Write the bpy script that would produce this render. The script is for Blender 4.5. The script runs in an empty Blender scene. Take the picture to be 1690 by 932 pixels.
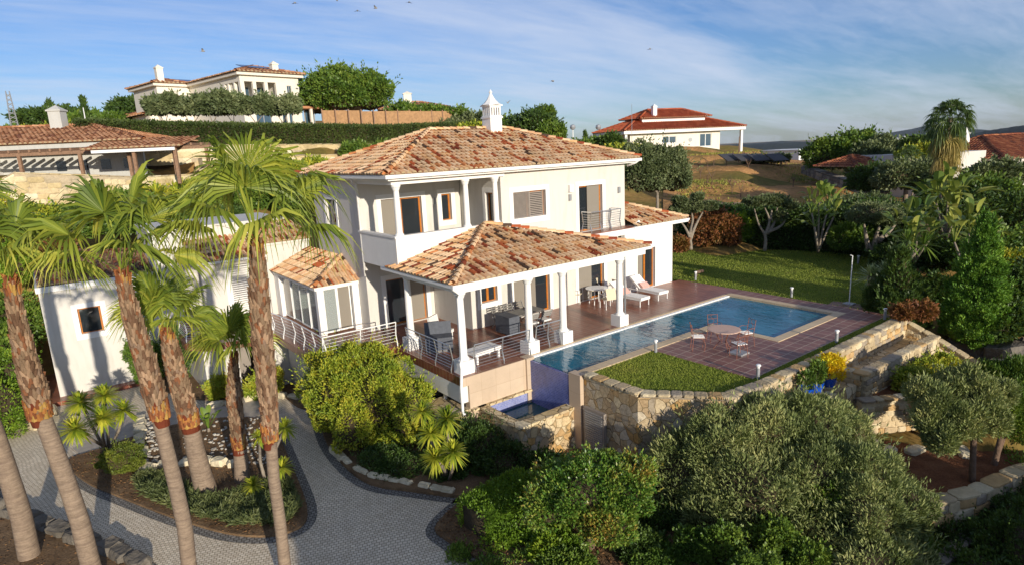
import bpy, math, random
import numpy as np
from mathutils import Vector, Matrix
random.seed(7); rng=np.random.default_rng(7)
PI=math.pi
S=bpy.context.scene
col=S.collection
# ------------------------------------------------------------------ camera
f=1013.2;pitch=0.21391;roll=-0.046793;yaw=0.91722;H=7.2
cp,sp=math.cos(pitch),math.sin(pitch)
A=np.array
FW=A([math.cos(yaw),math.sin(yaw),0]);RT=A([math.sin(yaw),-math.cos(yaw),0]);ZZ=A([0,0,1.])
fw=FW*cp-ZZ*sp; up0=np.cross(RT,fw)
r2=RT*math.cos(roll)+up0*math.sin(roll); u2=up0*math.cos(roll)-RT*math.sin(roll)
CP=A([0,0,H])
def ray(px,py):
    d=fw*f+r2*(px-845)-u2*(py-466); return d/np.linalg.norm(d)
def G(px,py,z=0):
    d=ray(px,py); return CP+d*((z-H)/d[2])
def XP(px,py,x): d=ray(px,py); return CP+d*(x/d[0])
def YP(px,py,y): d=ray(px,py); return CP+d*(y/d[1])
def D(px,py,dist): d=ray(px,py); return CP+d*dist/math.hypot(d[0],d[1])
def DP(px,py,dep): d=ray(px,py); return CP+d*dep/float(d@FW)
cam=bpy.data.cameras.new('camera'); co=bpy.data.objects.new('camera',cam); col.objects.link(co)
m=Matrix([[r2[i],u2[i],-fw[i],CP[i]] for i in range(3)]+[[0,0,0,1]]); co.matrix_world=m
cam.sensor_width=36; cam.lens=36*f/1690; cam.clip_start=.1; cam.clip_end=60000
S.camera=co
# ------------------------------------------------------------------ materials
MATS={}
def nt(name):
    mt=bpy.data.materials.new(name); mt.use_nodes=True; t=mt.node_tree; b=t.nodes['Principled BSDF']; return mt,t,b
def N(t,ty,**k):
    n=t.nodes.new(ty)
    for a,v in k.items():
        if a.startswith('_'): setattr(n,a[1:],v)
        else: n.inputs[a.replace('__',' ')].default_value=v
    return n
def L(t,a,b): t.links.new(a,b)
def coords(t,scale=(1,1,1)):
    g=N(t,'ShaderNodeNewGeometry'); 
    mp=N(t,'ShaderNodeMapping'); mp.inputs['Scale'].default_value=scale; L(t,g.outputs['Position'],mp.inputs['Vector']); return mp.outputs[0],g
def ramp(t,fac,stops,const=False):
    r=N(t,'ShaderNodeValToRGB'); e=r.color_ramp
    e.interpolation='CONSTANT' if const else 'LINEAR'
    while len(e.elements)<len(stops): e.elements.new(.5)
    for el,(p,c) in zip(e.elements,stops): el.position=p; el.color=(*c,1) if len(c)==3 else c
    if fac is not None: L(t,fac,r.inputs[0])
    return r.outputs[0]
def rgb(h): 
    h=h.lstrip('#'); c=[int(h[i:i+2],16)/255 for i in (0,2,4)]
    return tuple(x/12.92 if x<=.04045 else ((x+.055)/1.055)**2.4 for x in c)
def mixc(t,fac,a,b,blend='MIX'):
    n=N(t,'ShaderNodeMix',_data_type='RGBA',_blend_type=blend)
    for s,v in ((0,fac),(6,a),(7,b)):
        if hasattr(v,'default_value') or hasattr(v,'links'): L(t,v,n.inputs[s])
        else: n.inputs[s].default_value=(*v,1) if isinstance(v,tuple) else v
    return n.outputs[2]
def bump(t,b,h,strength,dist):
    n=N(t,'ShaderNodeBump',Strength=strength,Distance=dist); L(t,h,n.inputs['Height']); L(t,n.outputs[0],b.inputs['Normal'])
def plain(name,c,rough=.6,var=.12,sc=1.5,bs=.15,bsc=30,bd=.01,metal=0,spec=.4):
    mt,t,b=nt(name); v,_=coords(t)
    n=N(t,'ShaderNodeTexNoise',Scale=sc,Detail=6,Roughness=.65); L(t,v,n.inputs['Vector'])
    c1=tuple(max(0,x*(1-var)) for x in c); c2=tuple(min(1,x*(1+var)) for x in c)
    L(t,ramp(t,n.outputs[0],[(.3,c1),(.7,c2)]),b.inputs['Base Color'])
    b.inputs['Roughness'].default_value=rough; b.inputs['Metallic'].default_value=metal; b.inputs['Specular IOR Level'].default_value=spec
    if bs:
        n2=N(t,'ShaderNodeTexNoise',Scale=bsc,Detail=4); L(t,v,n2.inputs['Vector']); bump(t,b,n2.outputs[0],bs,bd)
    return mt
def stucco(name,c):
    mt,t,b=nt(name); v,_=coords(t); vs,_=coords(t,(1.5,1.5,.25))
    n=N(t,'ShaderNodeTexNoise',Scale=.8,Detail=8,Roughness=.7); L(t,v,n.inputs['Vector'])
    n3=N(t,'ShaderNodeTexNoise',Scale=2.5,Detail=5,Roughness=.6); L(t,vs,n3.inputs['Vector'])
    a=mixc(t,n.outputs[0],tuple(x*.93 for x in c),tuple(min(1,x*1.04) for x in c))
    r=ramp(t,n3.outputs[0],[(.28,(.72,.69,.64)),(.5,(1,1,1))])
    L(t,mixc(t,.35,a,mixc(t,1.0,a,r,'MULTIPLY')),b.inputs['Base Color']); b.inputs['Roughness'].default_value=.85
    n2=N(t,'ShaderNodeTexNoise',Scale=60,Detail=3); L(t,v,n2.inputs['Vector']); bump(t,b,n2.outputs[0],.25,.004); return mt
def islands(name,stops,rough=.75,big=None,bs=.3,bsc=40,bd=.004,const=True,bigsc=.35,spec=.3):
    mt,t,b=nt(name); v,g=coords(t)
    c=ramp(t,g.outputs['Random Per Island'],stops,const)
    n=N(t,'ShaderNodeTexNoise',Scale=6,Detail=5,Roughness=.7); L(t,v,n.inputs['Vector'])
    nb_=N(t,'ShaderNodeTexNoise',Scale=.9,Detail=4,Roughness=.6); L(t,v,nb_.inputs['Vector']); c=mixc(t,1.0,c,ramp(t,nb_.outputs[0],[(.3,(.74,.72,.68)),(.5,(.97,.96,.94)),(.7,(1.06,1.03,1.0))]),'MULTIPLY')
    c=mixc(t,.7,c,mixc(t,1.0,c,ramp(t,n.outputs[0],[(.25,(.6,.6,.6)),(.6,(1,1,1)),(.8,(1.15,1.1,1.05))]),'MULTIPLY'))
    L(t,c,b.inputs['Base Color']); b.inputs['Roughness'].default_value=rough; b.inputs['Specular IOR Level'].default_value=spec
    n2=N(t,'ShaderNodeTexNoise',Scale=bsc,Detail=4); L(t,v,n2.inputs['Vector']); bump(t,b,n2.outputs[0],bs,bd); return mt
def leaf(name,cols,trans=.25,rough=.5,clump=.8,cl2=None,spec=.35):
    """cols: list of greens; random per leaf, drifting with large noise"""
    mt,t,b=nt(name); v,g=coords(t)
    k=len(cols); st=[(i/(k-1),tuple(min(.8,x*1.3) for x in c)) for i,c in enumerate(cols)]
    n=N(t,'ShaderNodeTexNoise',Scale=clump,Detail=2); L(t,v,n.inputs['Vector'])
    ma=N(t,'ShaderNodeMath',_operation='MULTIPLY_ADD'); ma.inputs[1].default_value=.55; L(t,g.outputs['Random Per Island'],ma.inputs[0])
    mb=N(t,'ShaderNodeMath',_operation='MULTIPLY_ADD'); mb.inputs[1].default_value=1.6; mb.inputs[2].default_value=-.58; L(t,n.outputs[0],mb.inputs[0]); L(t,mb.outputs[0],ma.inputs[2])
    c=ramp(t,ma.outputs[0],st); L(t,c,b.inputs['Base Color']); b.inputs['Roughness'].default_value=rough; b.inputs['Specular IOR Level'].default_value=spec
    if trans:
        tr=N(t,'ShaderNodeBsdfTranslucent'); L(t,mixc(t,.35,c,(.35,.4,.02)),tr.inputs[0]); ms=N(t,'ShaderNodeMixShader',Fac=trans)
        o=t.nodes['Material Output']; L(t,b.outputs[0],ms.inputs[1]); L(t,tr.outputs[0],ms.inputs[2]); L(t,ms.outputs[0],o.inputs['Surface'])
    return mt
def glassm(name,c=(.02,.025,.03)):
    mt,t,b=nt(name); b.inputs['Base Color'].default_value=(*c,1); b.inputs['Roughness'].default_value=.04; b.inputs['Specular IOR Level'].default_value=.8; return mt
def brickm(name,c1,c2,mortar,w,h,ms,offset=0,rough=.5,rot=0,distort=0,bs=.5,var=.1,dsc=2,spec=.4,smooth=.1,dirt=None):
    mt,t,b=nt(name); v,g=coords(t)
    if rot in('x','y'):
        s1=N(t,'ShaderNodeSeparateXYZ'); L(t,v,s1.inputs[0]); c1_=N(t,'ShaderNodeCombineXYZ'); L(t,s1.outputs[1 if rot=='x' else 0],c1_.inputs[0]); L(t,s1.outputs[2],c1_.inputs[1]); v=c1_.outputs[0]
    elif rot: v.node.inputs['Rotation'].default_value=(0,0,rot) if not isinstance(rot,tuple) else rot
    if distort:
        n=N(t,'ShaderNodeTexNoise',Scale=dsc,Detail=2); L(t,v,n.inputs['Vector'])
        s=N(t,'ShaderNodeVectorMath',_operation='MULTIPLY_ADD'); L(t,n.outputs['Color'],s.inputs[0]); s.inputs[1].default_value=(distort,)*3; L(t,v,s.inputs[2]); v=s.outputs[0]
    br=N(t,'ShaderNodeTexBrick',Scale=1,Mortar__Size=ms,Mortar__Smooth=smooth,Bias=0,Brick__Width=w,Row__Height=h); br.offset=offset; br.squash=1
    br.inputs['Color1'].default_value=(*c1,1);br.inputs['Color2'].default_value=(*c2,1);br.inputs['Mortar'].default_value=(*mortar,1)
    L(t,v,br.inputs['Vector'])
    n2=N(t,'ShaderNodeTexNoise',Scale=1.1,Detail=7,Roughness=.7); L(t,v,n2.inputs['Vector'])
    c=mixc(t,1.0,br.outputs[0],ramp(t,n2.outputs[0],[(.3,(1-var*2,)*3),(.65,(1,)*3)]),'MULTIPLY')
    L(t,c,b.inputs['Base Color']); b.inputs['Roughness'].default_value=rough; b.inputs['Specular IOR Level'].default_value=spec
    if bs: 
        inv=N(t,'ShaderNodeMath',_operation='SUBTRACT'); inv.inputs[0].default_value=1; L(t,br.outputs['Fac'],inv.inputs[1]); bump(t,b,inv.outputs[0],bs,.01)
    return mt
def voronoi_stone(name,sc,cols,mortar,mw=.06,rough=.85,bs=.8,flat=(1,1,1)):
    mt,t,b=nt(name); v,g=coords(t,flat)
    n=N(t,'ShaderNodeTexNoise',Scale=sc*.8,Detail=3); L(t,v,n.inputs['Vector'])
    s=N(t,'ShaderNodeVectorMath',_operation='MULTIPLY_ADD'); L(t,n.outputs['Color'],s.inputs[0]); s.inputs[1].default_value=(.25/sc*2,)*3; L(t,v,s.inputs[2])
    vo=N(t,'ShaderNodeTexVoronoi',Scale=sc); L(t,s.outputs[0],vo.inputs['Vector'])
    ve=N(t,'ShaderNodeTexVoronoi',Scale=sc,_feature='DISTANCE_TO_EDGE'); L(t,s.outputs[0],ve.inputs['Vector'])
    se=N(t,'ShaderNodeSeparateColor'); L(t,vo.outputs['Color'],se.inputs[0])
    c=ramp(t,se.outputs[0],[(i/(len(cols)-1),x) for i,x in enumerate(cols)])
    n2=N(t,'ShaderNodeTexNoise',Scale=9,Detail=8,Roughness=.75); L(t,v,n2.inputs['Vector'])
    c=mixc(t,1.0,c,ramp(t,n2.outputs[0],[(.3,(.55,.52,.5)),(.6,(1.05,1.05,1.05))]),'MULTIPLY')
    e=ramp(t,ve.outputs['Distance'],[(mw*.3,(0,0,0)),(mw,(1,1,1))])
    c=mixc(t,e,mortar,c); L(t,c,b.inputs['Base Color']); b.inputs['Roughness'].default_value=rough; b.inputs['Specular IOR Level'].default_value=.2
    h=mixc(t,.35,e,n2.outputs[1]); bump(t,b,h,bs,.04); return mt
def groundm(name,cols,sc=.5,bs=.6,bsc=14,rough=.95,bd=.03,fine=None):
    mt,t,b=nt(name); v,g=coords(t)
    n=N(t,'ShaderNodeTexNoise',Scale=sc,Detail=9,Roughness=.68); L(t,v,n.inputs['Vector'])
    c=ramp(t,n.outputs[0],[(.28+.44*i/(len(cols)-1),x) for i,x in enumerate(cols)])
    n2=N(t,'ShaderNodeTexNoise',Scale=fine or bsc,Detail=6,Roughness=.8); L(t,v,n2.inputs['Vector'])
    c=mixc(t,1.0,c,ramp(t,n2.outputs[0],[(.3,(.6,.6,.6)),(.7,(1.25,1.25,1.25))]),'MULTIPLY')
    L(t,c,b.inputs['Base Color']); b.inputs['Roughness'].default_value=rough; b.inputs['Specular IOR Level'].default_value=.1
    n3=N(t,'ShaderNodeTexNoise',Scale=bsc,Detail=5); L(t,v,n3.inputs['Vector']); bump(t,b,n3.outputs[0],bs,bd); return mt
M=MATS
M['wall']=stucco('cream_stucco',(.63,.60,.545))
M['white']=plain('white_paint',(.76,.74,.70),.6,.04,2,.1,40,.003)
M['trim']=plain('white_trim',(.80,.79,.76),.7,.03,2,.08,40,.003)
M['greywall']=stucco('grey_stucco',(.5,.5,.47))
M['bigwall']=stucco('ivory_stucco',(.76,.71,.61))
TS=[(0,rgb('e6c298')),(.24,rgb('edcca4')),(.48,rgb('dbae84')),(.66,rgb('e6b884')),(.77,rgb('c8824f')),(.83,rgb('b25c34')),(.90,rgb('8c4228')),(.95,rgb('5a4536'))]
M['tile']=islands('clay_tiles',TS,.8)
M['tile_far']=islands('faded_tiles',[(0,rgb('c99873')),(.4,rgb('b98560')),(.75,rgb('a26c4a')),(.9,rgb('8a5a42'))],.8)
M['tile_old']=islands('dark_old_tiles',[(0,rgb('b08a6a')),(.35,rgb('8b6a55')),(.6,rgb('9c5e44')),(.8,rgb('6b5248'))],.85)  # darker, browner tile mix, used on the left wing roof
M['tile_red']=islands('red_tiles',[(0,rgb('bd5f38')),(.5,rgb('b05430')),(.8,rgb('c76d45'))],.8)
M['tile_brown']=islands('brown_tiles',[(0,rgb('a0603f')),(.4,rgb('8d4f36')),(.7,rgb('b5754f')),(.88,rgb('6d4234'))],.8)
M['mortar']=plain('tile_end_mortar',rgb('b09a78'),.9,.25,20)
M['wood']=plain('orange_wood',rgb('b06a22'),.45,.25,8,.1)
M['darkwood']=plain('dark_wood',rgb('8a6c55'),.7,.3,8,.3)
M['glass']=glassm('dark_room_glass'); M['glassblue']=glassm('blue_glass',(.05,.09,.13))  # opaque panes, the darkness of the rooms behind put into the glass colour
def curtainglass():
    mt,t,b=nt('glass_with_screen'); b.inputs['Base Color'].default_value=(*rgb('8a8378'),1); b.inputs['Roughness'].default_value=.15; b.inputs['Specular IOR Level'].default_value=.7; return mt
M['screen']=curtainglass()
def clearglass():
    mt,t,b=nt('conservatory_glass'); b.inputs['Base Color'].default_value=(.75,.8,.78,1); b.inputs['Roughness'].default_value=.02; b.inputs['Specular IOR Level'].default_value=.8
    tr=N(t,'ShaderNodeBsdfTransparent'); tr.inputs[0].default_value=(.8,.85,.83,1); ms=N(t,'ShaderNodeMixShader',Fac=.72); gl=N(t,'ShaderNodeBsdfGlossy',Roughness=.03); 
    o=t.nodes['Material Output']; L(t,b.outputs[0],ms.inputs[1]); L(t,tr.outputs[0],ms.inputs[2]); L(t,ms.outputs[0],o.inputs['Surface']); return mt
M['clear']=clearglass()
M['louver']=plain('grey_louvre',rgb('8e857c'),.5,.08,5,0)
M['metal']=plain('brushed_steel',(.6,.6,.58),.35,.1,10,0,metal=.85)
M['whitemetal']=plain('white_enamel',(.8,.8,.78),.35,.04,3,0)
M['greymetal']=plain('grey_metal',(.35,.36,.37),.4,.1,8,0,metal=.3)
M['rust']=plain('rusty_iron',rgb('8c5a48'),.7,.3,30,.2)
M['cushion']=plain('white_cushion',(.8,.78,.74),.9,.05,5,.2,60)
M['pink']=plain('pink_pillow',rgb('d9a99c'),.9,.25,25,.1)
M['teak']=plain('grey_teak',rgb('85837e'),.7,.15,12,.2)
M['sling']=plain('beige_sling',rgb('cfc3a8'),.7,.08,20,.1)
M['darkcover']=plain('dark_grey_cover',rgb('565a62'),.8,.2,6,.5,8,.03)
M['pot']=plain('cobalt_glaze',rgb('0d4db8'),.2,.1,5,0,spec=.7)
M['soil']=groundm('garden_soil',[rgb('5a4836'),rgb('7a634a'),rgb('917658')],1.2,1,18)
M['redsoil']=groundm('red_soil',[rgb('5c3d2c'),rgb('7a5138'),rgb('8c6447')],1.5,1,18)
M['terrace']=brickm('terracotta_floor',rgb('985c48'),rgb('874c3a'),rgb('a58a72'),.42,.21,.012,.0,.32,0,0,.3,.22,spec=.5)
M['stile']=brickm('poolside_floor',rgb('8e6459'),rgb('7f574d'),rgb('b39c8a'),.42,.42,.016,.0,.5,0,0,.3,.15)
M['cobble']=brickm('limestone_cobbles',rgb('efe1c8'),rgb('d8c8ae'),rgb('a39278'),.12,.10,.011,.5,.85,.35,.5,.18,.07,.45,.2,.3)
M['kerb']=brickm('basalt_kerb',rgb('9a958c'),rgb('7e7a73'),rgb('5c5750'),.12,.12,.016,.5,.8,.2,.3,.8,.1,.6,.2,.3)
M['coping']=brickm('limestone_coping',rgb('d3bd9b'),rgb('cbb492'),rgb('a8906c'),.6,.6,.008,0,.7,0,0,.2,.06)
M['beige']=brickm('beige_cladding',rgb('c9b49b'),rgb('c2ac93'),rgb('b39c82'),.6,.6,.006,0,.7,'y',0,.15,.08)
M['beigex']=M['beige']
M['mosaic']=brickm('blue_mosaic',(.03,.06,.30),(.10,.14,.46),(.25,.28,.46),.06,.06,.006,0,.25,'x',0,.2,.2,spec=.6)
M['mosaicy']=brickm('pale_blue_mosaic',(.16,.2,.5),(.3,.33,.6),(.4,.42,.55),.06,.06,.006,0,.25,'y',0,.2,.2,spec=.6)
M['crazy']=voronoi_stone('crazy_stone',3.3,[rgb('c9b288'),rgb('b39a78'),rgb('d8c7a3'),rgb('c29a5e'),rgb('a89a84'),rgb('d9cbb0')],rgb('8f7b58'),.035)
M['pale_stone']=voronoi_stone('pale_stone',2.8,[rgb('d8c39a'),rgb('c2ae8a'),rgb('e0d2b0'),rgb('cbb07c'),rgb('b5a78c')],rgb('7d6a4c'),.05)
M['rubble']=islands('rubble_blocks',[(0,rgb('cdbb98')),(.3,rgb('baa888')),(.5,rgb('d6c7a6')),(.68,rgb('c6a677')),(.85,rgb('a69a88'))],.9,bs=.9,bsc=12,bd=.03,spec=.1)
M['boulder']=islands('cream_blocks',[(0,rgb('d8c8a2')),(.3,rgb('c9b68c')),(.5,rgb('e2d6b8')),(.68,rgb('cfbc96')),(.85,rgb('b8aa90'))],.9,bs=.8,bsc=6,bd=.06,spec=.1)
M['greyrock']=islands('grey_rock',[(0,rgb('8d877c')),(.5,rgb('756f66')),(.8,rgb('9c917f'))],.9,bs=1,bsc=5,bd=.08,spec=.1)
M['lawn']=groundm('mown_grass',[rgb('49591c'),rgb('5a6a22'),rgb('6b742c'),rgb('7d7a3c')],.8,.9,60,.9,.02,45)
M['terrain']=groundm('dry_hillside',[rgb('5a5f2c'),rgb('7a6c38'),rgb('9a7848'),rgb('a98352')],.09,.6,2,.95,.1,1.3)
M['hill']=groundm('distant_scrub',[rgb('141d16'),rgb('1e281c'),rgb('2d3324')],.004,0,.05,.95,.1,.03)
M['bark']=plain('grey_bark',rgb('8a7f70'),.9,.3,8,.8,20,.03)
M['brownbark']=plain('brown_bark',rgb('6b5646'),.9,.3,8,.8,20,.03)
M['cane']=plain('woven_cane',rgb('a5805a'),.9,.25,4,.6,20,.03)
M['paver']=plain('grey_paver',rgb('a89f92'),.85,.15,4,.4,20)
M['pebble']=islands('white_pebbles',[(0,(.55,.52,.46)),(.5,(.45,.42,.37)),(.8,(.62,.6,.54))],.8,bs=0)
def palmbark():
    mt,t,b=nt('ringed_palm_bark'); v,_=coords(t,(1,1,9)); v2,_=coords(t)
    n=N(t,'ShaderNodeTexNoise',Scale=2.2,Detail=5,Roughness=.7,Distortion=.4); L(t,v,n.inputs['Vector'])
    n2=N(t,'ShaderNodeTexNoise',Scale=9,Detail=6,Roughness=.8); L(t,v2,n2.inputs['Vector'])
    c=ramp(t,n.outputs[0],[(.3,rgb('78675a')),(.5,rgb('8f7d6b')),(.7,rgb('a08d79'))])
    c=mixc(t,1.0,c,ramp(t,n2.outputs[0],[(.3,(.7,.7,.7)),(.6,(1,1,1))]),'MULTIPLY')
    L(t,c,b.inputs['Base Color']); b.inputs['Roughness'].default_value=.9; b.inputs['Specular IOR Level'].default_value=.15; bump(t,b,n.outputs[0],.9,.03); return mt
M['palmbark']=palmbark()
M['boots']=islands('palm_leaf_bases',[(0,rgb('86705a')),(.3,rgb('9a7f66')),(.5,rgb('6d5442')),(.7,rgb('a88c72')),(.85,rgb('855a40')),(.95,rgb('8c7664'))],.9,bs=.8,bsc=25,bd=.02,spec=.1)
M['boots_new']=islands('orange_leaf_bases',[(0,rgb('96603c')),(.3,rgb('7a4a30')),(.55,rgb('a8733f')),(.75,rgb('6e3826')),(.9,rgb('ad8a4c'))],.8,bs=.8,bsc=25,bd=.02,spec=.1)
M['yellowbase']=plain('yellow_petioles',rgb('c4b03a'),.6,.2,6,.2)
M['palmleaf']=leaf('palm_fronds',[rgb('4d6228'),rgb('6f7f30'),rgb('949c3c'),rgb('b8b250')],.4,.45,.5)
M['palmdark']=leaf('dark_palm_fronds',[rgb('2f4420'),rgb('45592a'),rgb('5f7036')],.25,.45,.5)
M['yucca']=leaf('yucca_blades',[rgb('536a24'),rgb('7d8c2a'),rgb('a5a636'),rgb('c2bd48')],.25,.4,1.5)
M['bright']=leaf('bright_yellow_green',[rgb('54691e'),rgb('748326'),rgb('95982e'),rgb('ab9a34')],.14,.55,1.3)
M['hedgegreen']=leaf('hedge_green',[rgb('46611c'),rgb('5f7c22'),rgb('86962c')],.25,.5,.9)
M['olivebox']=leaf('box_green',[rgb('3f5020'),rgb('5e6a26'),rgb('7a7c30')],.2,.5,1.3)
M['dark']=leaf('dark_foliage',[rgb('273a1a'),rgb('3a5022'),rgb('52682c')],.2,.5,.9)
M['mid']=leaf('mid_foliage',[rgb('36501f'),rgb('536c28'),rgb('748434')],.22,.45,.8)
M['glossy']=leaf('glossy_foliage',[rgb('2d4a1c'),rgb('4c6e26'),rgb('77883a'),rgb('8f6a30')],.2,.35,1.1,spec=.5)
M['silver']=leaf('silver_foliage',[rgb('4f5c3c'),rgb('6d7850'),rgb('8a8f62')],.15,.6,.9)
M['westringia']=leaf('westringia_foliage',[rgb('46522f'),rgb('626e3e'),rgb('838a56'),rgb('97955f')],.15,.6,.8)
M['olive']=leaf('olive_foliage',[rgb('3d4a2c'),rgb('596440'),rgb('7a8058')],.15,.55,.5)
M['conifer']=leaf('conifer_foliage',[rgb('38591c'),rgb('557a26'),rgb('7a9638')],.15,.55,.8)
M['banana']=leaf('banana_leaves',[rgb('3f5c2c'),rgb('6b7c38'),rgb('a3a050')],.3,.4,.4)
M['redleaf']=leaf('reddish_foliage',[rgb('5a3a22'),rgb('7a4a2c'),rgb('6b5a2c')],.2,.6,1)
M['juniper']=leaf('juniper_sprays',[rgb('3a4526'),rgb('525b34'),rgb('6c6f42')],.1,.6,.9)
M['yellowflower']=leaf('yellow_leaves',[rgb('b58a12'),rgb('d8b218'),rgb('e6cc3a')],.3,.5,3)
M['hedgedark']=leaf('clipped_hedge',[rgb('2c3a1a'),rgb('3f4c22'),rgb('55602e')],.15,.6,.6)
def waterm(name,c,wsc=3,ws=.35):
    mt,t,b=nt(name); v,_=coords(t,(1,1,1)); v.node.inputs['Rotation'].default_value=(0,0,.6); v.node.inputs['Scale'].default_value=(1.6,.8,1)
    n=N(t,'ShaderNodeTexNoise',Scale=.5,Detail=3); L(t,v,n.inputs['Vector'])
    L(t,ramp(t,n.outputs[0],[(.35,tuple(x*.75 for x in c)),(.65,tuple(x*1.3 for x in c))]),b.inputs['Base Color'])
    b.inputs['Roughness'].default_value=.05; b.inputs['IOR'].default_value=1.33; b.inputs['Specular IOR Level'].default_value=.6
    n2=N(t,'ShaderNodeTexNoise',Scale=wsc,Detail=3,Roughness=.5,Distortion=.6); L(t,v,n2.inputs['Vector']); bump(t,b,n2.outputs[0],ws,.05); return mt
M['water']=waterm('pool_water',(.016,.13,.2)); M['spa_water']=waterm('spa_water',(.02,.07,.09),2,.15)
M['sea']=waterm('sea_water',(.06,.12,.2),.01,.1)
M['solar']=glassm('solar_panel',(.03,.05,.1))
M['black']=plain('unlit_interior_black',(.012,.011,.01),.8,0,1,0)  # black painted in for the dark of unlit hollows behind openings
M['floorwood']=plain('interior_floor',rgb('8a6a48'),.5,.15,2,0)
M['bird']=plain('grey_feathers',(.3,.29,.28),.7,.3,10,0)
M['greenlid']=plain('green_lid',rgb('1e4a38'),.5,.1,3,0)
M['solarcover']=plain('dark_panel',(.05,.05,.055),.5,.2,3,0)
M['core_dark']=plain('crown_core_shade',rgb('4a3f2c'),.95,.4,9,.8,30,.05)  # solid crown core: the inner shade is put in as dark brown
LEAFS={'bright','hedgegreen','olivebox','dark','mid','glossy','silver','westringia','olive','conifer','banana','redleaf','juniper','yellowflower','hedgedark'}
# ------------------------------------------------------------------ object helpers
W={}
def link(name,me,parent=None,loc=None):
    o=bpy.data.objects.new(name,me); col.objects.link(o)
    if parent is not None:
        o.parent=parent; W[o.name]=W[parent.name]
    else:
        o.location=loc if loc is not None else (0,0,0); W[o.name]=A(loc if loc is not None else (0,0,0),float)
    return o
def thing(name,label,cat,loc=(0,0,0),group=None):
    o=link(name,None,None,tuple(float(v) for v in loc)); o.empty_display_size=.2
    return tag(o,label,cat,group)
def tag(o,label,cat,group=None):
    o['label']=label; o['category']=cat
    if group: o['group']=group
    return o
def kind(o,k='structure'): o['kind']=k; return o
class MB:
    def __init__(s): s.v=[];s.f=[];s.m=[];s.cm=0;s.base=None;s.mats=[]
    def add(s,vs,fs):
        n=len(s.v); s.v+= [tuple(map(float,p)) for p in vs]; s.f+=[tuple(n+i for i in q) for q in fs]; s.m+=[s.cm]*len(fs); return s
    def quad(s,a,b,c,d): return s.add([a,b,c,d],[(0,1,2,3)])
    def box(s,a,b):
        x0,y0,z0=a;x1,y1,z1=b
        return s.add([(x0,y0,z0),(x1,y0,z0),(x1,y1,z0),(x0,y1,z0),(x0,y0,z1),(x1,y0,z1),(x1,y1,z1),(x0,y1,z1)],[(0,3,2,1),(4,5,6,7),(0,1,5,4),(1,2,6,5),(2,3,7,6),(3,0,4,7)])
    def frame_box(s,c,u,v,w,su,sv,sw):
        c,u,v,w=map(lambda q:A(q,float),(c,u,v,w)); P=[]
        for k in(-1,1):
            for a,b in((-1,-1),(1,-1),(1,1),(-1,1)): P.append(c+u*a*su/2+v*b*sv/2+w*k*sw/2)
        return s.add(P,[(0,3,2,1),(4,5,6,7),(0,1,5,4),(1,2,6,5),(2,3,7,6),(3,0,4,7)])
    def rbox(s,c,size,rz=0,jit=0):
        u=(math.cos(rz),math.sin(rz),0);v=(-math.sin(rz),math.cos(rz),0)
        n=len(s.v); s.frame_box(c,u,v,(0,0,1),*size)
        if jit:
            for i in range(n,len(s.v)): s.v[i]=tuple(A(s.v[i])+rng.uniform(-jit,jit,3))
        return s
    def stone(s,c,size,rz=0,jit=.12):
        """chamfered irregular block"""
        u=A([math.cos(rz),math.sin(rz),0]);v=A([-math.sin(rz),math.cos(rz),0]);w=ZZ;c=A(c,float);P=[]
        for k,g in((-1,.8),(-.6,1),(.6,1),(1,.8)):
            for a,b in((-1,-.7),(-.7,-1),(.7,-1),(1,-.7),(1,.7),(.7,1),(-.7,1),(-1,.7)):
                P.append(c+u*a*g*size[0]/2+v*b*g*size[1]/2+w*k*size[2]/2+rng.uniform(-1,1,3)*jit*min(size)*.5)
        F=[tuple(range(7,-1,-1)),tuple(range(24,32))]
        for r in range(3):
            for i in range(8): F.append((r*8+i,r*8+(i+1)%8,r*8+8+(i+1)%8,r*8+8+i))
        return s.add(P,F)
    def tube(s,pts,r,n=6,cap=True):
        pts=[A(p,float) for p in pts]; k=len(pts); R=r if hasattr(r,'__len__') else [r]*k; P=[];prev=None
        for i,p in enumerate(pts):
            t=pts[min(i+1,k-1)]-pts[max(i-1,0)]; t=t/(np.linalg.norm(t)+1e-9)
            a=prev if prev is not None else (A([1,0,0]) if abs(t[0])<.8 else A([0,1,0])); a=a-t*(a@t); a/=np.linalg.norm(a)+1e-9; b=np.cross(t,a); prev=a
            for j in range(n): an=2*PI*j/n; P.append(p+R[i]*(a*math.cos(an)+b*math.sin(an)))
        F=[(i*n+j,i*n+(j+1)%n,(i+1)*n+(j+1)%n,(i+1)*n+j) for i in range(k-1) for j in range(n)]
        if cap: F+= [tuple(range(n-1,-1,-1)),tuple(range((k-1)*n,k*n))]
        return s.add(P,F)
    def lathe(s,prof,c,n=16):
        P=[(c[0]+r*math.cos(2*PI*j/n),c[1]+r*math.sin(2*PI*j/n),c[2]+z) for r,z in prof for j in range(n)]; k=len(prof)
        F=[(i*n+j,i*n+(j+1)%n,(i+1)*n+(j+1)%n,(i+1)*n+j) for i in range(k-1) for j in range(n)]+[tuple(range(n-1,-1,-1)),tuple(range((k-1)*n,k*n))]
        return s.add(P,F)
    def prism(s,poly,z0,z1,sides=True,bottom=False):
        n=len(poly); P=[(x,y,z0) for x,y in poly]+[(x,y,z1) for x,y in poly]; 
        F=[tuple(range(n,2*n))]
        if bottom: F.append(tuple(range(n-1,-1,-1)))
        if sides: F+=[(i,(i+1)%n,n+(i+1)%n,n+i) for i in range(n)]
        return s.add(P,F)
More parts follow.
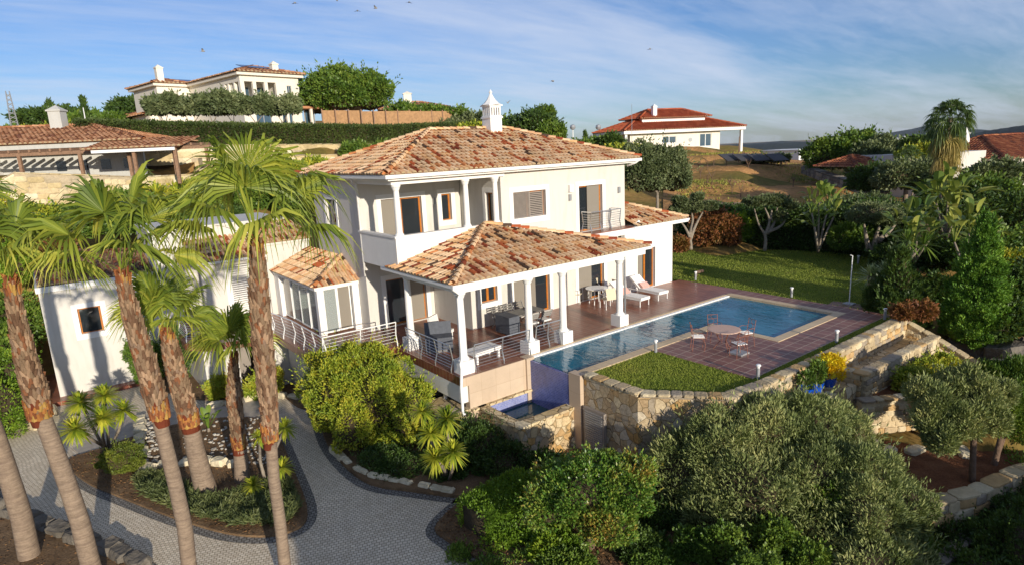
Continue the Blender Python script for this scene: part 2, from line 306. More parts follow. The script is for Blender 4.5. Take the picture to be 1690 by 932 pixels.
    def build(s,name,mat,parent=None,loc=None,smooth=False):
        me=bpy.data.meshes.new(name); o=link(name,me,parent,loc); off=W[o.name]
        me.from_pydata([(p[0]-off[0],p[1]-off[1],p[2]-off[2]) for p in s.v],[],s.f)
        for x in (mat if isinstance(mat,(list,tuple)) else [mat]): me.materials.append(M[x] if isinstance(x,str) else x)
        if any(s.m): me.polygons.foreach_set('material_index',s.m)
        if smooth: me.polygons.foreach_set('use_smooth',[True]*len(me.polygons))
        me.update(); return o
def npmesh(name,V,F,mat,parent=None,loc=None,smooth=False,mi=None):
    F=np.asarray(F)
    if mi is None and isinstance(mat,str) and mat in LEAFS and F.shape[1]==4:
        dd_=F[:,3]-F[:,0]; mk=(dd_>=4)|(dd_<0)
        if mk.any(): mi=mk.astype(int); mat=[mat,'core_dark']
    me=bpy.data.meshes.new(name); o=link(name,me,parent,loc); V=np.asarray(V,float)-W[o.name]; F=np.asarray(F); n,k=F.shape
    me.vertices.add(len(V)); me.vertices.foreach_set('co',V.astype(np.float32).ravel())
    me.loops.add(n*k); me.loops.foreach_set('vertex_index',F.astype(np.int32).ravel())
    me.polygons.add(n); me.polygons.foreach_set('loop_start',(np.arange(n)*k).astype(np.int32)); 
    try: me.polygons.foreach_set('loop_total',np.full(n,k,np.int32))
    except Exception: pass
    for x in (mat if isinstance(mat,(list,tuple)) else [mat]): me.materials.append(M[x] if isinstance(x,str) else x)
    if mi is not None: me.polygons.foreach_set('material_index',np.asarray(mi,np.int32))
    if smooth: me.polygons.foreach_set('use_smooth',np.ones(n,bool))
    me.update(calc_edges=True); me.validate(); return o
def copytree(o,parent=None,**k):
    c=o.copy(); col.objects.link(c); W[c.name]=W[o.name]
    if parent is not None: c.parent=parent
    for ch in list(o.children): copytree(ch,c)
    for a,v in k.items():
        if a in('location','rotation_euler','scale'): setattr(c,a,v)
        else: c[a]=v
    return c
def catmull(pts,n=6,closed=False):
    P=[A(p,float) for p in pts]; k=len(P); out=[]
    rngk=range(k if closed else k-1)
    for i in rngk:
        if closed: a,b,c,d=P[(i-1)%k],P[i],P[(i+1)%k],P[(i+2)%k]
        else: a,b,c,d=P[max(i-1,0)],P[i],P[i+1],P[min(i+2,k-1)]
        for j in range(n):
            t=j/n; out.append(.5*((2*b)+(-a+c)*t+(2*a-5*b+4*c-d)*t*t+(-a+3*b-3*c+d)*t**3))
    if not closed: out.append(P[-1])
    return out
def unit(v): v=A(v,float); return v/np.linalg.norm(v)
def rdirs(n):
    d=rng.normal(size=(n,3)); return d/np.linalg.norm(d,axis=1)[:,None]
# ------------------------------------------------------------------ foliage
def leaves(P,Dr,Ls,Ws):
    """diamond leaves: points, directions"""
    n=len(P); Dr=Dr/(np.linalg.norm(Dr,axis=1)[:,None]+1e-9); r=rdirs(n); Sd=np.cross(Dr,r); Sd/=np.linalg.norm(Sd,axis=1)[:,None]+1e-9
    l=Ls*rng.uniform(.65,1.3,n)[:,None]; w=Ws*rng.uniform(.7,1.2,n)[:,None]
    V=np.stack([P,P+Dr*l*.45+Sd*w/2,P+Dr*l,P+Dr*l*.45-Sd*w/2],1).reshape(-1,3)
    F=np.arange(4*n).reshape(n,4); return V,F
def blobpts(c,R,n,nl,lump=.3,zmin=-.35,spread=.8,seedz=True):
    """points & outward dirs on a clumpy crown"""
    c=A(c,float);R=A(R,float)
    bd=rdirs(nl*4); bd=bd[bd[:,2]>zmin][:nl]; k=len(bd)
    rad=rng.uniform(.7,1.25,k)*lump; cs=bd*(1-rad*.75)[:,None]*rng.uniform(.82,1.08,k)[:,None]
    idx=rng.integers(0,k,n); d=rdirs(n); d=d+bd[idx]*.7; d/=np.linalg.norm(d,axis=1)[:,None]
    u=rng.uniform(.55,1,n)**.5
    p=cs[idx]+d*(rad[idx]*u)[:,None]
    m_=rng.uniform(size=n)<.3; d0=rdirs(n); p=np.where(m_[:,None],d0*rng.uniform(.66,.86,n)[:,None],p); d=np.where(m_[:,None],d0,d)
    keep=p[:,2]>zmin-.15; return c+p[keep]*R,d[keep]*R/R.max()
def coremesh(c,R,s=.72,n=9,jit=.1):
    V=[];F=[]
    for i in range(n+1):
        th=PI*i/n
        for j in range(2*n):
            ph=PI*j/n; q=s*(1+rng.uniform(-jit,jit)); V.append((c[0]+R[0]*q*math.sin(th)*math.cos(ph),c[1]+R[1]*q*math.sin(th)*math.sin(ph),c[2]+R[2]*q*math.cos(th)))
    for i in range(n):
        for j in range(2*n): F.append((i*2*n+j,i*2*n+(j+1)%(2*n),(i+1)*2*n+(j+1)%(2*n),(i+1)*2*n+j))
    return np.array(V),np.array(F)
def merge(parts):
    V=[];F=[];o=0
    for v,f_ in parts: V.append(v);F.append(f_+o);o+=len(v)
    return np.vstack(V),np.vstack(F)
def foliage(blobs,n,Ls,Ws,nl=14,lump=.38,up=.3,core=.6,zmin=-.35,side=1.):
    """blobs: list of (center,radii)"""
    vol=A([ (r[0]*r[1]*r[2])**(2/3) for c,r in blobs]); parts=[]
    for (c,r),w in zip(blobs,vol/vol.sum()):
        p,d=blobpts(c,r,int(n*w)+20,nl,lump,zmin); d=d*side+rdirs(len(p))*.8; d[:,2]+=up
        parts.append(leaves(p,d,Ls,Ws))
        if core: parts.append(coremesh(c,r,core))
        r_=A(r,float); ns=int(16+n*w*.004); d0=rdirs(ns); d0[:,2]=abs(d0[:,2])*.9+.05; d0/=np.linalg.norm(d0,axis=1)[:,None]
        m_=9; tt=np.linspace(.82,1.0,m_)[None,:,None]+np.linspace(0,1,m_)[None,:,None]*rng.uniform(.04,.3,ns)[:,None,None]
        q=(A(c)+d0[:,None,:]*r_*tt+ZZ*(tt-.8)*.35*r_.mean()+rng.normal(size=(ns,m_,3))*Ls*.25).reshape(-1,3); dq=np.repeat(d0,m_,0)+rdirs(ns*m_)*.7; dq[:,2]+=up
        parts.append(leaves(q,dq,Ls,Ws))
    return merge(parts)
def shrub(name,label,cat,blobs,n,Ls,Ws,mat,group=None,base=None,stem=None,**k):
    if base is None:
        c=A(blobs[0][0],float); zb=min(b[0][2]-b[1][2]*.7 for b in blobs); base=(c[0],c[1],zb)
    V,F=foliage(blobs,n,Ls,Ws,**k)
    if stem is None:
        o=npmesh(name,V,F,mat,None,base); return tag(o,label,cat,group)
    t=thing(name,label,cat,base,group)
    npmesh('foliage',V,F,mat,t)
    mb=MB()
    for s_ in stem: mb.tube(s_[0],s_[1],7)
    mb.build('trunk',k.get('bark','bark') if 'bark' in k else 'bark',t,smooth=True); return t
def tree(name,label,cat,base,stems,blobs,n,Ls,Ws,mat,bark='bark',group=None,**k):
    t=thing(name,label,cat,base,group)
    V,F=foliage(blobs,n,Ls,Ws,**k); npmesh('crown',V,F,mat,t)
    mb=MB()
    for pts,r in stems: mb.tube(pts,r,8)
    mb.build('trunk',bark,t,smooth=True); return t
def autostems(base,blobs,r0,top=.5):
    base=A(base,float); st=[]; cs=[A(c,float) for c,_ in blobs]; mc=sum(cs)/len(cs); h=mc[2]-base[2]
    fork=base+(mc-base)*top; fork[:2]+=rng.uniform(-.06,.06,2)*h
    mid=(base+fork)/2; mid[:2]+=rng.uniform(-.05,.05,2)*h
    st.append(([base-ZZ*.1,mid,fork],[r0,r0*.75,r0*.6]))
    for c in cs: q=(fork+c)/2; q[:2]+=rng.uniform(-.08,.08,2)*h; st.append(([fork,q,c],[r0*.5,r0*.32,r0*.12]))
    return st
def boxhedge(name,label,path,width,h,n,Ls,Ws,mat,zf=None,cat='hedge',group=None,z=0,jit=.12,rect=True,loc=None):
    """clipped hedge following a path of (x,y,z) points"""
    P=[A(p,float) for p in path]; seg=[np.linalg.norm(P[i+1]-P[i]) for i in range(len(P)-1)]; T=sum(seg); parts=[]
    pts=[];dr=[]
    for i in range(len(P)-1):
        a,b=P[i],P[i+1]; d=(b-a)/seg[i]; nrm=A([-d[1],d[0],0]); k=int(n*seg[i]/T); t=rng.uniform(-.02,1.02,k)[:,None]; 
        u=rng.uniform(-1,1,k); fc=rng.uniform(0,1,k); hw=width/2
        top=fc<width/(width+2*h); s_=np.where(top,u*hw,np.sign(u)*hw); zz=np.where(top,h,rng.uniform(0,1,k)*h)
        p=a+(b-a)*t+nrm*s_[:,None]+ZZ*zz[:,None]; q=p+rng.normal(size=(k,3))*jit*.5; pts.append(q)
        o=np.where(top[:,None],ZZ,nrm*np.sign(u)[:,None]); dr.append(o+rdirs(k)*.9+ZZ*.25)
        hw2=hw*.85; c0=[a-nrm*hw2,b-nrm*hw2,b+nrm*hw2,a+nrm*hw2]; cc=np.array([x for x in c0]+[x+ZZ*h*.9 for x in c0])
        parts.append((cc,np.array([(0,1,5,4),(1,2,6,5),(2,3,7,6),(3,0,4,7),(7,4,5,6)])))
    p=np.vstack(pts);d=np.vstack(dr); parts.insert(0,leaves(p,d,Ls,Ws)); V,F=merge(parts)
    o=npmesh(name,V,F,mat,None,tuple(P[0])); return tag(o,label,cat,group)
# ------------------------------------------------------------------ world & sun
SUN_EL=math.radians(12.5); tr=unit([.125,.99,0]) # travel direction of sunlight on the ground
sd=bpy.data.lights.new('sun','SUN'); sd.energy=4.7; sd.angle=math.radians(.6); sd.color=(1,.90,.75)
so=bpy.data.objects.new('sun',sd); col.objects.link(so)
dirv=Vector((tr[0]*math.cos(SUN_EL),tr[1]*math.cos(SUN_EL),-math.sin(SUN_EL))); so.rotation_euler=dirv.to_track_quat('-Z','Y').to_euler(); so.location=(0,-20,30)
w=bpy.data.worlds.new('World'); S.world=w; w.use_nodes=True; t=w.node_tree; bg=t.nodes['Background']
sky=N(t,'ShaderNodeTexSky'); sky.sky_type='NISHITA'; sky.sun_disc=False; sky.sun_elevation=SUN_EL; sky.air_density=1.0; sky.dust_density=.25; sky.ozone_density=2.6; sky.altitude=100
sky.sun_rotation=math.atan2(-tr[0],-tr[1])
tc=N(t,'ShaderNodeTexCoord')
# cirrus: project the sky direction onto a high plane and stretch noise along it
sx=N(t,'ShaderNodeSeparateXYZ'); L(t,tc.outputs['Generated'],sx.inputs[0])
mz=N(t,'ShaderNodeMath',_operation='MAXIMUM'); mz.inputs[1].default_value=.0; L(t,sx.outputs[2],mz.inputs[0])
az=N(t,'ShaderNodeMath',_operation='ADD'); az.inputs[1].default_value=.12; L(t,mz.outputs[0],az.inputs[0])
dv=N(t,'ShaderNodeVectorMath',_operation='DIVIDE'); L(t,tc.outputs['Generated'],dv.inputs[0]); cb=N(t,'ShaderNodeCombineXYZ'); 
for i in range(3): L(t,az.outputs[0],cb.inputs[i])
L(t,cb.outputs[0],dv.inputs[1])
mp=N(t,'ShaderNodeMapping'); mp.inputs['Rotation'].default_value=(0,0,math.radians(-52+90)); mp.inputs['Scale'].default_value=(.55,1.9,1); L(t,dv.outputs[0],mp.inputs[0])
mp.inputs['Rotation'].default_value=(0,0,math.radians(38)); 
n1=N(t,'ShaderNodeTexNoise',Scale=.55,Detail=7,Roughness=.55,Distortion=.25); L(t,mp.outputs[0],n1.inputs['Vector'])
n2=N(t,'ShaderNodeTexNoise',Scale=3.5,Detail=6,Roughness=.65,Distortion=.6); L(t,mp.outputs[0],n2.inputs['Vector'])
mm=N(t,'ShaderNodeMath',_operation='MULTIPLY_ADD'); mm.inputs[1].default_value=.28; L(t,n2.outputs[0],mm.inputs[0]); L(t,n1.outputs[0],mm.inputs[2])
cf=ramp(t,mm.outputs[0],[(.52,(0,0,0)),(.64,(.25,.25,.26)),(.76,(.5,.5,.5)),(.9,(.75,.75,.75))])
skyc=mixc(t,1.0,sky.outputs[0],(.54,.66,.94),'MULTIPLY')
cl=mixc(t,cf,skyc,(4.7,5.2,6.3))
L(t,cl,bg.inputs['Color']); bg.inputs['Strength'].default_value=.125
S.view_settings.view_transform='Standard'; S.view_settings.look='None'; S.view_settings.exposure=.18; S.view_settings.gamma=1
# ------------------------------------------------------------------ terrain
CPs=[(x,y,-2.72) for x,y in((-6,8),(-6,16),(-6,25),(0,10),(0,18),(0,26),(5,12),(5,20),(5,26),(9,14),(9,20),(10,24),(16,24),(16,30),(22,24),(12,15),(15,14),(-10,18),(-12,30),(0,0))]
CPs+=[(-6,33,-2.65),(-1,34,-2.7),(3,36,-2.6),(-2,38,-2.3),(3,30,-2.72),(-4,36,-2.4),(12,12,-2.9),(11,9,-3.1),(14,10,-2.9),(9,10,-3.0),(13,7,-3.3),(16,4.5,-3.5),(19,4,-3.5),(18,7.5,-2.6),(22,6.5,-2.3),(22,3,-3.6),(27,5,-3.0),(31,6,-2.6),(8,3,-3.6),(15,0,-4),(24,-3,-5),(20,15,-1),(26,13,-.4),(28,10.5,-.35),
 (30,14,-.35),(30,20,-.35),(33,25,-.3),(35,20,-.3),(35,15,-.3),(38,17,-.2),(31,28,-.2),(27,30,-.2),(24,32,-.2),(33,11,-.6),(36,9,-1.6)]
for px,py,d in((1180,400,43),(1130,380,47),(1300,405,46),(1200,345,60),(1200,330,66),(1300,350,62),(1180,300,76),(1300,310,78),(1200,275,88),(1150,258,96),(1118,244,104),(1230,252,100),(1290,272,98),(1400,300,85),(1450,380,50),(1550,430,42),(1690,430,42),(1690,370,58),(1600,330,72),(1690,320,80),(1500,300,90),(1430,280,110),(1600,300,110),(1690,520,31),(1650,600,27),(1690,640,24),
 (330,332,56),(250,332,52),(150,332,52),(60,335,52),(0,340,52),(480,300,56),(600,290,60),(700,290,66),(330,400,46),(200,400,44),(100,420,42),(0,420,42),
 (100,286,60),(0,290,60),(200,284,60),(330,262,64),(400,240,66),(500,238,68),(600,235,70),(700,232,74),(830,225,80),(300,212,90),(500,210,92),(620,205,90),(780,215,95),(900,236,95),(960,246,100),(1000,250,100),(940,270,80),(60,215,120),(150,213,120),(250,200,150),(0,240,90),(500,205,150),(900,240,150),(1150,242,160),(1300,268,150),(1500,262,170),(1690,262,150)):
    CPs.append(tuple(D(px,py,d)))
CPs+=[tuple(D(px,300,d)[:2])+(z,) for px,d,z in((100,300,20),(500,300,16),(845,300,4),(1200,300,-8),(1600,300,-14),(100,900,5),(600,900,-20),(1200,900,-60),(1650,900,-60),(100,6000,-120),(800,6000,-120),(1300,6000,-120),(1690,6000,-120),(1300,3000,-110),(1600,3000,-110))]
CPs+=[(-40,0,-3),(-30,40,2),(-60,60,8),(0,-40,-4),(60,-20,-6),(60,0,-4),(-80,-80,-6),(80,-90,-12),(45,3,-3.2),(3000,-3000,-100),(-3000,-3000,-100),(-5000,3000,-60)]
CPs=np.array(CPs)
def hz(x,y):
    x=np.atleast_1d(np.asarray(x,float));y=np.atleast_1d(np.asarray(y,float)); out=np.zeros(len(x))
    for i in range(0,len(x),20000):
        dx=x[i:i+20000,None]-CPs[None,:,0]; dy=y[i:i+20000,None]-CPs[None,:,1]
        sc=.5+.02*np.hypot(CPs[:,0],CPs[:,1])[None,:]
        d=(dx*dx+dy*dy+.2)/sc**.5; w_=1/d**2.2; out[i:i+20000]=(w_*CPs[None,:,2]).sum(1)/w_.sum(1)
    return out
def ground(x,y): return float(hz(x,y)[0])
rr=np.concatenate([np.linspace(1,60,90),np.geomspace(61,16000,90)]); th=np.linspace(0,2*PI,361)[:-1]
RR,TT=np.meshgrid(rr,th,indexing='ij'); X=(RR*np.cos(TT)).ravel();Y=(RR*np.sin(TT)).ravel(); Z=hz(X,Y)
bumpz=(np.sin(X*.9+Y*.5)*np.cos(Y*.8-X*.3))*.05*np.clip((np.hypot(X,Y)-40)/20,0,1); Z=Z+bumpz
k=360;F=[]
ii,jj=np.meshgrid(np.arange(len(rr)-1),np.arange(k),indexing='ij'); ii=ii.ravel();jj=jj.ravel()
F=np.stack([ii*k+jj,(ii+1)*k+jj,(ii+1)*k+(jj+1)%k,ii*k+(jj+1)%k],1)
kind(npmesh('terrain',np.stack([X,Y,Z],1),F,'terrain',smooth=True))
# distant ridges
def ridge(name,prof,depth,zb,mat='hill'):
    xs=np.linspace(prof[0][0],prof[-1][0],260); ys=np.interp(xs,[p[0] for p in prof],[p[1] for p in prof]); ds=np.interp(xs,[p[0] for p in prof],[p[2] for p in prof])
    rows=14; V=[]
    nz=np.cumsum(rng.normal(size=260)); nz-=np.convolve(nz,np.ones(25)/25,'same')
    for r in range(rows):
        tt=r/(rows-1)
        for i,(px,py,d) in enumerate(zip(xs,ys,ds)):
            c=D(px,py,d); dd=unit([c[0],c[1],0]); off=(tt-.5)*2*depth; hgt=math.cos((tt-.5)*PI)**1.2
            w_=math.sin(i*.11+r*.9)*.06+math.sin(i*.31-r*1.7)*.04
            V.append((c[0]+dd[0]*off,c[1]+dd[1]*off,zb+(c[2]-zb)*max(0,hgt+w_*(1-hgt)*2*hgt)+nz[i]*.4*hgt))
    F=[(r*260+i,r*260+i+1,(r+1)*260+i+1,(r+1)*260+i) for r in range(rows-1) for i in range(259)]
    return kind(npmesh(name,np.array(V),np.array(F),mat,smooth=True))
ridge('hills',[(1050,262,6500),(1180,240,6500),(1240,237,6300),(1290,233,6200),(1340,235,6100),(1400,229,6000),(1470,219,6300),(1505,213,6500),(1535,206,6600),(1560,212,6600),(1620,214,6200),(1700,222,6000),(1800,230,6000)],1500,-130)
ridge('hills',[(1450,246,3300),(1520,236,3200),(1600,222,3000),(1640,214,2900),(1695,206,2800),(1780,196,2800),(1900,190,2700)],900,-110)
ridge('hills',[(1150,243,4300),(1200,241,4300),(1260,238,4200),(1330,234,4200),(1420,236,4300),(1480,240,4300),(1560,250,4400)],800,-120)
# scattered far white houses on the hills
for i,(px,py,d) in enumerate([(1322,241,4100),(1343,243,4050),(1300,240,4150),(1487,227,5200),(1493,226,5200),(1500,229,5200),(1521,231,5100),(1511,226,5150),(1350,246,3900),(1480,229,5250)]):
    c=D(px,py,d); s_=MB(); s_.rbox((c[0],c[1],c[2]-6),(26,16,14),.5*i); s_.add([(c[0]-14,c[1]-9,c[2]+1),(c[0]+14,c[1]-9,c[2]+1),(c[0]+14,c[1]+9,c[2]+1),(c[0]-14,c[1]+9,c[2]+1),(c[0],c[1],c[2]+6)],[(0,1,4),(1,2,4),(2,3,4),(3,0,4)])
    tag(s_.build('hillside_house','white',None,(c[0],c[1],c[2]-13)),'tiny white house far off on the blue wooded hills','house','far white houses on the hills')
# ------------------------------------------------------------------ roofs
def tile_plane(mb,P,sp=.22,ex=.36,rad=.085,drop=True,lift=.03,seg=4,ends=None):
    """P: polygon, P[0]-P[1] the eave edge (seen from outside left to right)"""
    P=[A(p,float) for p in P]; u=unit(P[1]-P[0]); nrm=unit(np.cross(P[1]-P[0],P[2]-P[0])); v=np.cross(nrm,u)
    q=[((p-P[0])@u,(p-P[0])@v) for p in P]; smin=min(a for a,b in q);smax=max(a for a,b in q); tmax=max(b for a,b in q)
    def rng_t(s_):
        ts=[]
        for i in range(len(q)):
            (a,b),(c,d)=q[i],q[(i+1)%len(q)]
            if (a-s_)*(c-s_)<=0 and abs(a-c)>1e-6: ts.append(b+(d-b)*(s_-a)/(c-a))
        return (min(ts),max(ts)) if len(ts)>=2 else None
    mb.add([p-nrm*.02 for p in P],[tuple(range(len(P)))])
    nc=int((smax-smin)/sp); sp=(smax-smin)/max(nc,1)
    for i in range(nc+1):
        s0=smin+i*sp; r_=rng_t(min(max(s0,smin+.01),smax-.01))
        if not r_: continue
        t0,t1=r_; t=t0-.05; first=t0<.2
        while t<t1-.08:
            te=min(t+ex*1.12,t1+.04); ra,rb=rad,rad*.82
            jx=random.uniform(-.008,.008);jz=random.uniform(0,.012)
            V_=[];
            for tt,r,lz in((t,ra,lift+jz),(te,rb,0+jz)):
                for k_ in range(seg+1):
                    an=PI*k_/seg; V_.append(P[0]+u*(s0+jx-math.cos(an)*r)+v*tt+nrm*(math.sin(an)*r+lz))
            mb.add(V_,[(k_,k_+1,seg+2+k_,seg+1+k_) for k_ in range(seg)])
            if first: mb.cm=1; mb.add(V_[:seg+1],[tuple(range(seg,-1,-1))]); mb.cm=0
            first=False; t+=ex
        # pan
        s1=s0+sp/2; r_=rng_t(min(s1,smax-.01))
        if s1<smax and r_:
            t0,t1=r_; t=t0-.03
            while t<t1-.08:
                te=min(t+ex*1.1,t1); w_=sp*.36
                V_=[P[0]+u*(s1+a)+v*tt+nrm*(b+lz) for tt,lz in((t,lift*.6),(te,0)) for a,b in((-w_,.03),(0,-.012),(w_,.03))]
                mb.add(V_,[(0,1,4,3),(1,2,5,4)]); t+=ex
def ridge_tiles(mb,a,b,r=.11,ex=.36,lift=.05):
    a=A(a,float);b=A(b,float); L_=np.linalg.norm(b-a); u=(b-a)/L_; s_=unit(np.cross(u,ZZ)); n_=np.cross(s_,u); k=int(L_/ex)+1
    for i in range(k):
        p=a+u*(i*L_/k); q=a+u*min((i+1.12)*L_/k,L_+.05); V_=[]
        for c,rad,lz in((p,r,lift+.03),(q,r*.85,lift)):
            for j in range(6): an=PI*j/5; V_.append(c+s_*math.cos(an)*rad-n_*0+n_*(math.sin(an)*rad*(1)+lz)*1)
        mb.add(V_,[(j,j+1,7+j,6+j) for j in range(5)])
def hip_roof(name,parent,x0,x1,y0,y1,ze,pitch_,mat='tile',sp=.22,ex=.36,rad=.085,loc=None,sides='fblr',seg=4,rot=None,ends=None):
    """hipped roof on a rectangle; rot=(cx,cy,angle) turns it"""
    lx,ly=x1-x0,y1-y0; h=min(lx,ly)/2; zt=ze+h*pitch_
    if lx>=ly: r0=(x0+h,(y0+y1)/2,zt); r1=(x1-h,(y0+y1)/2,zt)
    else: r0=((x0+x1)/2,y0+h,zt); r1=((x0+x1)/2,y1-h,zt)
    a,b,c,d=(x0,y0,ze),(x1,y0,ze),(x1,y1,ze),(x0,y1,ze)
    if lx>=ly: pl={'f':[a,b,r1,r0],'r':[b,c,r1],'b':[c,d,r0,r1],'l':[d,a,r0]}; hips=[(a,r0),(d,r0),(b,r1),(c,r1),(r0,r1)]
    else: pl={'f':[a,b,r0],'r':[b,c,r1,r0],'b':[c,d,r1],'l':[d,a,r0,r1]}; hips=[(a,r0),(b,r0),(c,r1),(d,r1),(r0,r1)]
    R_=lambda p:p
    if rot:
        cx,cy,an=rot; ca,sa=math.cos(an),math.sin(an); R_=lambda p:(cx+(p[0]-cx)*ca-(p[1]-cy)*sa,cy+(p[0]-cx)*sa+(p[1]-cy)*ca,p[2])
    mb=MB()
    for k_,p in pl.items():
        p=[R_(q) for q in p]
        if k_ in sides: tile_plane(mb,p,sp,ex,rad,seg=seg,ends=ends)
        else: mb.add(p,[tuple(range(len(p)))])
    for p,q in hips: ridge_tiles(mb,R_(p),R_(q),rad*1.3,ex)
    return mb.build(name,[mat,'mortar'],parent,loc)
# ------------------------------------------------------------------ wall with openings
def wall(mb,p0,u,wid,z0,z1,ops,th=.25,flip=1):
    """wall starting at p0 (x,y) running along unit u; ops (s0,s1,za,zb); depth goes along inward normal"""
    u=A([u[0],u[1],0],float); n=A([-u[1],u[0],0])*flip; p0=A([p0[0],p0[1],0],float)
    ss=sorted({0,wid,*[o[0] for o in ops],*[o[1] for o in ops]}); zs=sorted({z0,z1,*[o[2] for o in ops],*[o[3] for o in ops]})
    ss=[s_ for s_ in ss if 0<=s_<=wid]; zs=[z for z in zs if z0<=z<=z1]
    pt=lambda s_,z,d: p0+u*s_+n*d+ZZ*z
    for i in range(len(ss)-1):
        for j in range(len(zs)-1):
            sc,zc=(ss[i]+ss[i+1])/2,(zs[j]+zs[j+1])/2
            if any(o[0]<sc<o[1] and o[2]<zc<o[3] for o in ops): continue
            a,b,c,d=(ss[i],zs[j]),(ss[i+1],zs[j]),(ss[i+1],zs[j+1]),(ss[i],zs[j+1])
            mb.quad(pt(*a,0),pt(*b,0),pt(*c,0),pt(*d,0)); mb.quad(pt(*d,th),pt(*c,th),pt(*b,th),pt(*a,th))
    for s0,s1,za,zb in ops:
        for a,b in(((s0,za),(s1,za)),((s1,za),(s1,zb)),((s1,zb),(s0,zb)),((s0,zb),(s0,za))):
            mb.quad(pt(*a,0),pt(*b,0),pt(*b,th),pt(*a,th))
    for a,b in(((0,z0),(0,z1)),((wid,z0),(wid,z1)),((0,z1),(wid,z1))): mb.quad(pt(*a,0),pt(*b,0),pt(*b,th),pt(*a,th))
def plate(mb,p0,u,s0,s1,za,zb,d0,d1,flip=1):
    """box on a wall: from depth d0 to d1 (negative = proud)"""
    u=A([u[0],u[1],0],float); n=A([-u[1],u[0],0])*flip; c=A([p0[0],p0[1],0],float)+u*(s0+s1)/2+n*(d0+d1)/2+ZZ*(za+zb)/2
    mb.frame_box(c,u,n,ZZ,abs(s1-s0),abs(d1-d0),abs(zb-za))
def surround(parent,p0,u,op,w_=.2,sill=True,flip=1,name='window_surround'):
    s0,s1,za,zb=op; mb=MB()
    plate(mb,p0,u,s0-w_,s1+w_,zb,zb+w_,-.025,.02,flip); zz=za-w_ if sill else za
    plate(mb,p0,u,s0-w_,s0,zz,zb,-.025,.02,flip); plate(mb,p0,u,s1,s1+w_,zz,zb,-.025,.02,flip)
    if sill: plate(mb,p0,u,s0-.001,s1+.001,za-w_,za,-.028,.02,flip); plate(mb,p0,u,s0-.05,s1+.05,za-.001,za+.04,-.06,.2,flip)
    return mb.build(name,'trim',parent)
def window(parent,p0,u,op,flip=1,kindw='wood',panes=2,screen=None,d=.14,name='window',fr='wood',fw_=.07,glass='glass',label=None):
    s0,s1,za,zb=op; mb=MB(); ft=.06
    plate(mb,p0,u,s0+.002,s1-.002,zb-fw_,zb-.002,d,d+ft,flip);plate(mb,p0,u,s0+.002,s1-.002,za+.002,za+fw_,d,d+ft,flip)
    plate(mb,p0,u,s0+.002,s0+fw_,za+fw_,zb-fw_,d,d+ft,flip);plate(mb,p0,u,s1-fw_,s1-.002,za+fw_,zb-fw_,d,d+ft,flip)
    for i in range(1,panes):
        c=s0+(s1-s0)*i/panes; plate(mb,p0,u,c-fw_*.8,c+fw_*.8,za+fw_,zb-fw_,d-.01,d+ft-.01,flip)
    fo=mb.build(name,fr,parent)
    if label: fo['label']=label
    g=MB(); plate(g,p0,u,s0+.01,s1-.01,za+.01,zb-.01,d+.02,d+.035,flip); g.build('pane',glass,fo)
    if screen:
        a,b=screen; g=MB(); plate(g,p0,u,a,b,za+fw_*.5,zb-fw_*.5,d-.045,d-.02,flip); g.build('insect_screen','screen',fo)
    return fo
# ------------------------------------------------------------------ VILLA
V=thing('villa','large cream two storey villa with mottled clay tile roofs and columned pool porch','villa',(16,22,0))
# --- main shell
ex_=(1,0); 
mb=MB()
# upper front wall y=20.25, x 15.15..22.6
FP=(15.153,20.25)
upW=(15.76-15.15,17.55-15.15,4.28,5.42); upD=(19.98-15.15-.45,21.05-15.15,3.32,5.4)
wall(mb,FP,ex_,22.6-15.15,3.25,6.3,[upW,upD])
# loggia side wall facing -X at x=15.15
LW=(15.15,23.3); ly=(0,-1); loW=(23.3-21.35,23.3-20.75,4.2,5.45)
wall(mb,(15.15,23.29),ly,3.038,3.25,6.3,[loW])
# loggia back wall y=23.3
BP=(10.303,23.3); lD=(.95,2.85,3.32,5.4); lS=(3.85,4.35,4.2,5.4)
wall(mb,BP,ex_,4.84,3.25,6.3,[lD,lS])
# left wall x=10.3 facing -X
LP=(10.3,28.2); lwin=(28.2-26.85,28.2-25.75,4.2,5.4)
wall(mb,LP,ly,4.897,-.2,6.3,[lwin])
# back & right upper
mb.box((10.5,28.0,-.2),(22.6,28.2,6.3)); mb.quad((22.6,20.25,3.2),(22.6,28.2,3.2),(22.6,28.2,6.3),(22.6,20.25,6.3))
# ground floor front
GP=(13.453,20.35); gW=(13.95-13.45,14.78-13.45,.98,1.98); gD1=(15.65-13.45,17.7-13.45,.03,2.05); gD2=(19.5-13.45,21.2-13.45,.03,2.05)
wall(mb,GP,ex_,22.7-13.45,-.1,3.2,[gW,gD1,gD2])
wall(mb,(13.45,23.29),ly,2.937,-.1,3.2,[])
gDL=(.85,2.75,.03,2.05); wall(mb,BP,ex_,3.14,-.1,3.2,[gDL])
mb.box((10.32,20.27,3.2),(22.58,28.15,3.30)) # first floor slab
mb.box((10.37,20.31,3.0),(15.1,23.28,3.199))
mb.build('wall','wall',V)
# annex
mb=MB(); AP=(22.2,19.9); aD=(23.1-22.2,24.45-22.2,.03,2.04)
wall(mb,AP,ex_,3.65,-.1,3.12,[aD]); mb.quad((25.85,19.9,-.1),(25.85,26,-.1),(25.85,26,3.12),(25.85,19.9,3.12)); mb.box((22.4,25.8,-.1),(25.85,26,3.12))
mb.box((18.9,19.9,2.9),(22.2,20.33,3.24))
mb.build('wall','white',V,)
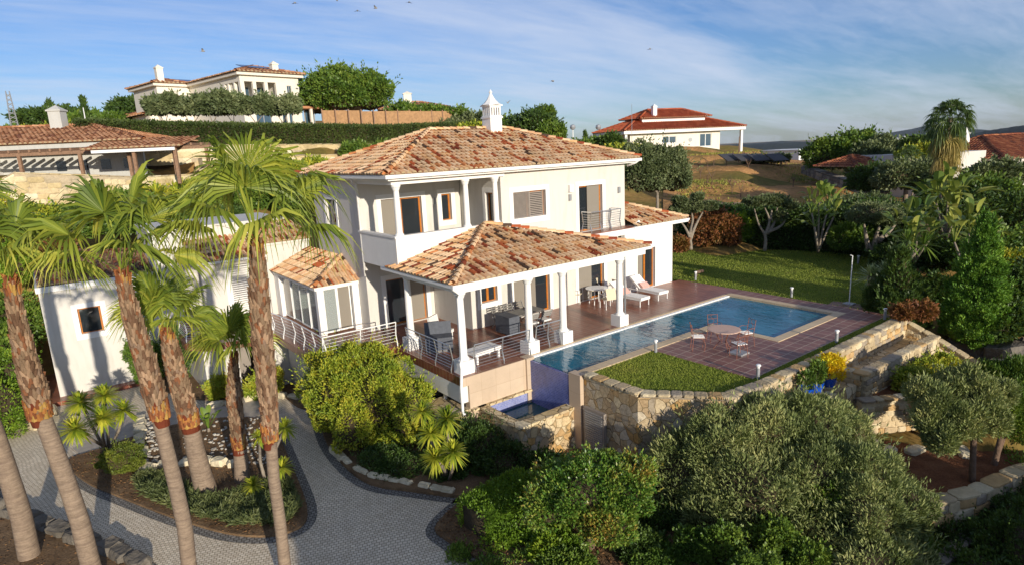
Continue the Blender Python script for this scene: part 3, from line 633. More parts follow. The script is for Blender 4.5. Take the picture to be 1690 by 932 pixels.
# dark interior blocks, painted black for the unlit rooms behind the windows
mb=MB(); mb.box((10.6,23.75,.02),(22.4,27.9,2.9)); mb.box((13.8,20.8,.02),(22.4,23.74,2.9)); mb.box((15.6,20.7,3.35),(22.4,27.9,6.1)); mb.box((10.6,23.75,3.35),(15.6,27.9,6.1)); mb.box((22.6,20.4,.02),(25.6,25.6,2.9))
mb.build('interior_shade','black',V)
for p0,u,op,sill in((FP,ex_,upW,True),(FP,ex_,upD,False),(LW,ly,loW,True),(BP,ex_,lD,False),(BP,ex_,lS,True),(LP,ly,lwin,True),(GP,ex_,gW,True),(GP,ex_,gD1,False),(GP,ex_,gD2,False),(AP,ex_,aD,False),(BP,ex_,gDL,False)):
    surround(V,p0,u,op,.2,sill,name='window_surround' if sill else 'door_surround')
window(V,FP,ex_,upD,name='balcony_door',panes=2,screen=(upD[0]+.62,upD[1]-.12))
window(V,LW,ly,loW,panes=1); window(V,BP,ex_,lS,panes=1)
window(V,BP,ex_,lD,name='sliding_door',panes=2,screen=(lD[0]+.05,lD[0]+.95))
window(V,LP,ly,lwin,panes=1,fr='greymetal')
window(V,GP,ex_,gW,panes=2); window(V,GP,ex_,gD1,name='sliding_door',screen=(gD1[0]+.05,gD1[0]+1.3)); window(V,GP,ex_,gD2,name='sliding_door',screen=(gD2[0]+.05,gD2[0]+.95))
window(V,AP,ex_,aD,name='sliding_door',screen=(aD[0]+.04,aD[0]+.5)); window(V,BP,ex_,gDL,name='sliding_door',screen=(gDL[0]+.95,gDL[1]-.08))
wn=window(V,FP,ex_,upW,panes=2,d=.17)
for a,b,dep,pa in((upW[0]+.02,upW[0]+.92,.05,.045),(upW[0]+.93,upW[1]-.12,.07,.075)):
    mb=MB(); z=upW[2]+.06
    while z<upW[3]-.04: plate(mb,FP,ex_,a,b,z,z+pa*.62,dep,dep+.02); z+=pa
    plate(mb,FP,ex_,a-.01,a+.03,upW[2]+.02,upW[3]-.01,dep-.01,dep+.03); plate(mb,FP,ex_,b-.03,b+.01,upW[2]+.02,upW[3]-.01,dep-.01,dep+.03)
    mb.build('louvred_shutter','louver',wn)
# wall lamps
for x,z in((18.95,4.95),(22.15,5.05)):
    mb=MB(); plate(mb,FP,ex_,x-15.15-.06,x-15.15+.06,z-.14,z+.14,-.1,0); mb.build('wall_lamp','greymetal',V)
mb=MB(); plate(mb,FP,ex_,19.0-15.15-.12,19.0-15.15+.12,5.2,5.5,-.14,0); mb.build('alarm_box','trim',V)
mb=MB(); plate(mb,BP,ex_,3.4,3.5,5.0,5.28,-.1,0); mb.build('wall_lamp','greymetal',V)
# main roof
ends=MB()
mr=hip_roof('main_roof',V,9.8,23.15,19.7,28.75,6.5,1.6/4.45,ends=ends)

mb=MB(); mb.box((9.95,19.85,6.28),(23.0,28.6,6.5))
for a,b in(((9.78,19.68,6.36),(23.2,19.84,6.49)),((9.78,19.84,6.36),(9.94,28.7,6.49)),((23.04,19.84,6.36),(23.2,28.7,6.49))): mb.box(a,b)
mb.box((10.2,20.15,6.12),(15.3,20.45,6.279)); mb.box((10.2,20.45,6.12),(10.4,23.3,6.279))
mb.build('gutter_and_fascia','white',V)
# chimney
ch=MB(); cx,cy=17.68,24.05
ch.box((cx-.33,cy-.33,7.8),(cx+.33,cy+.33,8.75)); ch.box((cx-.37,cy-.37,8.62),(cx+.37,cy+.37,8.70))
for i in range(5):
    for j in range(5):
        if i in(0,4) or j in(0,4): x=cx-.27+i*.135;y=cy-.27+j*.135; ch.box((x-.035,y-.035,8.75),(x+.035,y+.035,9.12))
ch.box((cx-.31,cy-.31,9.1),(cx+.31,cy+.31,9.17)); ch.box((cx-.38,cy-.38,9.17),(cx+.38,cy+.38,9.23))
ch.lathe([(.50,9.23),(.34,9.33),(.2,9.48),(.1,9.65),(.05,9.75),(.09,9.80),(.05,9.86),(.01,9.93)],(cx,cy,0),4 if 0 else 8)
cho=ch.build('chimney','trim',mr)
mb=MB(); mb.box((cx-.2,cy-.2,8.76),(cx+.2,cy+.2,9.09)); mb.build('flue','black',cho) if 0 else mb.build('flue','black',mr)
# loggia parapet & columns
mb=MB(); mb.box((10.2,20.15,3.0),(15.16,20.3,4.2)); mb.box((10.2,20.3,3.0),(10.35,23.3,4.2)); mb.box((10.15,20.1,4.2),(15.15,20.36,4.27)); mb.box((10.15,20.36,4.2),(10.4,23.3,4.27))
mb.build('parapet','white',V)
def column(parent,x,y,z0,z1,r=.13,ped=None,name='column'):
    mb=MB(); 
    if ped: mb.box((x-.25,y-.25,z0),(x+.25,y+.25,z0+ped)); z0+=ped
    mb.lathe([(r*1.55,0),(r*1.5,.05),(r*1.15,.09),(r*1.08,.14),(r*1.05,(z1-z0)*.5),(r*.92,z1-z0-.24),(r*1.1,z1-z0-.2),(r*1.35,z1-z0-.12),(r*1.6,z1-z0-.07),(r*1.6,z1-z0)],(x,y,z0),16)
    return mb.build(name,'trim',parent)
for x in(10.42,13.42,14.85): column(V,x,20.24,4.27,6.13,.11)
for x in(10.45,13.3,14.95,18.05): column(V,x,16.48,0,2.76,.125,.46)
column(V,10.45,20.05,0,2.9,.125,.46)
# porch beams and roof
mb=MB(); mb.box((10.25,16.32,2.74),(19.45,16.64,3.0)); mb.box((10.3,16.641,2.74),(10.6,20.3,3.0)); mb.box((19.2,16.641,2.74),(19.45,20.3,3.0)); mb.box((10.05,16.15,3.0),(19.5,20.3,3.04))
mb.box((9.95,16.05,2.98),(19.55,16.18,3.09)); mb.box((9.95,16.18,2.98),(10.1,21.1,3.09))
mb.build('porch_beam','trim',V)
mb=MB(); ends=MB(); a,b,apx=(9.97,16.07,3.1),(19.5,16.07,3.1),(14.2,20.15,4.27)
tile_plane(mb,[a,b,apx],ends=ends); tile_plane(mb,[(9.97,20.6,3.1),a,apx,(10.16,20.15,3.16)][0:1]+[a,apx],ends=ends); mb.add([b,(19.5,20.2,3.1),apx],[(0,1,2)])
ridge_tiles(mb,a,apx);ridge_tiles(mb,b,apx)
pr=mb.build('porch_roof',['tile','mortar'],V)
# annex roof
mb=MB(); ends=MB(); a,b,c=(22.65,19.42,3.3),(26.45,19.42,3.3),(22.65,23.2,4.65)
tile_plane(mb,[a,b,c],ends=ends); mb.add([b,(26.45,26.5,3.3),(22.65,23.2,4.65)],[(0,1,2)]); ridge_tiles(mb,b,c)
ar=mb.build('annex_roof',['tile','mortar'],V)
mb=MB(); mb.box((19.2,19.4,3.12),(26.5,26.4,3.27)); mb.box((22.3,19.35,3.2),(26.52,19.45,3.3)); mb.build('eave','trim',V)
mb=MB(); mb.box((19.25,19.45,3.271),(22.5,20.2,3.3)); mb.build('balcony_floor','terrace',V)
# pipes
def pipe(pts,r=.05,mat='trim',name='downpipe'): return MB().tube(pts,r,8).build(name,mat,V,smooth=True)
pipe([(9.9,23.0,6.38),(10.05,23.05,6.2),(10.22,23.18,6.1),(10.22,23.18,2.4)])
pipe([(9.98,16.1,2.98),(10.3,16.25,2.75),(10.22,16.22,2.6),(10.22,16.22,.6),(10.1,16.14,.45),(10.1,16.1,.3),(9.98,16.0,-.3),(9.98,16.0,-1.1),(9.98,15.9,-1.2)])
pipe([(18.18,16.3,2.8),(18.24,16.36,2.6),(18.24,16.36,.5)],.035,'greymetal'); pipe([(23.05,19.75,6.4),(22.9,19.85,6.28),(22.72,20.2,6.15)],.06)
for x in(22.72,): 
    mb=MB(); mb.tube([(x,19.75,3.35),(x+.25,19.7,3.5),(x+.45,19.75,3.35)],.06,8); mb.build('roof_gutter_bend','trim',V,smooth=True)
# railings
def railing(name,parent,path,h=.95,bars=6,out=.12,mat='metal',step=1.2,label=None):
    P=[A(p,float) for p in path]; o=MB(); 
    o.tube([p+ZZ*h for p in P],.022,6); cen=sum(P)/len(P)
    for i in range(bars): o.tube([p+ZZ*(h-.13-i*(h-.2)/bars) for p in P],.008,4,cap=False)
    ro=o.build(name,mat,parent)
    if label: ro['label']=label
    for i in range(len(P)-1):
        d=np.linalg.norm(P[i+1]-P[i]); k=max(1,round(d/step)); nn=unit(np.cross(ZZ,P[i+1]-P[i]))
        for j in range(k+(1 if i==len(P)-2 else 0)):
            q=P[i]+(P[i+1]-P[i])*j/k; s_=MB(); s_.tube([q,q+nn*.0+ZZ*.1,q+nn*.09+ZZ*.42,q+nn*.02+ZZ*(h-.1),q+ZZ*h],[.022,.024,.024,.022,.02],6); s_.build('post',mat,ro)
    return ro
railing('railing',V,[(10.1,20.0-.2,0),(10.1,16.75,0)],bars=7); railing('railing',V,[(10.72,16.2,0),(13.1,16.2,0)],bars=7); railing('railing',V,[(13.55,16.35,0),(14.7,16.35,0)],bars=7,step=.7)
railing('balcony_railing',V,[(19.6,20.15,3.3),(19.62,19.55,3.3),(21.5,19.5,3.3),(21.52,20.15,3.3)],bars=7,step=.7)
railing('railing',V,[(7.35,20.85,0),(10.2,20.75,0)],mat='whitemetal',bars=6); railing('railing',V,[(7.15,26.1,0),(7.35,24.1,0),(7.35,20.85,0)],mat='whitemetal',bars=6,step=.95)
railing('railing',V,[(4.1,29.4,0),(4.1,27.7,0),(4.7,26.85,0),(6.3,26.15,0),(7.15,26.1,0)],mat='whitemetal',bars=7)
# conservatory
mb=MB(); ends=MB(); a,b,c,d_=(8.35,29.7,2.1),(8.35,24.05,2.1),(10.28,25.6,2.95),(10.28,29.7,2.95)
tile_plane(mb,[a,b,c,d_],ends=ends); tile_plane(mb,[b,(10.28,24.05,2.1),c],ends=ends); ridge_tiles(mb,b,c)
cr=mb.build('conservatory_roof',['tile','mortar'],V)
mb=MB(); mb.box((8.4,24.1,1.95),(10.3,24.25,2.09)); mb.box((8.4,24.251,1.95),(8.55,29.6,2.09)); mb.box((8.52,24.22,-.1),(8.78,24.48,1.949)); mb.box((8.45,28.9,-.1),(8.7,29.5,1.949)); 
mb.box((10.0,24.12,-.1),(10.29,24.3,1.949)); mb.build('conservatory_frame','trim',V)
for p0,u,w_,k_ in(((8.78,24.32),(1,0),1.22,2),((8.6,28.9),(0,-1),4.42,4)):
    for i in range(k_):
        s0=w_*i/k_;s1=w_*(i+1)/k_; mb=MB(); d=.03*(i%2)
        plate(mb,p0,u,s0+.01,s0+.06,.05,1.94,d,d+.05);plate(mb,p0,u,s1-.06,s1-.01,.05,1.94,d,d+.05);plate(mb,p0,u,s0+.06,s1-.06,1.88,1.94,d,d+.05);plate(mb,p0,u,s0+.06,s1-.06,.05,.11,d,d+.05)
        fo=mb.build('sliding_glass_door','whitemetal',V); g=MB(); plate(g,p0,u,s0+.06,s1-.06,.11,1.88,d+.02,d+.03); g.build('pane','screen' if (i==k_-1 and k_==2) or (i==0 and k_==4) else 'clear',fo)
mb=MB(); mb.box((8.6,24.4,-.01),(10.28,29.5,.02)); mb.build('conservatory_floor','floorwood',V)
mb=MB(); s_=(10.28,28.9); plate(mb,s_,ly,1.2,3.4,.1,1.9,-.08,-.02); x=mb.build('inner_door','wood',V); g=MB(); plate(g,s_,ly,1.3,2.25,.2,1.8,-.09,-.081);plate(g,s_,ly,2.35,3.3,.2,1.8,-.09,-.081); g.build('pane','glass',x)
# upper little roof over the corridor and box wall behind
mb=MB(); mb.box((8.2,29.55,-.1),(10.29,31.2,3.4)); mb.box((3.9,31.6,0),(9.9,36,4.25)); mb.box((3.85,31.55,4.25),(9.95,36.05,4.36)); mb.box((8.1,29.45,3.3),(10.29,29.56,3.42)); mb.build('rear_wall','wall',V)
mb=MB();ends=MB(); tile_plane(mb,[(8.1,29.4,3.44),(10.29,29.4,3.44),(10.29,31.6,4.2),(8.1,31.6,4.2)],ends=ends); cr=mb.build('corridor_roof',['tile','mortar'],V)
mb=MB(); SP=(5.4,29.7); sw=(6.35-5.4,7.9-5.4,.25,2.6); wall(mb,SP,ex_,2.8,-.1,2.9,[sw]); mb.build('wall','wall',V)
mb=MB(); z=sw[2]+.05
while z<sw[3]: plate(mb,SP,ex_,sw[0]+.25,sw[1],z,z+.06,.05,.08); z+=.1
plate(mb,SP,ex_,sw[0],sw[0]+.25,sw[2],sw[3],.02,.08); mb.build('louvred_shutter','white',V)
mb=MB();ends=MB(); tile_plane(mb,[(5.2,29.3,2.95),(8.15,29.3,2.95),(8.15,31.6,3.75),(5.2,31.6,3.75)],ends=ends); cr=mb.build('link_roof',['tile','mortar'],V)
mb=MB(); mb.box((5.2,29.3,2.82),(8.2,29.7,2.93)); mb.build('eave','trim',V)
# left wing
mb=MB(); WP=(-.42,32.1); ww=(.77+.42,1.62+.42,.12,1.3); wall(mb,WP,ex_,6.4,-2.45,2.35,[ww]); mb.quad((-.42,32.1,-2.45),(-.42,40,-2.45),(-.42,40,2.35),(-.42,32.1,2.35)); mb.quad((5.98,32.1,-2.45),(5.98,40,-2.45),(5.98,40,2.35),(5.98,32.1,2.35)); mb.build('wing_wall','wall',V)
surround(V,WP,ex_,ww); window(V,WP,ex_,ww,panes=1)
mb=MB(); mb.box((-.5,32.03,2.2),(6.05,32.35,2.44)); mb.box((-.5,32.351,2.2),(-.3,40,2.44)); mb.box((5.85,32.351,2.2),(6.05,40,2.44)); mb.build('wing_cornice','trim',V)
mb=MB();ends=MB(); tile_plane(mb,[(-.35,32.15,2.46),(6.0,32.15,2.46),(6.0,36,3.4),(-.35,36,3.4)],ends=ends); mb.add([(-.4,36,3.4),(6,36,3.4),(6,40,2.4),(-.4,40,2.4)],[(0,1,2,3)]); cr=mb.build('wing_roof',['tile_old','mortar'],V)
mb=MB(); mb.box((-.3,35,-2.4),(5.8,36,2.2)); mb.build('interior_shade','black',V)  # black block painted in for the unlit room of the wing
mb=MB(); mb.prism([(-1.3,31.4),(1.5,31.6),(3.2,31.7),(3.2,32.09),(-.43,32.09),(-.43,38),(-1.6,38)],-2.72,-2.42); mb.build('tiled_plinth','terrace',V)
# deck under the conservatory side
deck=[(10.05,16.08),(10.05,20.7),(7.25,20.7),(7.2,26.0),(6.3,26.05),(4.6,26.75),(4.0,27.6),(4.0,32.0),(10.3,32.0),(10.3,23.3),(13.45,23.3),(13.45,20.35),(22.2,20.35),(22.2,19.9),(26.45,19.9),(26.45,16.3),(12.95,16.3),(12.95,16.08)]
mb=MB(); mb.prism(deck,-.30,0,bottom=True); kind(mb.build('terrace','terrace'))
inn=lambda d: [(10.07,16.1),(10.07,20.6),(7.35,20.6),(7.3,26.1),(6.3,26.15),(4.7,26.85),(4.1,27.7),(4.1,32.0),(10.2,32),(10.2,16.1)]
mb=MB(); mb.box((10.06,16.12,-.9),(10.3,20.6,-.301)); mb.build('deck_band','white',V)
mb=MB(); mb.box((10.25,16.3,-2.7),(12.9,23.4,-.31)); mb.build('basement_shade','black',V)  # solid black block: the dark of the openings put into its colour
mb=MB(); 
for y in(17.3,18.3,19.3): MB().box((10.1,y,-2.6),(10.2,y+.07,-.9)).build('mullion','white',V)
mb.box((10.06,20.2,-2.7),(10.3,20.6,-.9)); mb.build('basement_pier','white',V)
mb=MB(); mb.box((4.9,27.3,-2.7),(5.9,27.5,-.31)); mb.box((7.0,26.6,-2.7),(8.2,26.8,-.31)); mb.box((6.6,26.9,-2.7),(9.9,27.0,-.31)); mb.box((4.6,27.5,-2.7),(4.9,32,-.31)); mb.box((7.8,21.3,-2.7),(8,26.6,-.31)); mb.build('undercroft_wall','wall',V)
mb=MB(); mb.box((5.9,28.3,-2.7),(6.6,28.4,-.31)); mb.build('undercroft_door','louver',V)
mb=MB(); mb.box((10.3,16.03,-2.6),(12.88,16.29,-.301)); mb.box((10.02,16.03,-.30),(12.93,16.079,-.001)); mb.build('clad_wall','beige',V)
# ------------------------------------------------------------------ pool, spa, terraces
mb=MB(); # blocks around the water
POOL=[(12.95,13.88),(20.62,13.88),(20.62,11.28),(25.15,11.28),(25.15,16.05),(12.95,16.05)]
P=thing('swimming_pool','long L shaped swimming pool with limestone rim beside the terracotta terrace','pool',(19,14,0))
mb.prism(POOL,-.3,-.06,sides=False); mb.build('water','water',P)
mb=MB(); 
cz=.02
for a,b in(((12.9,13.5),(20.28,13.88)),((20.28,10.92),(20.62,13.88)),((20.62,10.92),(25.5,11.28)),((25.15,11.28),(25.5,16.25)),): mb.box((a[0],a[1],-.35),(b[0],b[1],cz))
mb.build('coping','coping',P)
mb=MB(); mb.box((12.98,16.05,-.3),(25.15,16.2,-.012)); mb.build('overflow_gutter','trim',P)
mb=MB(); mb.box((12.95,16.2,-.3),(25.15,16.32,.012)); mb.build('gutter_edge','coping',P)
mb=MB(); mb.box((12.86,14.0,-2.3),(12.949,15.95,-.07)); mb.build('mosaic_wall','mosaic',P)
mb=MB(); mb.box((12.7,15.95,-2.3),(13.05,16.33,.03)); mb.build('end_pillar','beigex',P); MB().box((12.85,13.45,-2.6),(13.15,13.98,.03)).build('end_pillar','beigex',P)
mb=MB(); mb.prism([(12.949,13.5),(26.4,13.5),(26.4,16.2),(12.949,16.2)],-2.6,-.36); mb.build('pool_basin','beigex',P)
# spa
Sp=thing('spa_pool','small square spa pool with blue mosaic sides below the long pool','spa',(11.8,15,-2.6))
mb=MB(); mb.prism([(10.95,14.2),(12.86,14.2),(12.86,16.0),(10.95,16.0)],-2,-1.62,sides=False); mb.build('water','spa_water',Sp)
mb=MB(); mb.box((10.9,16.0,-2.0),(12.86,16.029,-1.2)); mb.box((10.86,14.15,-2),(10.95,16.0,-1.2)); mb.box((10.9,14.1,-2),(12.86,14.2,-1.2)); mb.build('mosaic_lining','mosaicy',Sp)
mb=MB(); 
for a,b in(((10.6,13.75),(13.1,14.15)),((10.6,14.15),(10.9,16.03)),((9.4,16.03),(10.3,17.6)),((10.3,15.9),(12.86,16.03))): mb.box((a[0],a[1],-1.2),(b[0],b[1],-1.12))
mb.build('stone_rim','pale_stone',Sp)
mb=MB(); mb.box((10.63,13.78,-3.2),(13.1,14.1,-1.2)); mb.box((10.63,14.1,-3.2),(10.86,16.03,-1.2)); mb.box((9.45,16.06,-3.2),(10.24,17.0,-1.2)); mb.build('stone_wall','crazy',Sp)
# poolside terrace + slabs
mb=MB()
for a,b in(((16.5,9.65),(20.28,13.5)),((20.28,9.65),(25.5,10.92)),((25.5,9.65),(26.45,16.32))): mb.prism([(a[0],a[1]),(b[0],a[1]),(b[0],b[1]),(a[0],b[1])],-.3,0)
mb.prism([(26.45,10.6),(27.4,10.9),(27.2,12.2),(26.45,12.1)],-.3,-.004)
kind(mb.build('pool_terrace','stile'))
GW=[(13.15,13.5),(13.2,11.25),(14.75,9.35),(16.3,9.15),(20.0,9.05),(26.1,9.05)]
lawn1=[(13.2,13.49),(13.25,11.3),(14.8,9.4),(16.3,9.2),(26.0,9.1),(26.0,9.645),(16.495,9.645),(16.495,13.49)]
mb=MB(); mb.prism(lawn1,-2.6,-.02); kind(mb.build('lawn','lawn'))
lawn2=[(26.46,9.3),(28.5,9.7),(31,10.4),(34,11.8),(38,14.3),(38.8,17),(38,20),(36,23.5),(34.5,26),(33,29),(26,31),(24,31),(24,20.5),(26.46,20.4)]
mb=MB(); mb.prism([tuple(p[:2]) for p in catmull([(*p,0) for p in lawn2[:10]],4)]+lawn2[10:],-.8,-.03); kind(mb.build('lawn','lawn'))
path2=catmull([(38.2,13.2,0),(40,17,0),(39.2,21,0),(37.2,25,0),(35,29,0),(34,32,0)],4)
mb=MB(); 
for i in range(len(path2)-1):
    a,b=path2[i],path2[i+1]; mb.prism([(a[0]-1.6,a[1]-.3),(b[0]-1.6,b[1]-.3),(b[0]+.9,b[1]+.3),(a[0]+.9,a[1]+.3)][::-1],-.8,-.06)
kind(mb.build('border_soil','redsoil'))
# grass blades over the lawns
def blades(name,poly,n,h,z,mat='lawnblade'):
    from mathutils.geometry import intersect_point_line
    P=np.array([p[:2] for p in poly]); lo=P.min(0);hi=P.max(0); pts=rng.uniform(lo,hi,(n*2,2)); ins=np.zeros(len(pts),bool); j=len(P)-1
    for i in range(len(P)):
        c=((P[i,1]>pts[:,1])!=(P[j,1]>pts[:,1]))&(pts[:,0]<(P[j,0]-P[i,0])*(pts[:,1]-P[i,1])/(P[j,1]-P[i,1]+1e-12)+P[i,0]); ins^=c; j=i
    pts=pts[ins][:n]; p=np.column_stack([pts,np.full(len(pts),z)]); d=rdirs(len(p))*.5; d[:,2]=abs(d[:,2])+.8
    V_,F_=leaves(p,d,h,h*.28); return kind(npmesh(name,V_,F_,mat),'stuff')
LEAFS_DUMMY=0
M['lawnblade']=leaf('grass_blades',[rgb('66762a'),rgb('7d8a34'),rgb('989a42')],.25,.6,.5)
tag(blades('grass',lawn1,30000,.05,-.02),'short green grass of the lawn between the pool and the garden wall','grass')
tag(blades('grass',lawn2,46000,.07,-.03),'short green grass of the long lawn behind the pool terrace','grass')
# dry stone walls of single blocks
def stonewall(name,label,path,h,t=.38,bw=.34,bh=.19,mat='rubble',cop=True,cat='wall',group=None,z1=None,jit=.1,core=True,zt=None):
    """path points (x,y,ztop); wall goes down by h"""
    P=[A(p,float) for p in path]; mb=MB(); base=(P[0][0],P[0][1],P[0][2]-h)
    for i in range(len(P)-1):
        a,b=P[i],P[i+1]; d=b-a; Lh=math.hypot(d[0],d[1]); u=A([d[0]/Lh,d[1]/Lh,0]); rz=math.atan2(d[1],d[0]); n_=A([-u[1],u[0],0])
        if core:
            c0=[a-n_*t*.42,b-n_*t*.42,b+n_*t*.42,a+n_*t*.42]; mb.add([p-ZZ*.03 for p in c0]+[p-ZZ*h for p in c0],[(0,1,2,3),(0,4,5,1),(1,5,6,2),(2,6,7,3),(3,7,4,0)])
        rows=int(h/bh); 
        for side in(-1,1):
            for r in range(rows):
                s_=-random.uniform(0,bw*.5)
                while s_<Lh:
                    w_=bw*random.uniform(.6,1.5); c=min(s_+w_/2,Lh); zt_=a[2]+(b[2]-a[2])*c/Lh; ww_=min(w_,Lh-s_+.05)
                    if ww_>.06:
                        p=a+u*(s_+ww_/2)+n_*side*(t/2-.05+random.uniform(-.02,.02)); mb.stone((p[0],p[1],zt_-h+(r+.5)*bh),(ww_-.012,.14,bh-.01),rz,jit)
                    s_+=w_
        if cop:
            s_=0; sl=math.atan2(b[2]-a[2],Lh)
            while s_<Lh:
                w_=bw*random.uniform(.8,1.5); p=a+d*min((s_+w_/2)/Lh,1); n0=len(mb.v); mb.stone((p[0],p[1],p[2]+.02+random.uniform(-.008,.008)),(w_-.01,t+.05,.09),rz,.08); s_+=w_
                if abs(sl)>.05:
                    for q in range(n0,len(mb.v)): v_=mb.v[q]; mb.v[q]=(v_[0],v_[1],v_[2]+math.tan(sl)*((v_[0]-p[0])*u[0]+(v_[1]-p[1])*u[1]))
    return tag(mb.build(name,mat,None,base),label,cat,group)
stonewall('garden_wall','long pale stone retaining wall edging the lawn and the pool terrace',[(x,y-.02,.06) for x,y in GW[2:]],2.2,.36,.34,.2,jit=.2)
stonewall('wall_coping','row of flat stones capping the crazy stone wall beside the front lawn',[(13.12,13.4,.04),(13.12,11.2,.04),(14.72,9.3,.04)],.1,.36,.34,.2)
mb=MB(); P_=[(13.0,13.42),(12.95,11.15),(14.62,9.15)]
for i in range(2): 
    a,b=P_[i],P_[i+1]; u=unit([b[0]-a[0],b[1]-a[1],0]); nn=A([u[1],-u[0]]) ; mb.prism([(a[0]+nn[0]*.0,a[1]+nn[1]*.0),(b[0],b[1]),(b[0]-nn[0]*.3,b[1]-nn[1]*.3),(a[0]-nn[0]*.3,a[1]-nn[1]*.3)],-3.2,-.03)
tag(mb.build('retaining_wall','crazy',None,(13.1,12,-3.2)),'irregular crazy stone retaining wall between the blue mosaic spa and the lawn','wall')
# pump room door
t_=thing('pump_room_door','grey louvred metal door low in the stone wall right of the spa','door',(13.02,13.0,-2.7))
mb=MB(); mb.box((12.84,12.42,-2.7),(12.96,13.32,-.95)); mb.build('panel','louver',t_)
mb=MB(); 
for i in range(16): mb.box((12.82,12.5,-2.2+i*.075),(12.84,13.24,-2.2+i*.075+.03))
mb.build('louvre','greymetal',t_)
# lower walk between walls
mb=MB(); mb.prism([(20.2,8.0),(26.0,7.7),(26.0,8.9),(20.2,8.9)],-1.4,-.66); kind(mb.build('walkway','pale_stone'))
mb=MB(); mb.prism([(17.3,8.2),(19.9,8.0),(19.9,8.9),(17.3,8.9)],-2.4,-.66); tag(mb.build('stone_ledge','pale_stone',None,(18.5,8.5,-2.4)),'stone ledge below the lawn wall carrying three blue pots','ledge')
stonewall('low_wall','stone parapet in front of the sunken walkway below the pool terrace',[(19.95,8.85,-.3),(20.0,7.95,-.32),(22.8,7.85,-.32),(25.5,7.75,-.32)],1.9,.34)
stonewall('bed_wall','low stone wall holding the shrub bed below the sunken walkway',[(19.5,7.75,-1.05),(20.8,6.95,-1.05),(22.4,6.1,-1.05)],1.1,.32)
mb=MB(); mb.prism([(20.1,7.8),(21.0,6.95),(22.6,6.2),(25.5,6.5),(25.5,7.6),(22.8,7.8)],-2.2,-1.12); kind(mb.build('planting_bed','redsoil'))
stonewall('stair_wall','sloping stone wall running down beside the garden steps at the pool corner',[(26.1,9.2,.06),(26.15,7.5,-.72),(26.2,6.1,-1.42),(26.3,4.8,-2.0)],1.6,.36,.34,.18)
stonewall('stair_wall','shorter sloping stone kerb on the inner side of the garden steps',[(25.55,7.7,-.75),(25.4,6.6,-1.45),(25.3,5.6,-2.0)],1.2,.28,.34,.18)
st=MB()
for i in range(7): st.box((25.6,8.3-i*.4,-2.6),(26.0,8.7-i*.4,-.75-i*.19))
tag(st.build('garden_steps','pale_stone',None,(25.8,7.5,-2.6)),'narrow stone steps between two sloping stone walls','steps')
# lower right bed wall (big blocks)
stonewall('block_wall','dry wall of large cream blocks holding the reddish bed at lower right',[(15.9,6.0,-2.35),(17.1,5.0,-2.35),(18.6,4.35,-2.3),(20.5,3.9,-2.25),(23.5,2.6,-2.2)],1.5,.4,.6,.3,jit=.2)
mb=MB(); mb.prism([(15.9,6.15),(17.1,5.15),(18.6,4.5),(20.5,4.05),(23.5,2.8),(27,4),(26,6.4),(22.5,6.0),(20.7,6.8),(19.3,7.6),(17,8.4)],-3.4,-2.4); kind(mb.build('planting_bed','redsoil'))
for i,(px,py,s_,g) in enumerate([(1415,738,.35,0),(1510,742,.5,0),(1468,745,.5,0),(1590,745,.5,0),(1440,725,.3,0),(1560,738,.35,0)]):
    p=G(px,py,-2.35); mb=MB(); mb.stone(p,(s_*1.4,s_*.7,s_*.35),-.6+.4*i,.25)
    tag(mb.build('flat_rock','boulder',None,tuple(p-ZZ*.1)),'flat pale stepping rock half sunk in the reddish bed','rock','flat rocks in the reddish bed')
mb=MB(); p=G(1490,708,-2.35)
for i in range(9): q=p+A([rng.uniform(-.4,.4),rng.uniform(-.2,.2),.08]); mb.lathe([(.02,0),(.11,.04),(.13,.1),(.08,.16),(.02,.18)],q,8)
tag(mb.build('terracotta_stones',plain('terracotta_lump',rgb('9c4a30'),.9,.2,10,.4),None,tuple(p)),'heap of rust red round stones on the reddish bed','stones')
# grey rocks right of conifer
for i,(px,py,s_) in enumerate([(1590,545,1.0),(1625,535,1.3),(1655,520,1.2),(1600,575,1.1),(1640,570,1.5),(1675,590,1.2),(1660,548,1.1),(1690,560,1.4),(1615,515,.8),(1635,500,.7),(1668,615,1.0)]):
    p=G(px,py,-1.3); mb=MB(); mb.stone(p,(s_*1.3,s_*.9,s_*.8),.5*i,.35); mb.stone(p+A([.3,.2,-.3])*s_,(s_,s_*.9,s_*.7),.7*i,.35)
    tag(mb.build('boulder','greyrock',None,tuple(p-ZZ*.4)),'shaded grey boulder in the rock slope right of the tall conifer','rock','grey boulders right of the conifer')
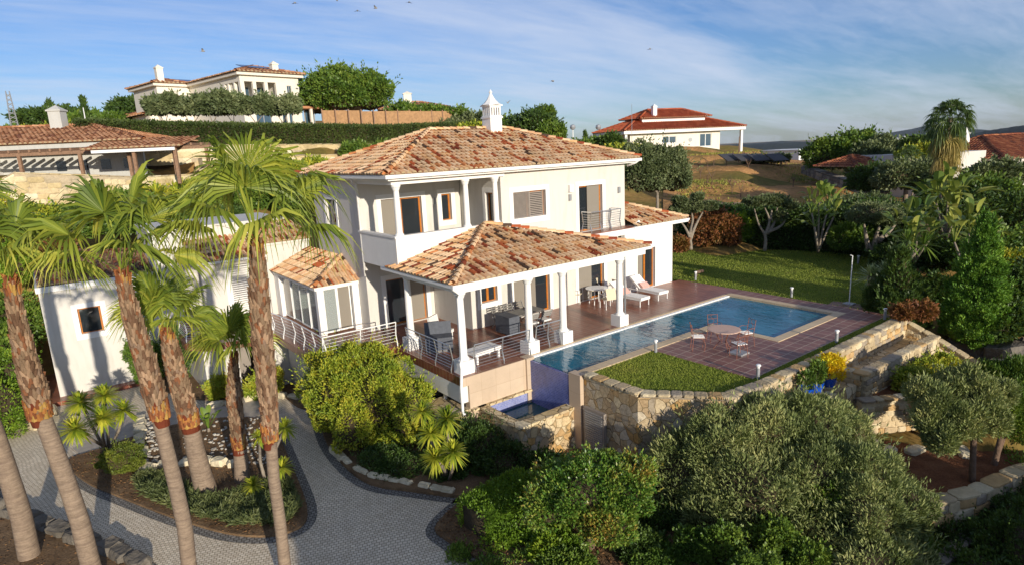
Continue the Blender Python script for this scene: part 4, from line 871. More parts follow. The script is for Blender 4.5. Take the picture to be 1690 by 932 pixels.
# ------------------------------------------------------------------ driveway & beds
ZD=-2.6
drive=[(-12,6),(8.3,6),(8.4,9),(9.2,12),(10.2,15.8),(9.8,20),(7.5,26.2),(6,28.5),(4,31.9),(-1.2,31.5),(-14,32)]
mb=MB(); mb.prism(drive,-2.7,ZD,sides=False); kind(mb.build('driveway','cobble'))
def bed(name,pts,z0,z1,mat,kerb=True,closed=True,n=5,inner=None):
    C=catmull([(*p[:2],0) for p in pts],n,True); poly=[(p[0],p[1]) for p in C]; area=sum(poly[i][0]*poly[(i+1)%len(poly)][1]-poly[(i+1)%len(poly)][0]*poly[i][1] for i in range(len(poly)))
    if area<0: poly=poly[::-1]; C=C[::-1]
    mb=MB(); mb.prism(poly,z0,z1); kind(mb.build(name,mat))
    if kerb:
        mb=MB(); k_=len(C)
        for i in range(k_):
            a,b,p,q=C[i],C[(i+1)%k_],C[i-1],C[(i+2)%k_]; na=unit(np.cross(b-p,ZZ)); nb=unit(np.cross(q-a,ZZ)); 
            z=ZD+.008; mb.quad((a[0],a[1],z),(b[0],b[1],z),(b[0]+nb[0]*.26,b[1]+nb[1]*.26,z),(a[0]+na[0]*.26,a[1]+na[1]*.26,z))
        kind(mb.build('kerb_strip','kerb'))
    return poly
pp=lambda l,z=ZD:[tuple(G(px,py,z)[:2]) for px,py in l]
isl=bed('planting_island',pp([(112,762),(140,795),(200,822),(300,860),(390,884),(470,882),(508,850),(484,775),(445,700),(380,690),(300,700),(240,715),(170,740)]),-2.7,-2.53,'soil')
bedR=bed('shrub_bed',pp([(525,690),(545,742),(600,795),(680,812),(800,822)])+[(10.6,13.2),(10.6,16.2),(10.2,20.6),(8.2,23),(7.5,22.6)],-2.7,-2.5,'soil')
bedB=bed('lower_bed',pp([(722,865),(740,895),(800,930),(830,960)])+[(8.2,8),(9,4),(13,3.5),(13.2,6),(14.2,8.3),(14.8,9.2),(12.9,11.4),(12.8,13.6),(10.6,13.7),(9.3,13.9)],-3.6,-2.52,'soil')
bedL=bed('rockery_bed',pp([(-60,790),(0,850),(60,872),(170,908),(232,935),(300,985)])+[(2.6,12),(0,9),(-6,10),(-9,16)],-3,-2.52,'soil')
bedH=bed('house_bed',[(2.8,31.6),(3.6,29),(4.5,27.4),(6.3,26.4),(7.0,26.0),(7.2,23.5),(8.6,23.4),(9.5,24),(9,29),(4,32)],-2.7,-2.5,'soil',kerb=False)
mb=MB(); mb.prism(pp([(195,690),(340,672),(440,650),(455,662),(420,690),(300,705),(240,735),(150,760),(120,740)],ZD),-2.7,ZD+.012,sides=False); kind(mb.build('path','paver'))
# edging stones
def edging(pts,n,label,group,s=(.45,.3,.2),mat='boulder',z=-2.5):
    C=catmull([(*p[:2],0) for p in pts],8); d=np.cumsum([0]+[np.linalg.norm(C[i+1]-C[i]) for i in range(len(C)-1)])
    for i in range(n):
        t_=d[-1]*(i+.5)/n; k_=min(np.searchsorted(d,t_),len(C)-1); p=C[k_]; q=C[k_-1]; an=math.atan2(p[1]-q[1],p[0]-q[0]); w_=d[-1]/n
        mb=MB(); mb.stone((p[0],p[1],z),(w_*random.uniform(.8,.98),s[1]*random.uniform(.8,1.2),s[2]*random.uniform(.8,1.3)),an+random.uniform(-.1,.1),.25)
        tag(mb.build('edging_stone',mat,None,(p[0],p[1],z-.1)),label,'stone',group)
edging(pp([(232,690),(236,770),(262,772),(300,768),(340,765),(385,770),(400,762)]),14,'cream rockery stone edging the pebbled middle of the palm island','cream rockery stones in the palm island',(.5,.35,.28))
edging(pp([(540,738),(600,783),(670,800),(745,815)]),13,'flat stone edging the drive in front of the yellow green bush','stones edging the drive by the large bush',(.4,.22,.16))
edging(pp([(-20,835),(60,866),(170,905),(240,940)]),10,'dark shaded rock at the kerb of the lower left bed','dark rocks along the lower left kerb',(.7,.45,.35),'greyrock')
edging(pp([(70,650),(90,690),(100,720),(60,705),(0,700)]),8,'stone block beside the left wing corner and the bright hedge','stones near the left wing corner',(.4,.3,.3),'rubble')
edging([(4.2,26.6),(5.2,26.2),(6.6,25.9),(7.4,24.6),(8.3,22.8)],9,'stone edging the shaded bed under the conservatory deck','stones under the conservatory deck',(.5,.25,.22))
# pebbles
pb=MB()
for k_ in range(300):
    px=random.choice([random.uniform(236,262),random.uniform(300,400),random.uniform(400,450)]); py=random.uniform(690,765); p=G(px,py,-2.52); s_=random.uniform(.05,.13); pb.stone(p+ZZ*.01,(s_,s_*.8,s_*.5),random.uniform(0,3),.3)
kind(tag(pb.build('pebbles','pebble'),'white pebbles strewn over the middle of the palm island','pebbles'),'stuff')
def litter(name,poly,n,z,mat,label,s=.05):
    V_=[];P=np.array(poly); lo=P.min(0);hi=P.max(0); pts=rng.uniform(lo,hi,(n,2)); p=np.column_stack([pts,np.full(n,z)]); d=rdirs(n);d[:,2]*=.3
    ins=np.zeros(n,bool); j=len(P)-1
    for i in range(len(P)):
        c=((P[i,1]>pts[:,1])!=(P[j,1]>pts[:,1]))&(pts[:,0]<(P[j,0]-P[i,0])*(pts[:,1]-P[i,1])/(P[j,1]-P[i,1]+1e-12)+P[i,0]); ins^=c; j=i
    a,b=leaves(p[ins],d[ins],s,s*.6); kind(tag(npmesh(name,a,b,mat),label,'litter'),'stuff')
M['dead']=islands('dead_leaves',[(0,rgb('7a5a3c')),(.4,rgb('94704a')),(.7,rgb('5c432f'))],.9)
litter('leaf_litter',isl,9000,-2.515,'dead','dry brown leaf litter on the palm island soil'); litter('leaf_litter',bedB,16000,-2.50,'dead','dry leaf litter under the lower shrubs',.07)
litter('leaf_litter',bedL,6000,-2.505,'dead','dark leaf litter in the lower left bed',.07)
# ------------------------------------------------------------------ haze
hb=MB(); hb.box((-9000,-9000,-141),(9000,9000,140))
hm=bpy.data.materials.new('haze_air'); hm.use_nodes=True; t=hm.node_tree; t.nodes.remove(t.nodes['Principled BSDF']); pv=N(t,'ShaderNodeVolumePrincipled'); pv.inputs['Color'].default_value=(.75,.85,1,1); pv.inputs['Density'].default_value=.000035; pv.inputs['Anisotropy'].default_value=.2
L(t,pv.outputs[0],t.nodes['Material Output'].inputs['Volume']); M['haze']=hm
kind(hb.build('haze','haze'),'stuff')
# ------------------------------------------------------------------ palms
def fan_frond(VV,FF,hubbase,dirv_,pet,R,nb=26,droop=.5,span=112,w0=.018,petcol=None,split=.42):
    e=unit(dirv_); side=np.cross(e,ZZ); side=unit(side) if np.linalg.norm(side)>.05 else A([1.,0,0]); nrm=np.cross(side,e)
    # petiole
    sag=droop*.35*pet; P=[hubbase+e*pet*k/4-ZZ*sag*(k/4)**2 for k in range(5)]
    n0=len(VV)
    for p in P: VV+= [p+side*w0,p-side*w0]
    FF+=[(n0+2*k,n0+2*k+2,n0+2*k+3,n0+2*k+1) for k in range(4)]
    hub=P[-1]; e2=unit(P[-1]-P[-2]); roll_=rng.uniform(-.5,.5); s2=side*math.cos(roll_)+nrm*math.sin(roll_); n2=np.cross(s2,e2)
    for i in range(nb):
        a=math.radians(-span+2*span*(i+.5)/nb); d=e2*math.cos(a)+s2*math.sin(a); d=unit(d-n2*0-ZZ*.0); tdir=np.cross(d,n2); l=R*(.78+.22*math.cos(a*.8))*rng.uniform(.92,1.05)
        sp=math.radians(span)/nb*l*split*.8; pl=.035*(1 if i%2 else -1)
        dr=droop*rng.uniform(.7,1.3); q=[]
        for fr,wf in((.02,.05),(.22,.55),(split,1.),(.72,.5),(1.,.08)):
            c=hub+d*l*fr*(1-.3*dr*max(0,fr-split))-ZZ*dr*l*(.10*fr+1.9*max(0,fr-split*.9)**1.7); ww=sp*wf
            q+= [c+tdir*ww+n2*pl*wf,c-tdir*ww-n2*pl*wf]
        n0=len(VV); VV+=q; FF+=[(n0+2*k,n0+2*k+2,n0+2*k+3,n0+2*k+1) for k in range(4)]
def crown(c,n,pet,R,elo,ehi,droop,bias=None,nb=40,long=False):
    VV=[];FF=[]; 
    for i in range(n):
        u=(i+.5)/n; el=math.radians(elo+(ehi-elo)*u+rng.uniform(-6,6)); az=i*2.39996+rng.uniform(-.25,.25)
        d=A([math.cos(el)*math.cos(az),math.cos(el)*math.sin(az),math.sin(el)])
        if bias is not None: d=unit(d+A(bias))
        sc=rng.uniform(.88,1.1)*(.72+.62*max(0,math.sin(el)) if long else 1)
        fan_frond(VV,FF,A(c)+d*.08,d,pet*sc,R*sc,nb,droop*(1.25-.55*u),)
    return np.array(VV),np.array(FF)
def boots(mb,pts,rad,step=.085,per=11,size=.2,out=.55):
    pts=[A(p,float) for p in pts]; d=np.cumsum([0]+[np.linalg.norm(pts[i+1]-pts[i]) for i in range(len(pts)-1)]); t_=0;row=0
    while t_<d[-1]:
        c=A([np.interp(t_,d,[p[k] for p in pts]) for k in range(3)]); r=np.interp(t_,d,rad)*.92
        for j in range(per):
            an=2*PI*(j+.5*(row%2))/per+rng.uniform(-.12,.12); o=A([math.cos(an),math.sin(an),0]); s_=A([-math.sin(an),math.cos(an),0]); w_=2*PI*r/per*.62
            h=size*rng.uniform(.75,1.3); tip=c+o*(r*(1.02)+h*out*rng.uniform(.3,.6))+ZZ*h*rng.uniform(.5,1.0)+s_*rng.uniform(-.3,.3)*w_
            b0=c+o*r-s_*w_-ZZ*.03;b1=c+o*r+s_*w_-ZZ*.03; m_=c+o*(r+.035)-ZZ*.05; bt=c+o*(r*.9)+ZZ*h*.7
            mb.add([b0,m_,b1,tip+s_*.02,tip-s_*.02,bt],[(0,1,4),(1,3,4),(1,2,3),(3,2,5),(4,3,5),(0,4,5)])
        t_+=step; row+=1
def palm(label,up,low,dep,cn,pet,R,elo,ehi,droop,base_z=-2.6,flare=1.15,bias=None,nskirt=.085,collar=True,name='fan_palm',group=None,yellow=True):
    """up: skirt centre line from crown down; low: bare trunk; (px,py,width_px)"""
    wd=lambda l:[DP(a,b,dep) for a,b,c in l]; ds=lambda l:[c*float((DP(a,b,dep)-CP)@fw)/f/2*.93 for a,b,c in l]
    U=wd(up);ru=ds(up);ru=[q*.9 for q in ru];Lw=wd(low);rl=[q*.84 for q in ds(low)]; end=Lw[-1].copy()
    if end[2]>base_z+.05: dd=unit(Lw[-1]-Lw[-2]); k=(base_z-.1-end[2])/dd[2]; Lw.append(end+dd*k); rl.append(rl[-1]*flare)
    Lw.append(Lw[-1]-ZZ*.15); rl.append(rl[-1])
    t=thing(name,label,'palm tree',tuple(Lw[-2]),group)
    mb=MB(); P=[];Rr=[]
    for i in range(len(Lw)-1):
        for k in range(4): s_=k/4; P.append(Lw[i]*(1-s_)+Lw[i+1]*s_); Rr.append((rl[i]*(1-s_)+rl[i+1]*s_)*rng.uniform(.985,1.015))
    P.append(Lw[-1]);Rr.append(rl[-1]); mb.tube(P,Rr,18); mb.build('trunk','palmbark',t,smooth=True)
    mb=MB(); mb.tube(U,[r*.82 for r in ru],12); s2=MB()
    k=len(U); cut=max(2,int(k*.34)); Ur=U[::-1];rur=ru[::-1]
    boots(mb,Ur,[r*.84 for r in rur],nskirt,12,.17,.55); mb.build('leaf_base_skirt','boots',t)
    top=[U[0],U[0]*.72+U[1]*.28]; boots(s2,[U[min(1,k-1)]*.45+U[0]*.55,U[0]+ZZ*.03],[ru[0]*1.1,ru[0]*.8],.07,10,.22); 
    s3=MB()
    if collar: boots(s3,[U[-1]-ZZ*.02,U[-1]+ZZ*.3],[ru[-1]*.95,ru[-1]*1.0],.07,12,.16,.3); s3.tube([U[-1]-unit(U[-2]-U[-1])*.25,U[-1]+ZZ*.1],[rl[0]*1.06,ru[-1]*.9],14)
    s2.build('fresh_leaf_bases','boots_new',t); s3.build('leaf_base_collar','boots_new',t)
    Vc,Fc=crown(U[0]+ZZ*.1,cn,pet,R,elo,ehi,droop,bias,long=True); npmesh('crown',Vc,Fc,'palmleaf',t); return t
palm('fan palm second from left, its pale trunk crossing in front of the bright hedge',[(20,468,20),(24,500,26),(35,560,36),(48,610,44),(60,650,48),(66,684,44)],[(70,686,31),(88,735,33),(112,800,34),(132,860,35),(150,932,36),(168,985,38)],13.1,10,1.0,1.05,26,88,.6)
palm('leaning fan palm in front of the small wooden window of the left wing',[(202,455,18),(208,485,26),(222,540,36),(242,605,40),(256,655,44),(264,685,36)],[(262,688,27),(275,740,28),(290,800,29),(305,870,30),(312,932,30),(318,985,32)],12.6,10,1.1,1.1,26,88,.6)
palm('stout palm with upright fronds and swollen pale foot in the palm island',[(274,548,18),(283,580,36),(292,620,42),(303,660,42),(313,698,38)],[(315,704,33),(322,740,36),(332,780,40),(341,812,44)],17.0,13,.75,1.1,30,88,.45)
palm('smallest palm of the island with narrow dark skirt',[(388,588,9),(386,610,18),(386,650,30),(390,690,30),(395,735,27)],[(396,740,27),(398,765,29),(401,792,34)],17.6,9,.55,1.05,35,85,.5)
palm('tallest fan palm, directly left of the conservatory, crown against the villa roof',[(424,405,18),(426,430,28),(428,489,40),(433,560,42),(440,630,40),(446,690,34),(446,722,30)],[(447,728,24),(452,790,24),(462,860,24),(470,932,25),(475,975,27)],12.8,11,1.25,1.25,18,88,.7)
palm('palm whose bare trunk rises at the left edge of the picture, crown outside',[(-95,380,20),(-80,450,36),(-60,540,40),(-45,610,42),(-30,655,40)],[(-28,660,31),(-10,710,34),(10,770,36),(35,850,38),(52,932,40),(62,975,42)],14.2,10,.9,1.0,18,85,.6)
# far right palm with hanging dead skirt
def farpalm(label,px,pyc,pyb,d,R,n=34,skirt=1.0,el=(-50,85),r=.18,nb=20):
    c=D(px,pyc,d); b=c.copy(); b[2]=ground(c[0],c[1])-.2; t=thing('fan_palm',label,'palm tree',tuple(b))
    mb=MB(); mb.tube([b,(b+c)/2,c],[r*1.2,r,r*.8],10); mb.build('trunk','palmbark',t)
    V1,F1=crown(c,int(n*1.3),R*.42,R*.42,el[0]+10,el[1],.75,nb=nb); npmesh('crown',V1,F1,'palmdark',t)
    if skirt: V1,F1=crown(c-ZZ*R*.45,n,R*.3,R*.42,-80,-20,1.0,nb=nb); V2,F2=crown(c-ZZ*R*.95,n,R*.25,R*.4,-85,-30,1.0,nb=nb); V1,F1=merge([(V1,F1),(V2,F2)]); npmesh('dead_frond_skirt',V1,F1,leafm_dead,t)
leafm_dead=leaf('dry_fronds',[rgb('6f6a35'),rgb('8f8146'),rgb('a8935a')],.2,.6,.5); M['leafm_dead']=leafm_dead
farpalm('tall dark fan palm with hanging skirt, standing above the right garden against the hills',1568,194,300,52,2.1,40)
# ------------------------------------------------------------------ rosettes (yucca, agave, dragon tree) and paddle leaves
def rosette(VV,FF,c,n,l,w_,emin=-35,emax=85,droop=.25):
    for i in range(n):
        el=math.radians(rng.uniform(emin,emax)); az=i*2.39996+rng.uniform(-.3,.3); d=A([math.cos(el)*math.cos(az),math.cos(el)*math.sin(az),math.sin(el)]); s_=unit(np.cross(d,ZZ+A([.01,0,0])))
        ll=l*rng.uniform(.8,1.1); n0=len(VV)
        for fr,wf in((0,.5),(.35,1),(.75,.7),(1,.05)):
            p=A(c)+d*ll*fr-ZZ*droop*ll*fr*fr; VV+= [p+s_*w_*wf/2,p-s_*w_*wf/2]
        FF+=[(n0+2*k,n0+2*k+2,n0+2*k+3,n0+2*k+1) for k in range(3)]
def yucca(label,heads,base,l=.42,w_=.045,n=95,mat='yucca',name='yucca',stemr=.05,emin=-40,group=None,cat='yucca',droop=.25):
    base=A(base,float); t=thing(name,label,cat,tuple(base),group); mb=MB()
    for h in heads: h=A(h,float); mid=(base+h)/2+A([rng.uniform(-.1,.1),rng.uniform(-.1,.1),0]); mb.tube([base+A([rng.uniform(-.1,.1),rng.uniform(-.1,.1),-.05]),mid,h],[stemr*1.2,stemr,stemr*.8],7)
    mb.build('stem','bark',t,smooth=True); 
    for h in heads: VV=[];FF=[]; rosette(VV,FF,h,n,l*rng.uniform(.85,1.1),w_,emin,88,droop); npmesh('leaf_rosette',np.array(VV),np.array(FF),mat,t)
    return t
d_=18.6
yucca('cluster of five yellow green yucca heads before the left wing wall',[DP(132,664,d_+1.2),DP(172,652,d_+1.3),DP(204,676,d_+.9),DP(124,708,d_),DP(168,690,d_+.3)],G(180,742,-2.55),.62,.07,170)
yucca('slim yucca clump standing behind the tallest palm trunk',[G(428,720,-1.4),G(465,770,-1.75),G(418,800,-2.15),G(470,705,-1.35)],G(440,800,-2.55),.42,.055,120)
yucca('five bright yucca rosettes beside the large yellow green bush',[DP(697,678,15.5),DP(738,690,15.6),DP(711,714,15.2),DP(747,745,14.9),DP(718,755,14.9)],G(740,790,-2.7),.5,.055,170)
M['dragon']=leaf('dragon_blades',[rgb('6d7a4a'),rgb('8f9a66'),rgb('b0b080')],.2,.5,1.5)
yucca('dragon tree with a dense spiky head and thick grey trunk at the far terrace corner',[DP(1438,458,25.7),DP(1462,450,26.0),DP(1482,460,25.8),DP(1455,466,25.3)],G(1448,508,0),.85,.05,150,mat='dragon',name='dragon_tree',stemr=.22,emin=-15,cat='tree')
def paddle(VV,FF,base,dirv_,pet,l,w_,droop=.4,tears=False):
    e=unit(dirv_); s_=unit(np.cross(e,ZZ)); n0=len(VV)
    for k in range(4): fr=k/3; p=A(base)+e*pet*fr-ZZ*droop*.15*pet*fr*fr; VV+= [p+s_*.025,p-s_*.025]
    FF+=[(n0+2*k,n0+2*k+2,n0+2*k+3,n0+2*k+1) for k in range(3)]
    b=A(base)+e*pet-ZZ*droop*.15*pet; prof=[(0,.15),(.15,.75),(.4,1),(.7,.9),(.9,.5),(1,.03)]; upv=np.cross(s_,e)
    for sg in(-1,1):
        n0=len(VV)
        for fr,wf in prof:
            p=b+e*l*fr-ZZ*droop*l*fr*fr*.8; VV+= [p,p+s_*sg*w_*wf/2+upv*w_*.18*wf]
        FF+=[(n0+2*k,n0+2*k+2,n0+2*k+3,n0+2*k+1) for k in range(5)]
def paddleplant(label,base,tops,n,l,w_,mat='banana',name='bird_of_paradise',cat='plant',group=None,pet=.8,stemr=.055,elo=25):
    base=A(base,float); t=thing(name,label,cat,tuple(base),group); mb=MB(); VV=[];FF=[]
    for c in tops:
        c=A(c,float); mb.tube([base-ZZ*.1,(base+c)/2,c],[stemr*1.3,stemr,stemr*.8],7)
        for i in range(n):
            el=math.radians(rng.uniform(elo,85)); az=i*2.4+rng.uniform(-.3,.3); paddle(VV,FF,c,(math.cos(el)*math.cos(az),math.cos(el)*math.sin(az),math.sin(el)),pet*rng.uniform(.7,1.1),l*rng.uniform(.75,1.1),w_,rng.uniform(.3,.9))
    mb.build('stem','bark',t,smooth=True); npmesh('leaves',np.array(VV),np.array(FF),mat,t); return t
b=G(345,712,-2.55); paddleplant('small bird of paradise with upright paddle leaves on the palm island',b,[b+ZZ*.15],9,.55,.2,mat='mid',pet=.5,elo=50)
# ------------------------------------------------------------------ near shrubs
def blob(px,py,dep,r): c=DP(px,py,dep); return (c,r if hasattr(r,'__len__') else (r,r,r))
def on(px,py,z,r,s=(1,1,1)): # centre seen at pixel, at height z
    c=G(px,py,z); return (c,(r*s[0],r*s[1],r*s[2]))
# big yellow green bush: a clipped mass, seen (490-715, 550-770)
gb=(G(615,765,-2.5)+G(700,730,-2.5))/2
shrub('rounded_bush','very large clipped yellow green bush in front of the conservatory deck','bush',[((8.35,18.6,-1.0),(1.35,1.3,1.6)),((8.4,19.9,-.95),(1.4,1.5,1.6)),((7.5,19.8,-1.1),(1.2,1.5,1.5)),((8.9,17.7,-1.3),(.95,.85,1.35)),((7.6,21.2,-1.05),(1.2,1.1,1.5)),((7.3,18.6,-1.5),(.9,1.0,1.1))],80000,.10,.045,'bright',nl=26,lump=.26,up=.5,core=.68,zmin=-.9)
shrub('clipped_hedge','bright yellow green hedge at the left edge beside the drive','hedge',[((-1.75,31.2,-1.3),(1.0,1.3,1.6)),((-2.5,29.4,-1.5),(1.3,1.3,1.5)),((-3.2,31,-1.2),(1.4,1.5,1.7)),((-4.5,29.5,-1.4),(1.5,1.4,1.5))],36000,.11,.05,'hedgegreen',nl=26,lump=.25,up=.5,core=.68,zmin=-.9)
shrub('wing_hedge','dark shrub filling the gap left of the left wing corner','shrub',[((-1.9,35,-1.0),(1.1,1.2,1.6)),((-3.0,37,-.6),(1.4,1.3,1.9)),((-1.6,38,0),(1.1,1.3,1.6)),((-4.2,35,-1),(1.3,1.2,1.6))],14000,.17,.09,'mid',nl=20,zmin=-.8)
c=G(206,778,-2.5); shrub('box_ball','small clipped round box shrub on the palm island','shrub',[(c+A([0,.1,.42]),(.72,.62,.5))],14000,.05,.03,'olivebox',nl=24,lump=.2,up=.5,core=.7,zmin=-.8)
# juniper ground cover
jp=[];jd=[]
jpoly=np.array(pp([(222,795),(250,785),(300,800),(335,830),(380,822),(450,800),(480,800),(497,845),(470,872),(392,875),(300,850),(235,822)]))
pts=rng.uniform(jpoly.min(0),jpoly.max(0),(60000,2)); ins=np.zeros(len(pts),bool); j=len(jpoly)-1
for i in range(len(jpoly)):
    cnd=((jpoly[i,1]>pts[:,1])!=(jpoly[j,1]>pts[:,1]))&(pts[:,0]<(jpoly[j,0]-jpoly[i,0])*(pts[:,1]-jpoly[i,1])/(jpoly[j,1]-jpoly[i,1]+1e-12)+jpoly[i,0]); ins^=cnd; j=i
pts=pts[ins]; hh=.16+.12*np.sin(pts[:,0]*5+1)*np.cos(pts[:,1]*4)+.05*np.sin(pts[:,0]*13)*np.sin(pts[:,1]*11); zz=-2.52+rng.uniform(.2,1,len(pts))*np.clip(hh,.05,.4)
dd=rdirs(len(pts)); dd[:,2]=abs(dd[:,2])*.7+.15; Vj,Fj=leaves(np.column_stack([pts,zz]),dd,.17,.035)
kind(tag(npmesh('juniper_ground_cover',Vj,Fj,'juniper'),'low spreading juniper covering the front of the palm island','ground cover'),'stuff')
shrub('dark_shrub','dark shaded shrub between the yuccas and the spa wall','shrub',[((10.0,15.0,-1.95),(.9,1.0,.85)),((9.4,15.9,-1.95),(.8,.9,.8)),((10.1,14.0,-2.2),(.7,.7,.7)),((9.0,15.2,-2.3),(.7,.7,.55))],26000,.09,.05,'dark',nl=20,lump=.35,zmin=-.9)
shrub('ivy_cover','leafy ground cover under the yuccas in the bed by the drive','ground cover',[((8.0,16.4,-2.5),(1.0,.8,.25)),((9.0,15.4,-2.5),(.9,.7,.3)),((7.6,17.4,-2.45),(.9,.8,.3))],12000,.07,.05,'dark',nl=20,zmin=-.2)
# clipped dark hedge + round tree at bottom centre
def gz(px,py,z): return G(px,py,z)
h0=gz(775,850,-2.3); h1=gz(870,800,-2.3)
boxhedge('clipped_hedge','clipped dark green hedge with flat top beside the end of the drive',[tuple(gz(785,893,-2.75)),tuple(gz(878,838,-2.75))],1.05,1.0,22000,.075,.045,'hedgegreen',jit=.1)
shrub('ground_shrub','low bright green shrub spreading below the round topped tree','shrub',[(gz(860,870,-2.5),(1.0,.7,.45)),(gz(910,860,-2.5),(.8,.7,.45)),(gz(830,890,-2.6),(.8,.6,.45))],20000,.07,.045,'hedgegreen',nl=22,lump=.3,zmin=-.4)
tb=gz(975,925,-2.85)
tbl=[(tb+A([0,0.2,1.75]),(1.15,1.05,.7)),(tb+RT*(-.95)+A([0,0,1.55]),(.75,.75,.6)),(tb+RT*1.0+A([0,.2,1.7]),(.8,.8,.65)),(tb+RT*.3+FW*.9+ZZ*1.8,(.9,.9,.6)),(tb-RT*.7+FW*.7+ZZ*1.75,(.75,.75,.55)),(tb+RT*.4-FW*.5+ZZ*1.35,(.8,.7,.5)),(tb+RT*1.3+FW*.6+ZZ*2.0,(.5,.5,.45))]
tree('round_topped_tree','small dense evergreen tree with rounded crown and short trunk, bottom centre','tree',tb,[([tb-ZZ*.1,tb+A([.05,.05,.4]),tb+A([.1,.1,.8])],[.13,.11,.1])]+[([tb+A([.1,.1,.7]),c_[0]-ZZ*.2],[.07,.03]) for c_ in tbl],tbl,42000,.085,.05,'glossy',nl=20,lump=.34,up=.55,core=.55,bark='brownbark',zmin=-.5)
shrub('young_shrub','loose light green shrub at the bottom edge next to the drive kerb','shrub',[(gz(760,925,-2.75),(.35,.35,.45)),(gz(800,945,-2.7),(.5,.4,.35)),(gz(860,935,-2.75),(.6,.45,.3))],6500,.07,.045,'mid',nl=14,lump=.5,core=.3,up=.8)
# the big grey green masses
def mass(name,label,blobs,n,mat,l=.15,w_=.035,nl=26,lump=.3,up=.7,cat='shrub',core=.64): return shrub(name,label,cat,blobs,n,l,w_,mat,nl=nl,lump=lump,up=up,core=core,zmin=-.8)
mass('westringia_shrub','huge grey green shrub mound filling the slope below the front lawn wall',[((14.0,9.1,-1.35),(1.35,1.0,1.35)),((15.2,8.3,-1.2),(1.4,.95,1.35)),((16.4,7.8,-1.15),(1.3,1.0,1.2)),((17.3,7.2,-1.45),(.9,.9,1.0)),((13.7,8.0,-2.0),(1.5,1.5,1.4)),((15.2,7.0,-1.9),(1.6,1.3,1.4)),((13.0,9.6,-2.1),(1.0,1.2,1.3)),((12.8,8.3,-2.7),(1.2,1.2,1.1)),((14.3,6.4,-2.6),(1.2,1.0,1.0))],120000,'westringia')
mass('westringia_shrub','grey green feathery shrub mound sloping towards the block wall',[((15.9,6.1,-1.75),(1.15,1.0,1.1)),((14.9,5.6,-2.1),(1.1,1.0,1.0)),((16.2,5.2,-2.3),(.9,.7,.9)),((15.6,5.4,-2.6),(.9,.8,.9)),((13.9,5.0,-2.7),(1.1,1.0,.9)),((15.0,4.7,-3.0),(.9,.8,.8))],60000,'westringia',.13,.03)
mass('dark_leafy_shrub','dark green shrub in shade between the two grey green mounds',[(gz(1370,840,-2.1),(.75,.65,.75)),(gz(1320,850,-2.3),(.6,.55,.65)),(gz(1410,880,-2.4),(.6,.5,.6))],26000,'mid',.07,.04,lump=.4,up=1.1)
mass('light_leafy_shrub','broad shrub with pale round leaves at the bottom edge right of centre',[(gz(1190,905,-2.2),(.62,.5,.5)),(gz(1275,890,-2.2),(.6,.5,.45)),(gz(1140,900,-2.3),(.4,.35,.45)),(gz(1240,960,-2.2),(.9,.6,.5)),(gz(1330,925,-2.4),(.55,.5,.4))],30000,'glossy2' if 0 else 'mid',.085,.06,lump=.4)
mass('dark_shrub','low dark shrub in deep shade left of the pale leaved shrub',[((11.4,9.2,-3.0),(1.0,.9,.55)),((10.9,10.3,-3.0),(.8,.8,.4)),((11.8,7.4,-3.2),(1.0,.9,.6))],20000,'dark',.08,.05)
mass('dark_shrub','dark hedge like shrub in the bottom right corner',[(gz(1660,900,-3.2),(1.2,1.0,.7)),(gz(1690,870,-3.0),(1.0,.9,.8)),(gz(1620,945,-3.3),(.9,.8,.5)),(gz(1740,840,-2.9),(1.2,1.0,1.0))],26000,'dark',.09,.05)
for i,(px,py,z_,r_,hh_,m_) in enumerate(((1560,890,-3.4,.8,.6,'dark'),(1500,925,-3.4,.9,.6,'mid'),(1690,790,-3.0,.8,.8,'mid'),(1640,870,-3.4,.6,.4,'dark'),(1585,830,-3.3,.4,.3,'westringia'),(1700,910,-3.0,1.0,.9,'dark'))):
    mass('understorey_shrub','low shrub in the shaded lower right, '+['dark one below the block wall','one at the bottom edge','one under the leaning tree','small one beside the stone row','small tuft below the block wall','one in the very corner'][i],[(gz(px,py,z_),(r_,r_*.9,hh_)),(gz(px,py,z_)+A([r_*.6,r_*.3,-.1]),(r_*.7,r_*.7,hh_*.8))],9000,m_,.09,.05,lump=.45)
for i,(px,py,z_,r_,hh_,m_) in enumerate(((905,905,-2.5,.6,.35,'hedgegreen'),(1050,905,-2.5,.6,.4,'dark'),(1090,860,-2.5,.6,.5,'dark'),(930,935,-2.5,.6,.3,'mid'),(1080,935,-2.6,.6,.35,'mid'),(890,780,-2.5,.7,.7,'dark'))):
    mass('filler_shrub','shrub in the lower centre bed, '+['bright one between hedge and round topped tree','dark one right of the round topped tree','dark one left of the grey green mound','low one at the bottom edge under the tree','low one at the bottom edge by the mound','dark one between clipped hedge and spa wall'][i],[(gz(px,py,z_),(r_,r_*.85,hh_)),(gz(px,py,z_)+A([r_*.6,-r_*.3,0]),(r_*.7,r_*.7,hh_*.8))],9000,m_,.08,.05,lump=.42)
# paved path bottom right
mb=MB(); pa=[G(px,py,-3.2) for px,py in((1545,935),(1590,895),(1640,850),(1675,820))]
for i in range(22):
    t_=i/21*2.999; k_=int(t_); p=pa[k_]*(1-t_+k_)+pa[k_+1]*(t_-k_) if k_<3 else pa[3]; mb.stone(p+ZZ*.08,(.42,.34,.12),math.atan2(*(pa[3]-pa[0])[1::-1])+rng.uniform(-.05,.05),.12)
tag(mb.build('stone_edging','greyrock',None,tuple(pa[0])),'shaded row of grey stone blocks across the bottom right corner','edging')
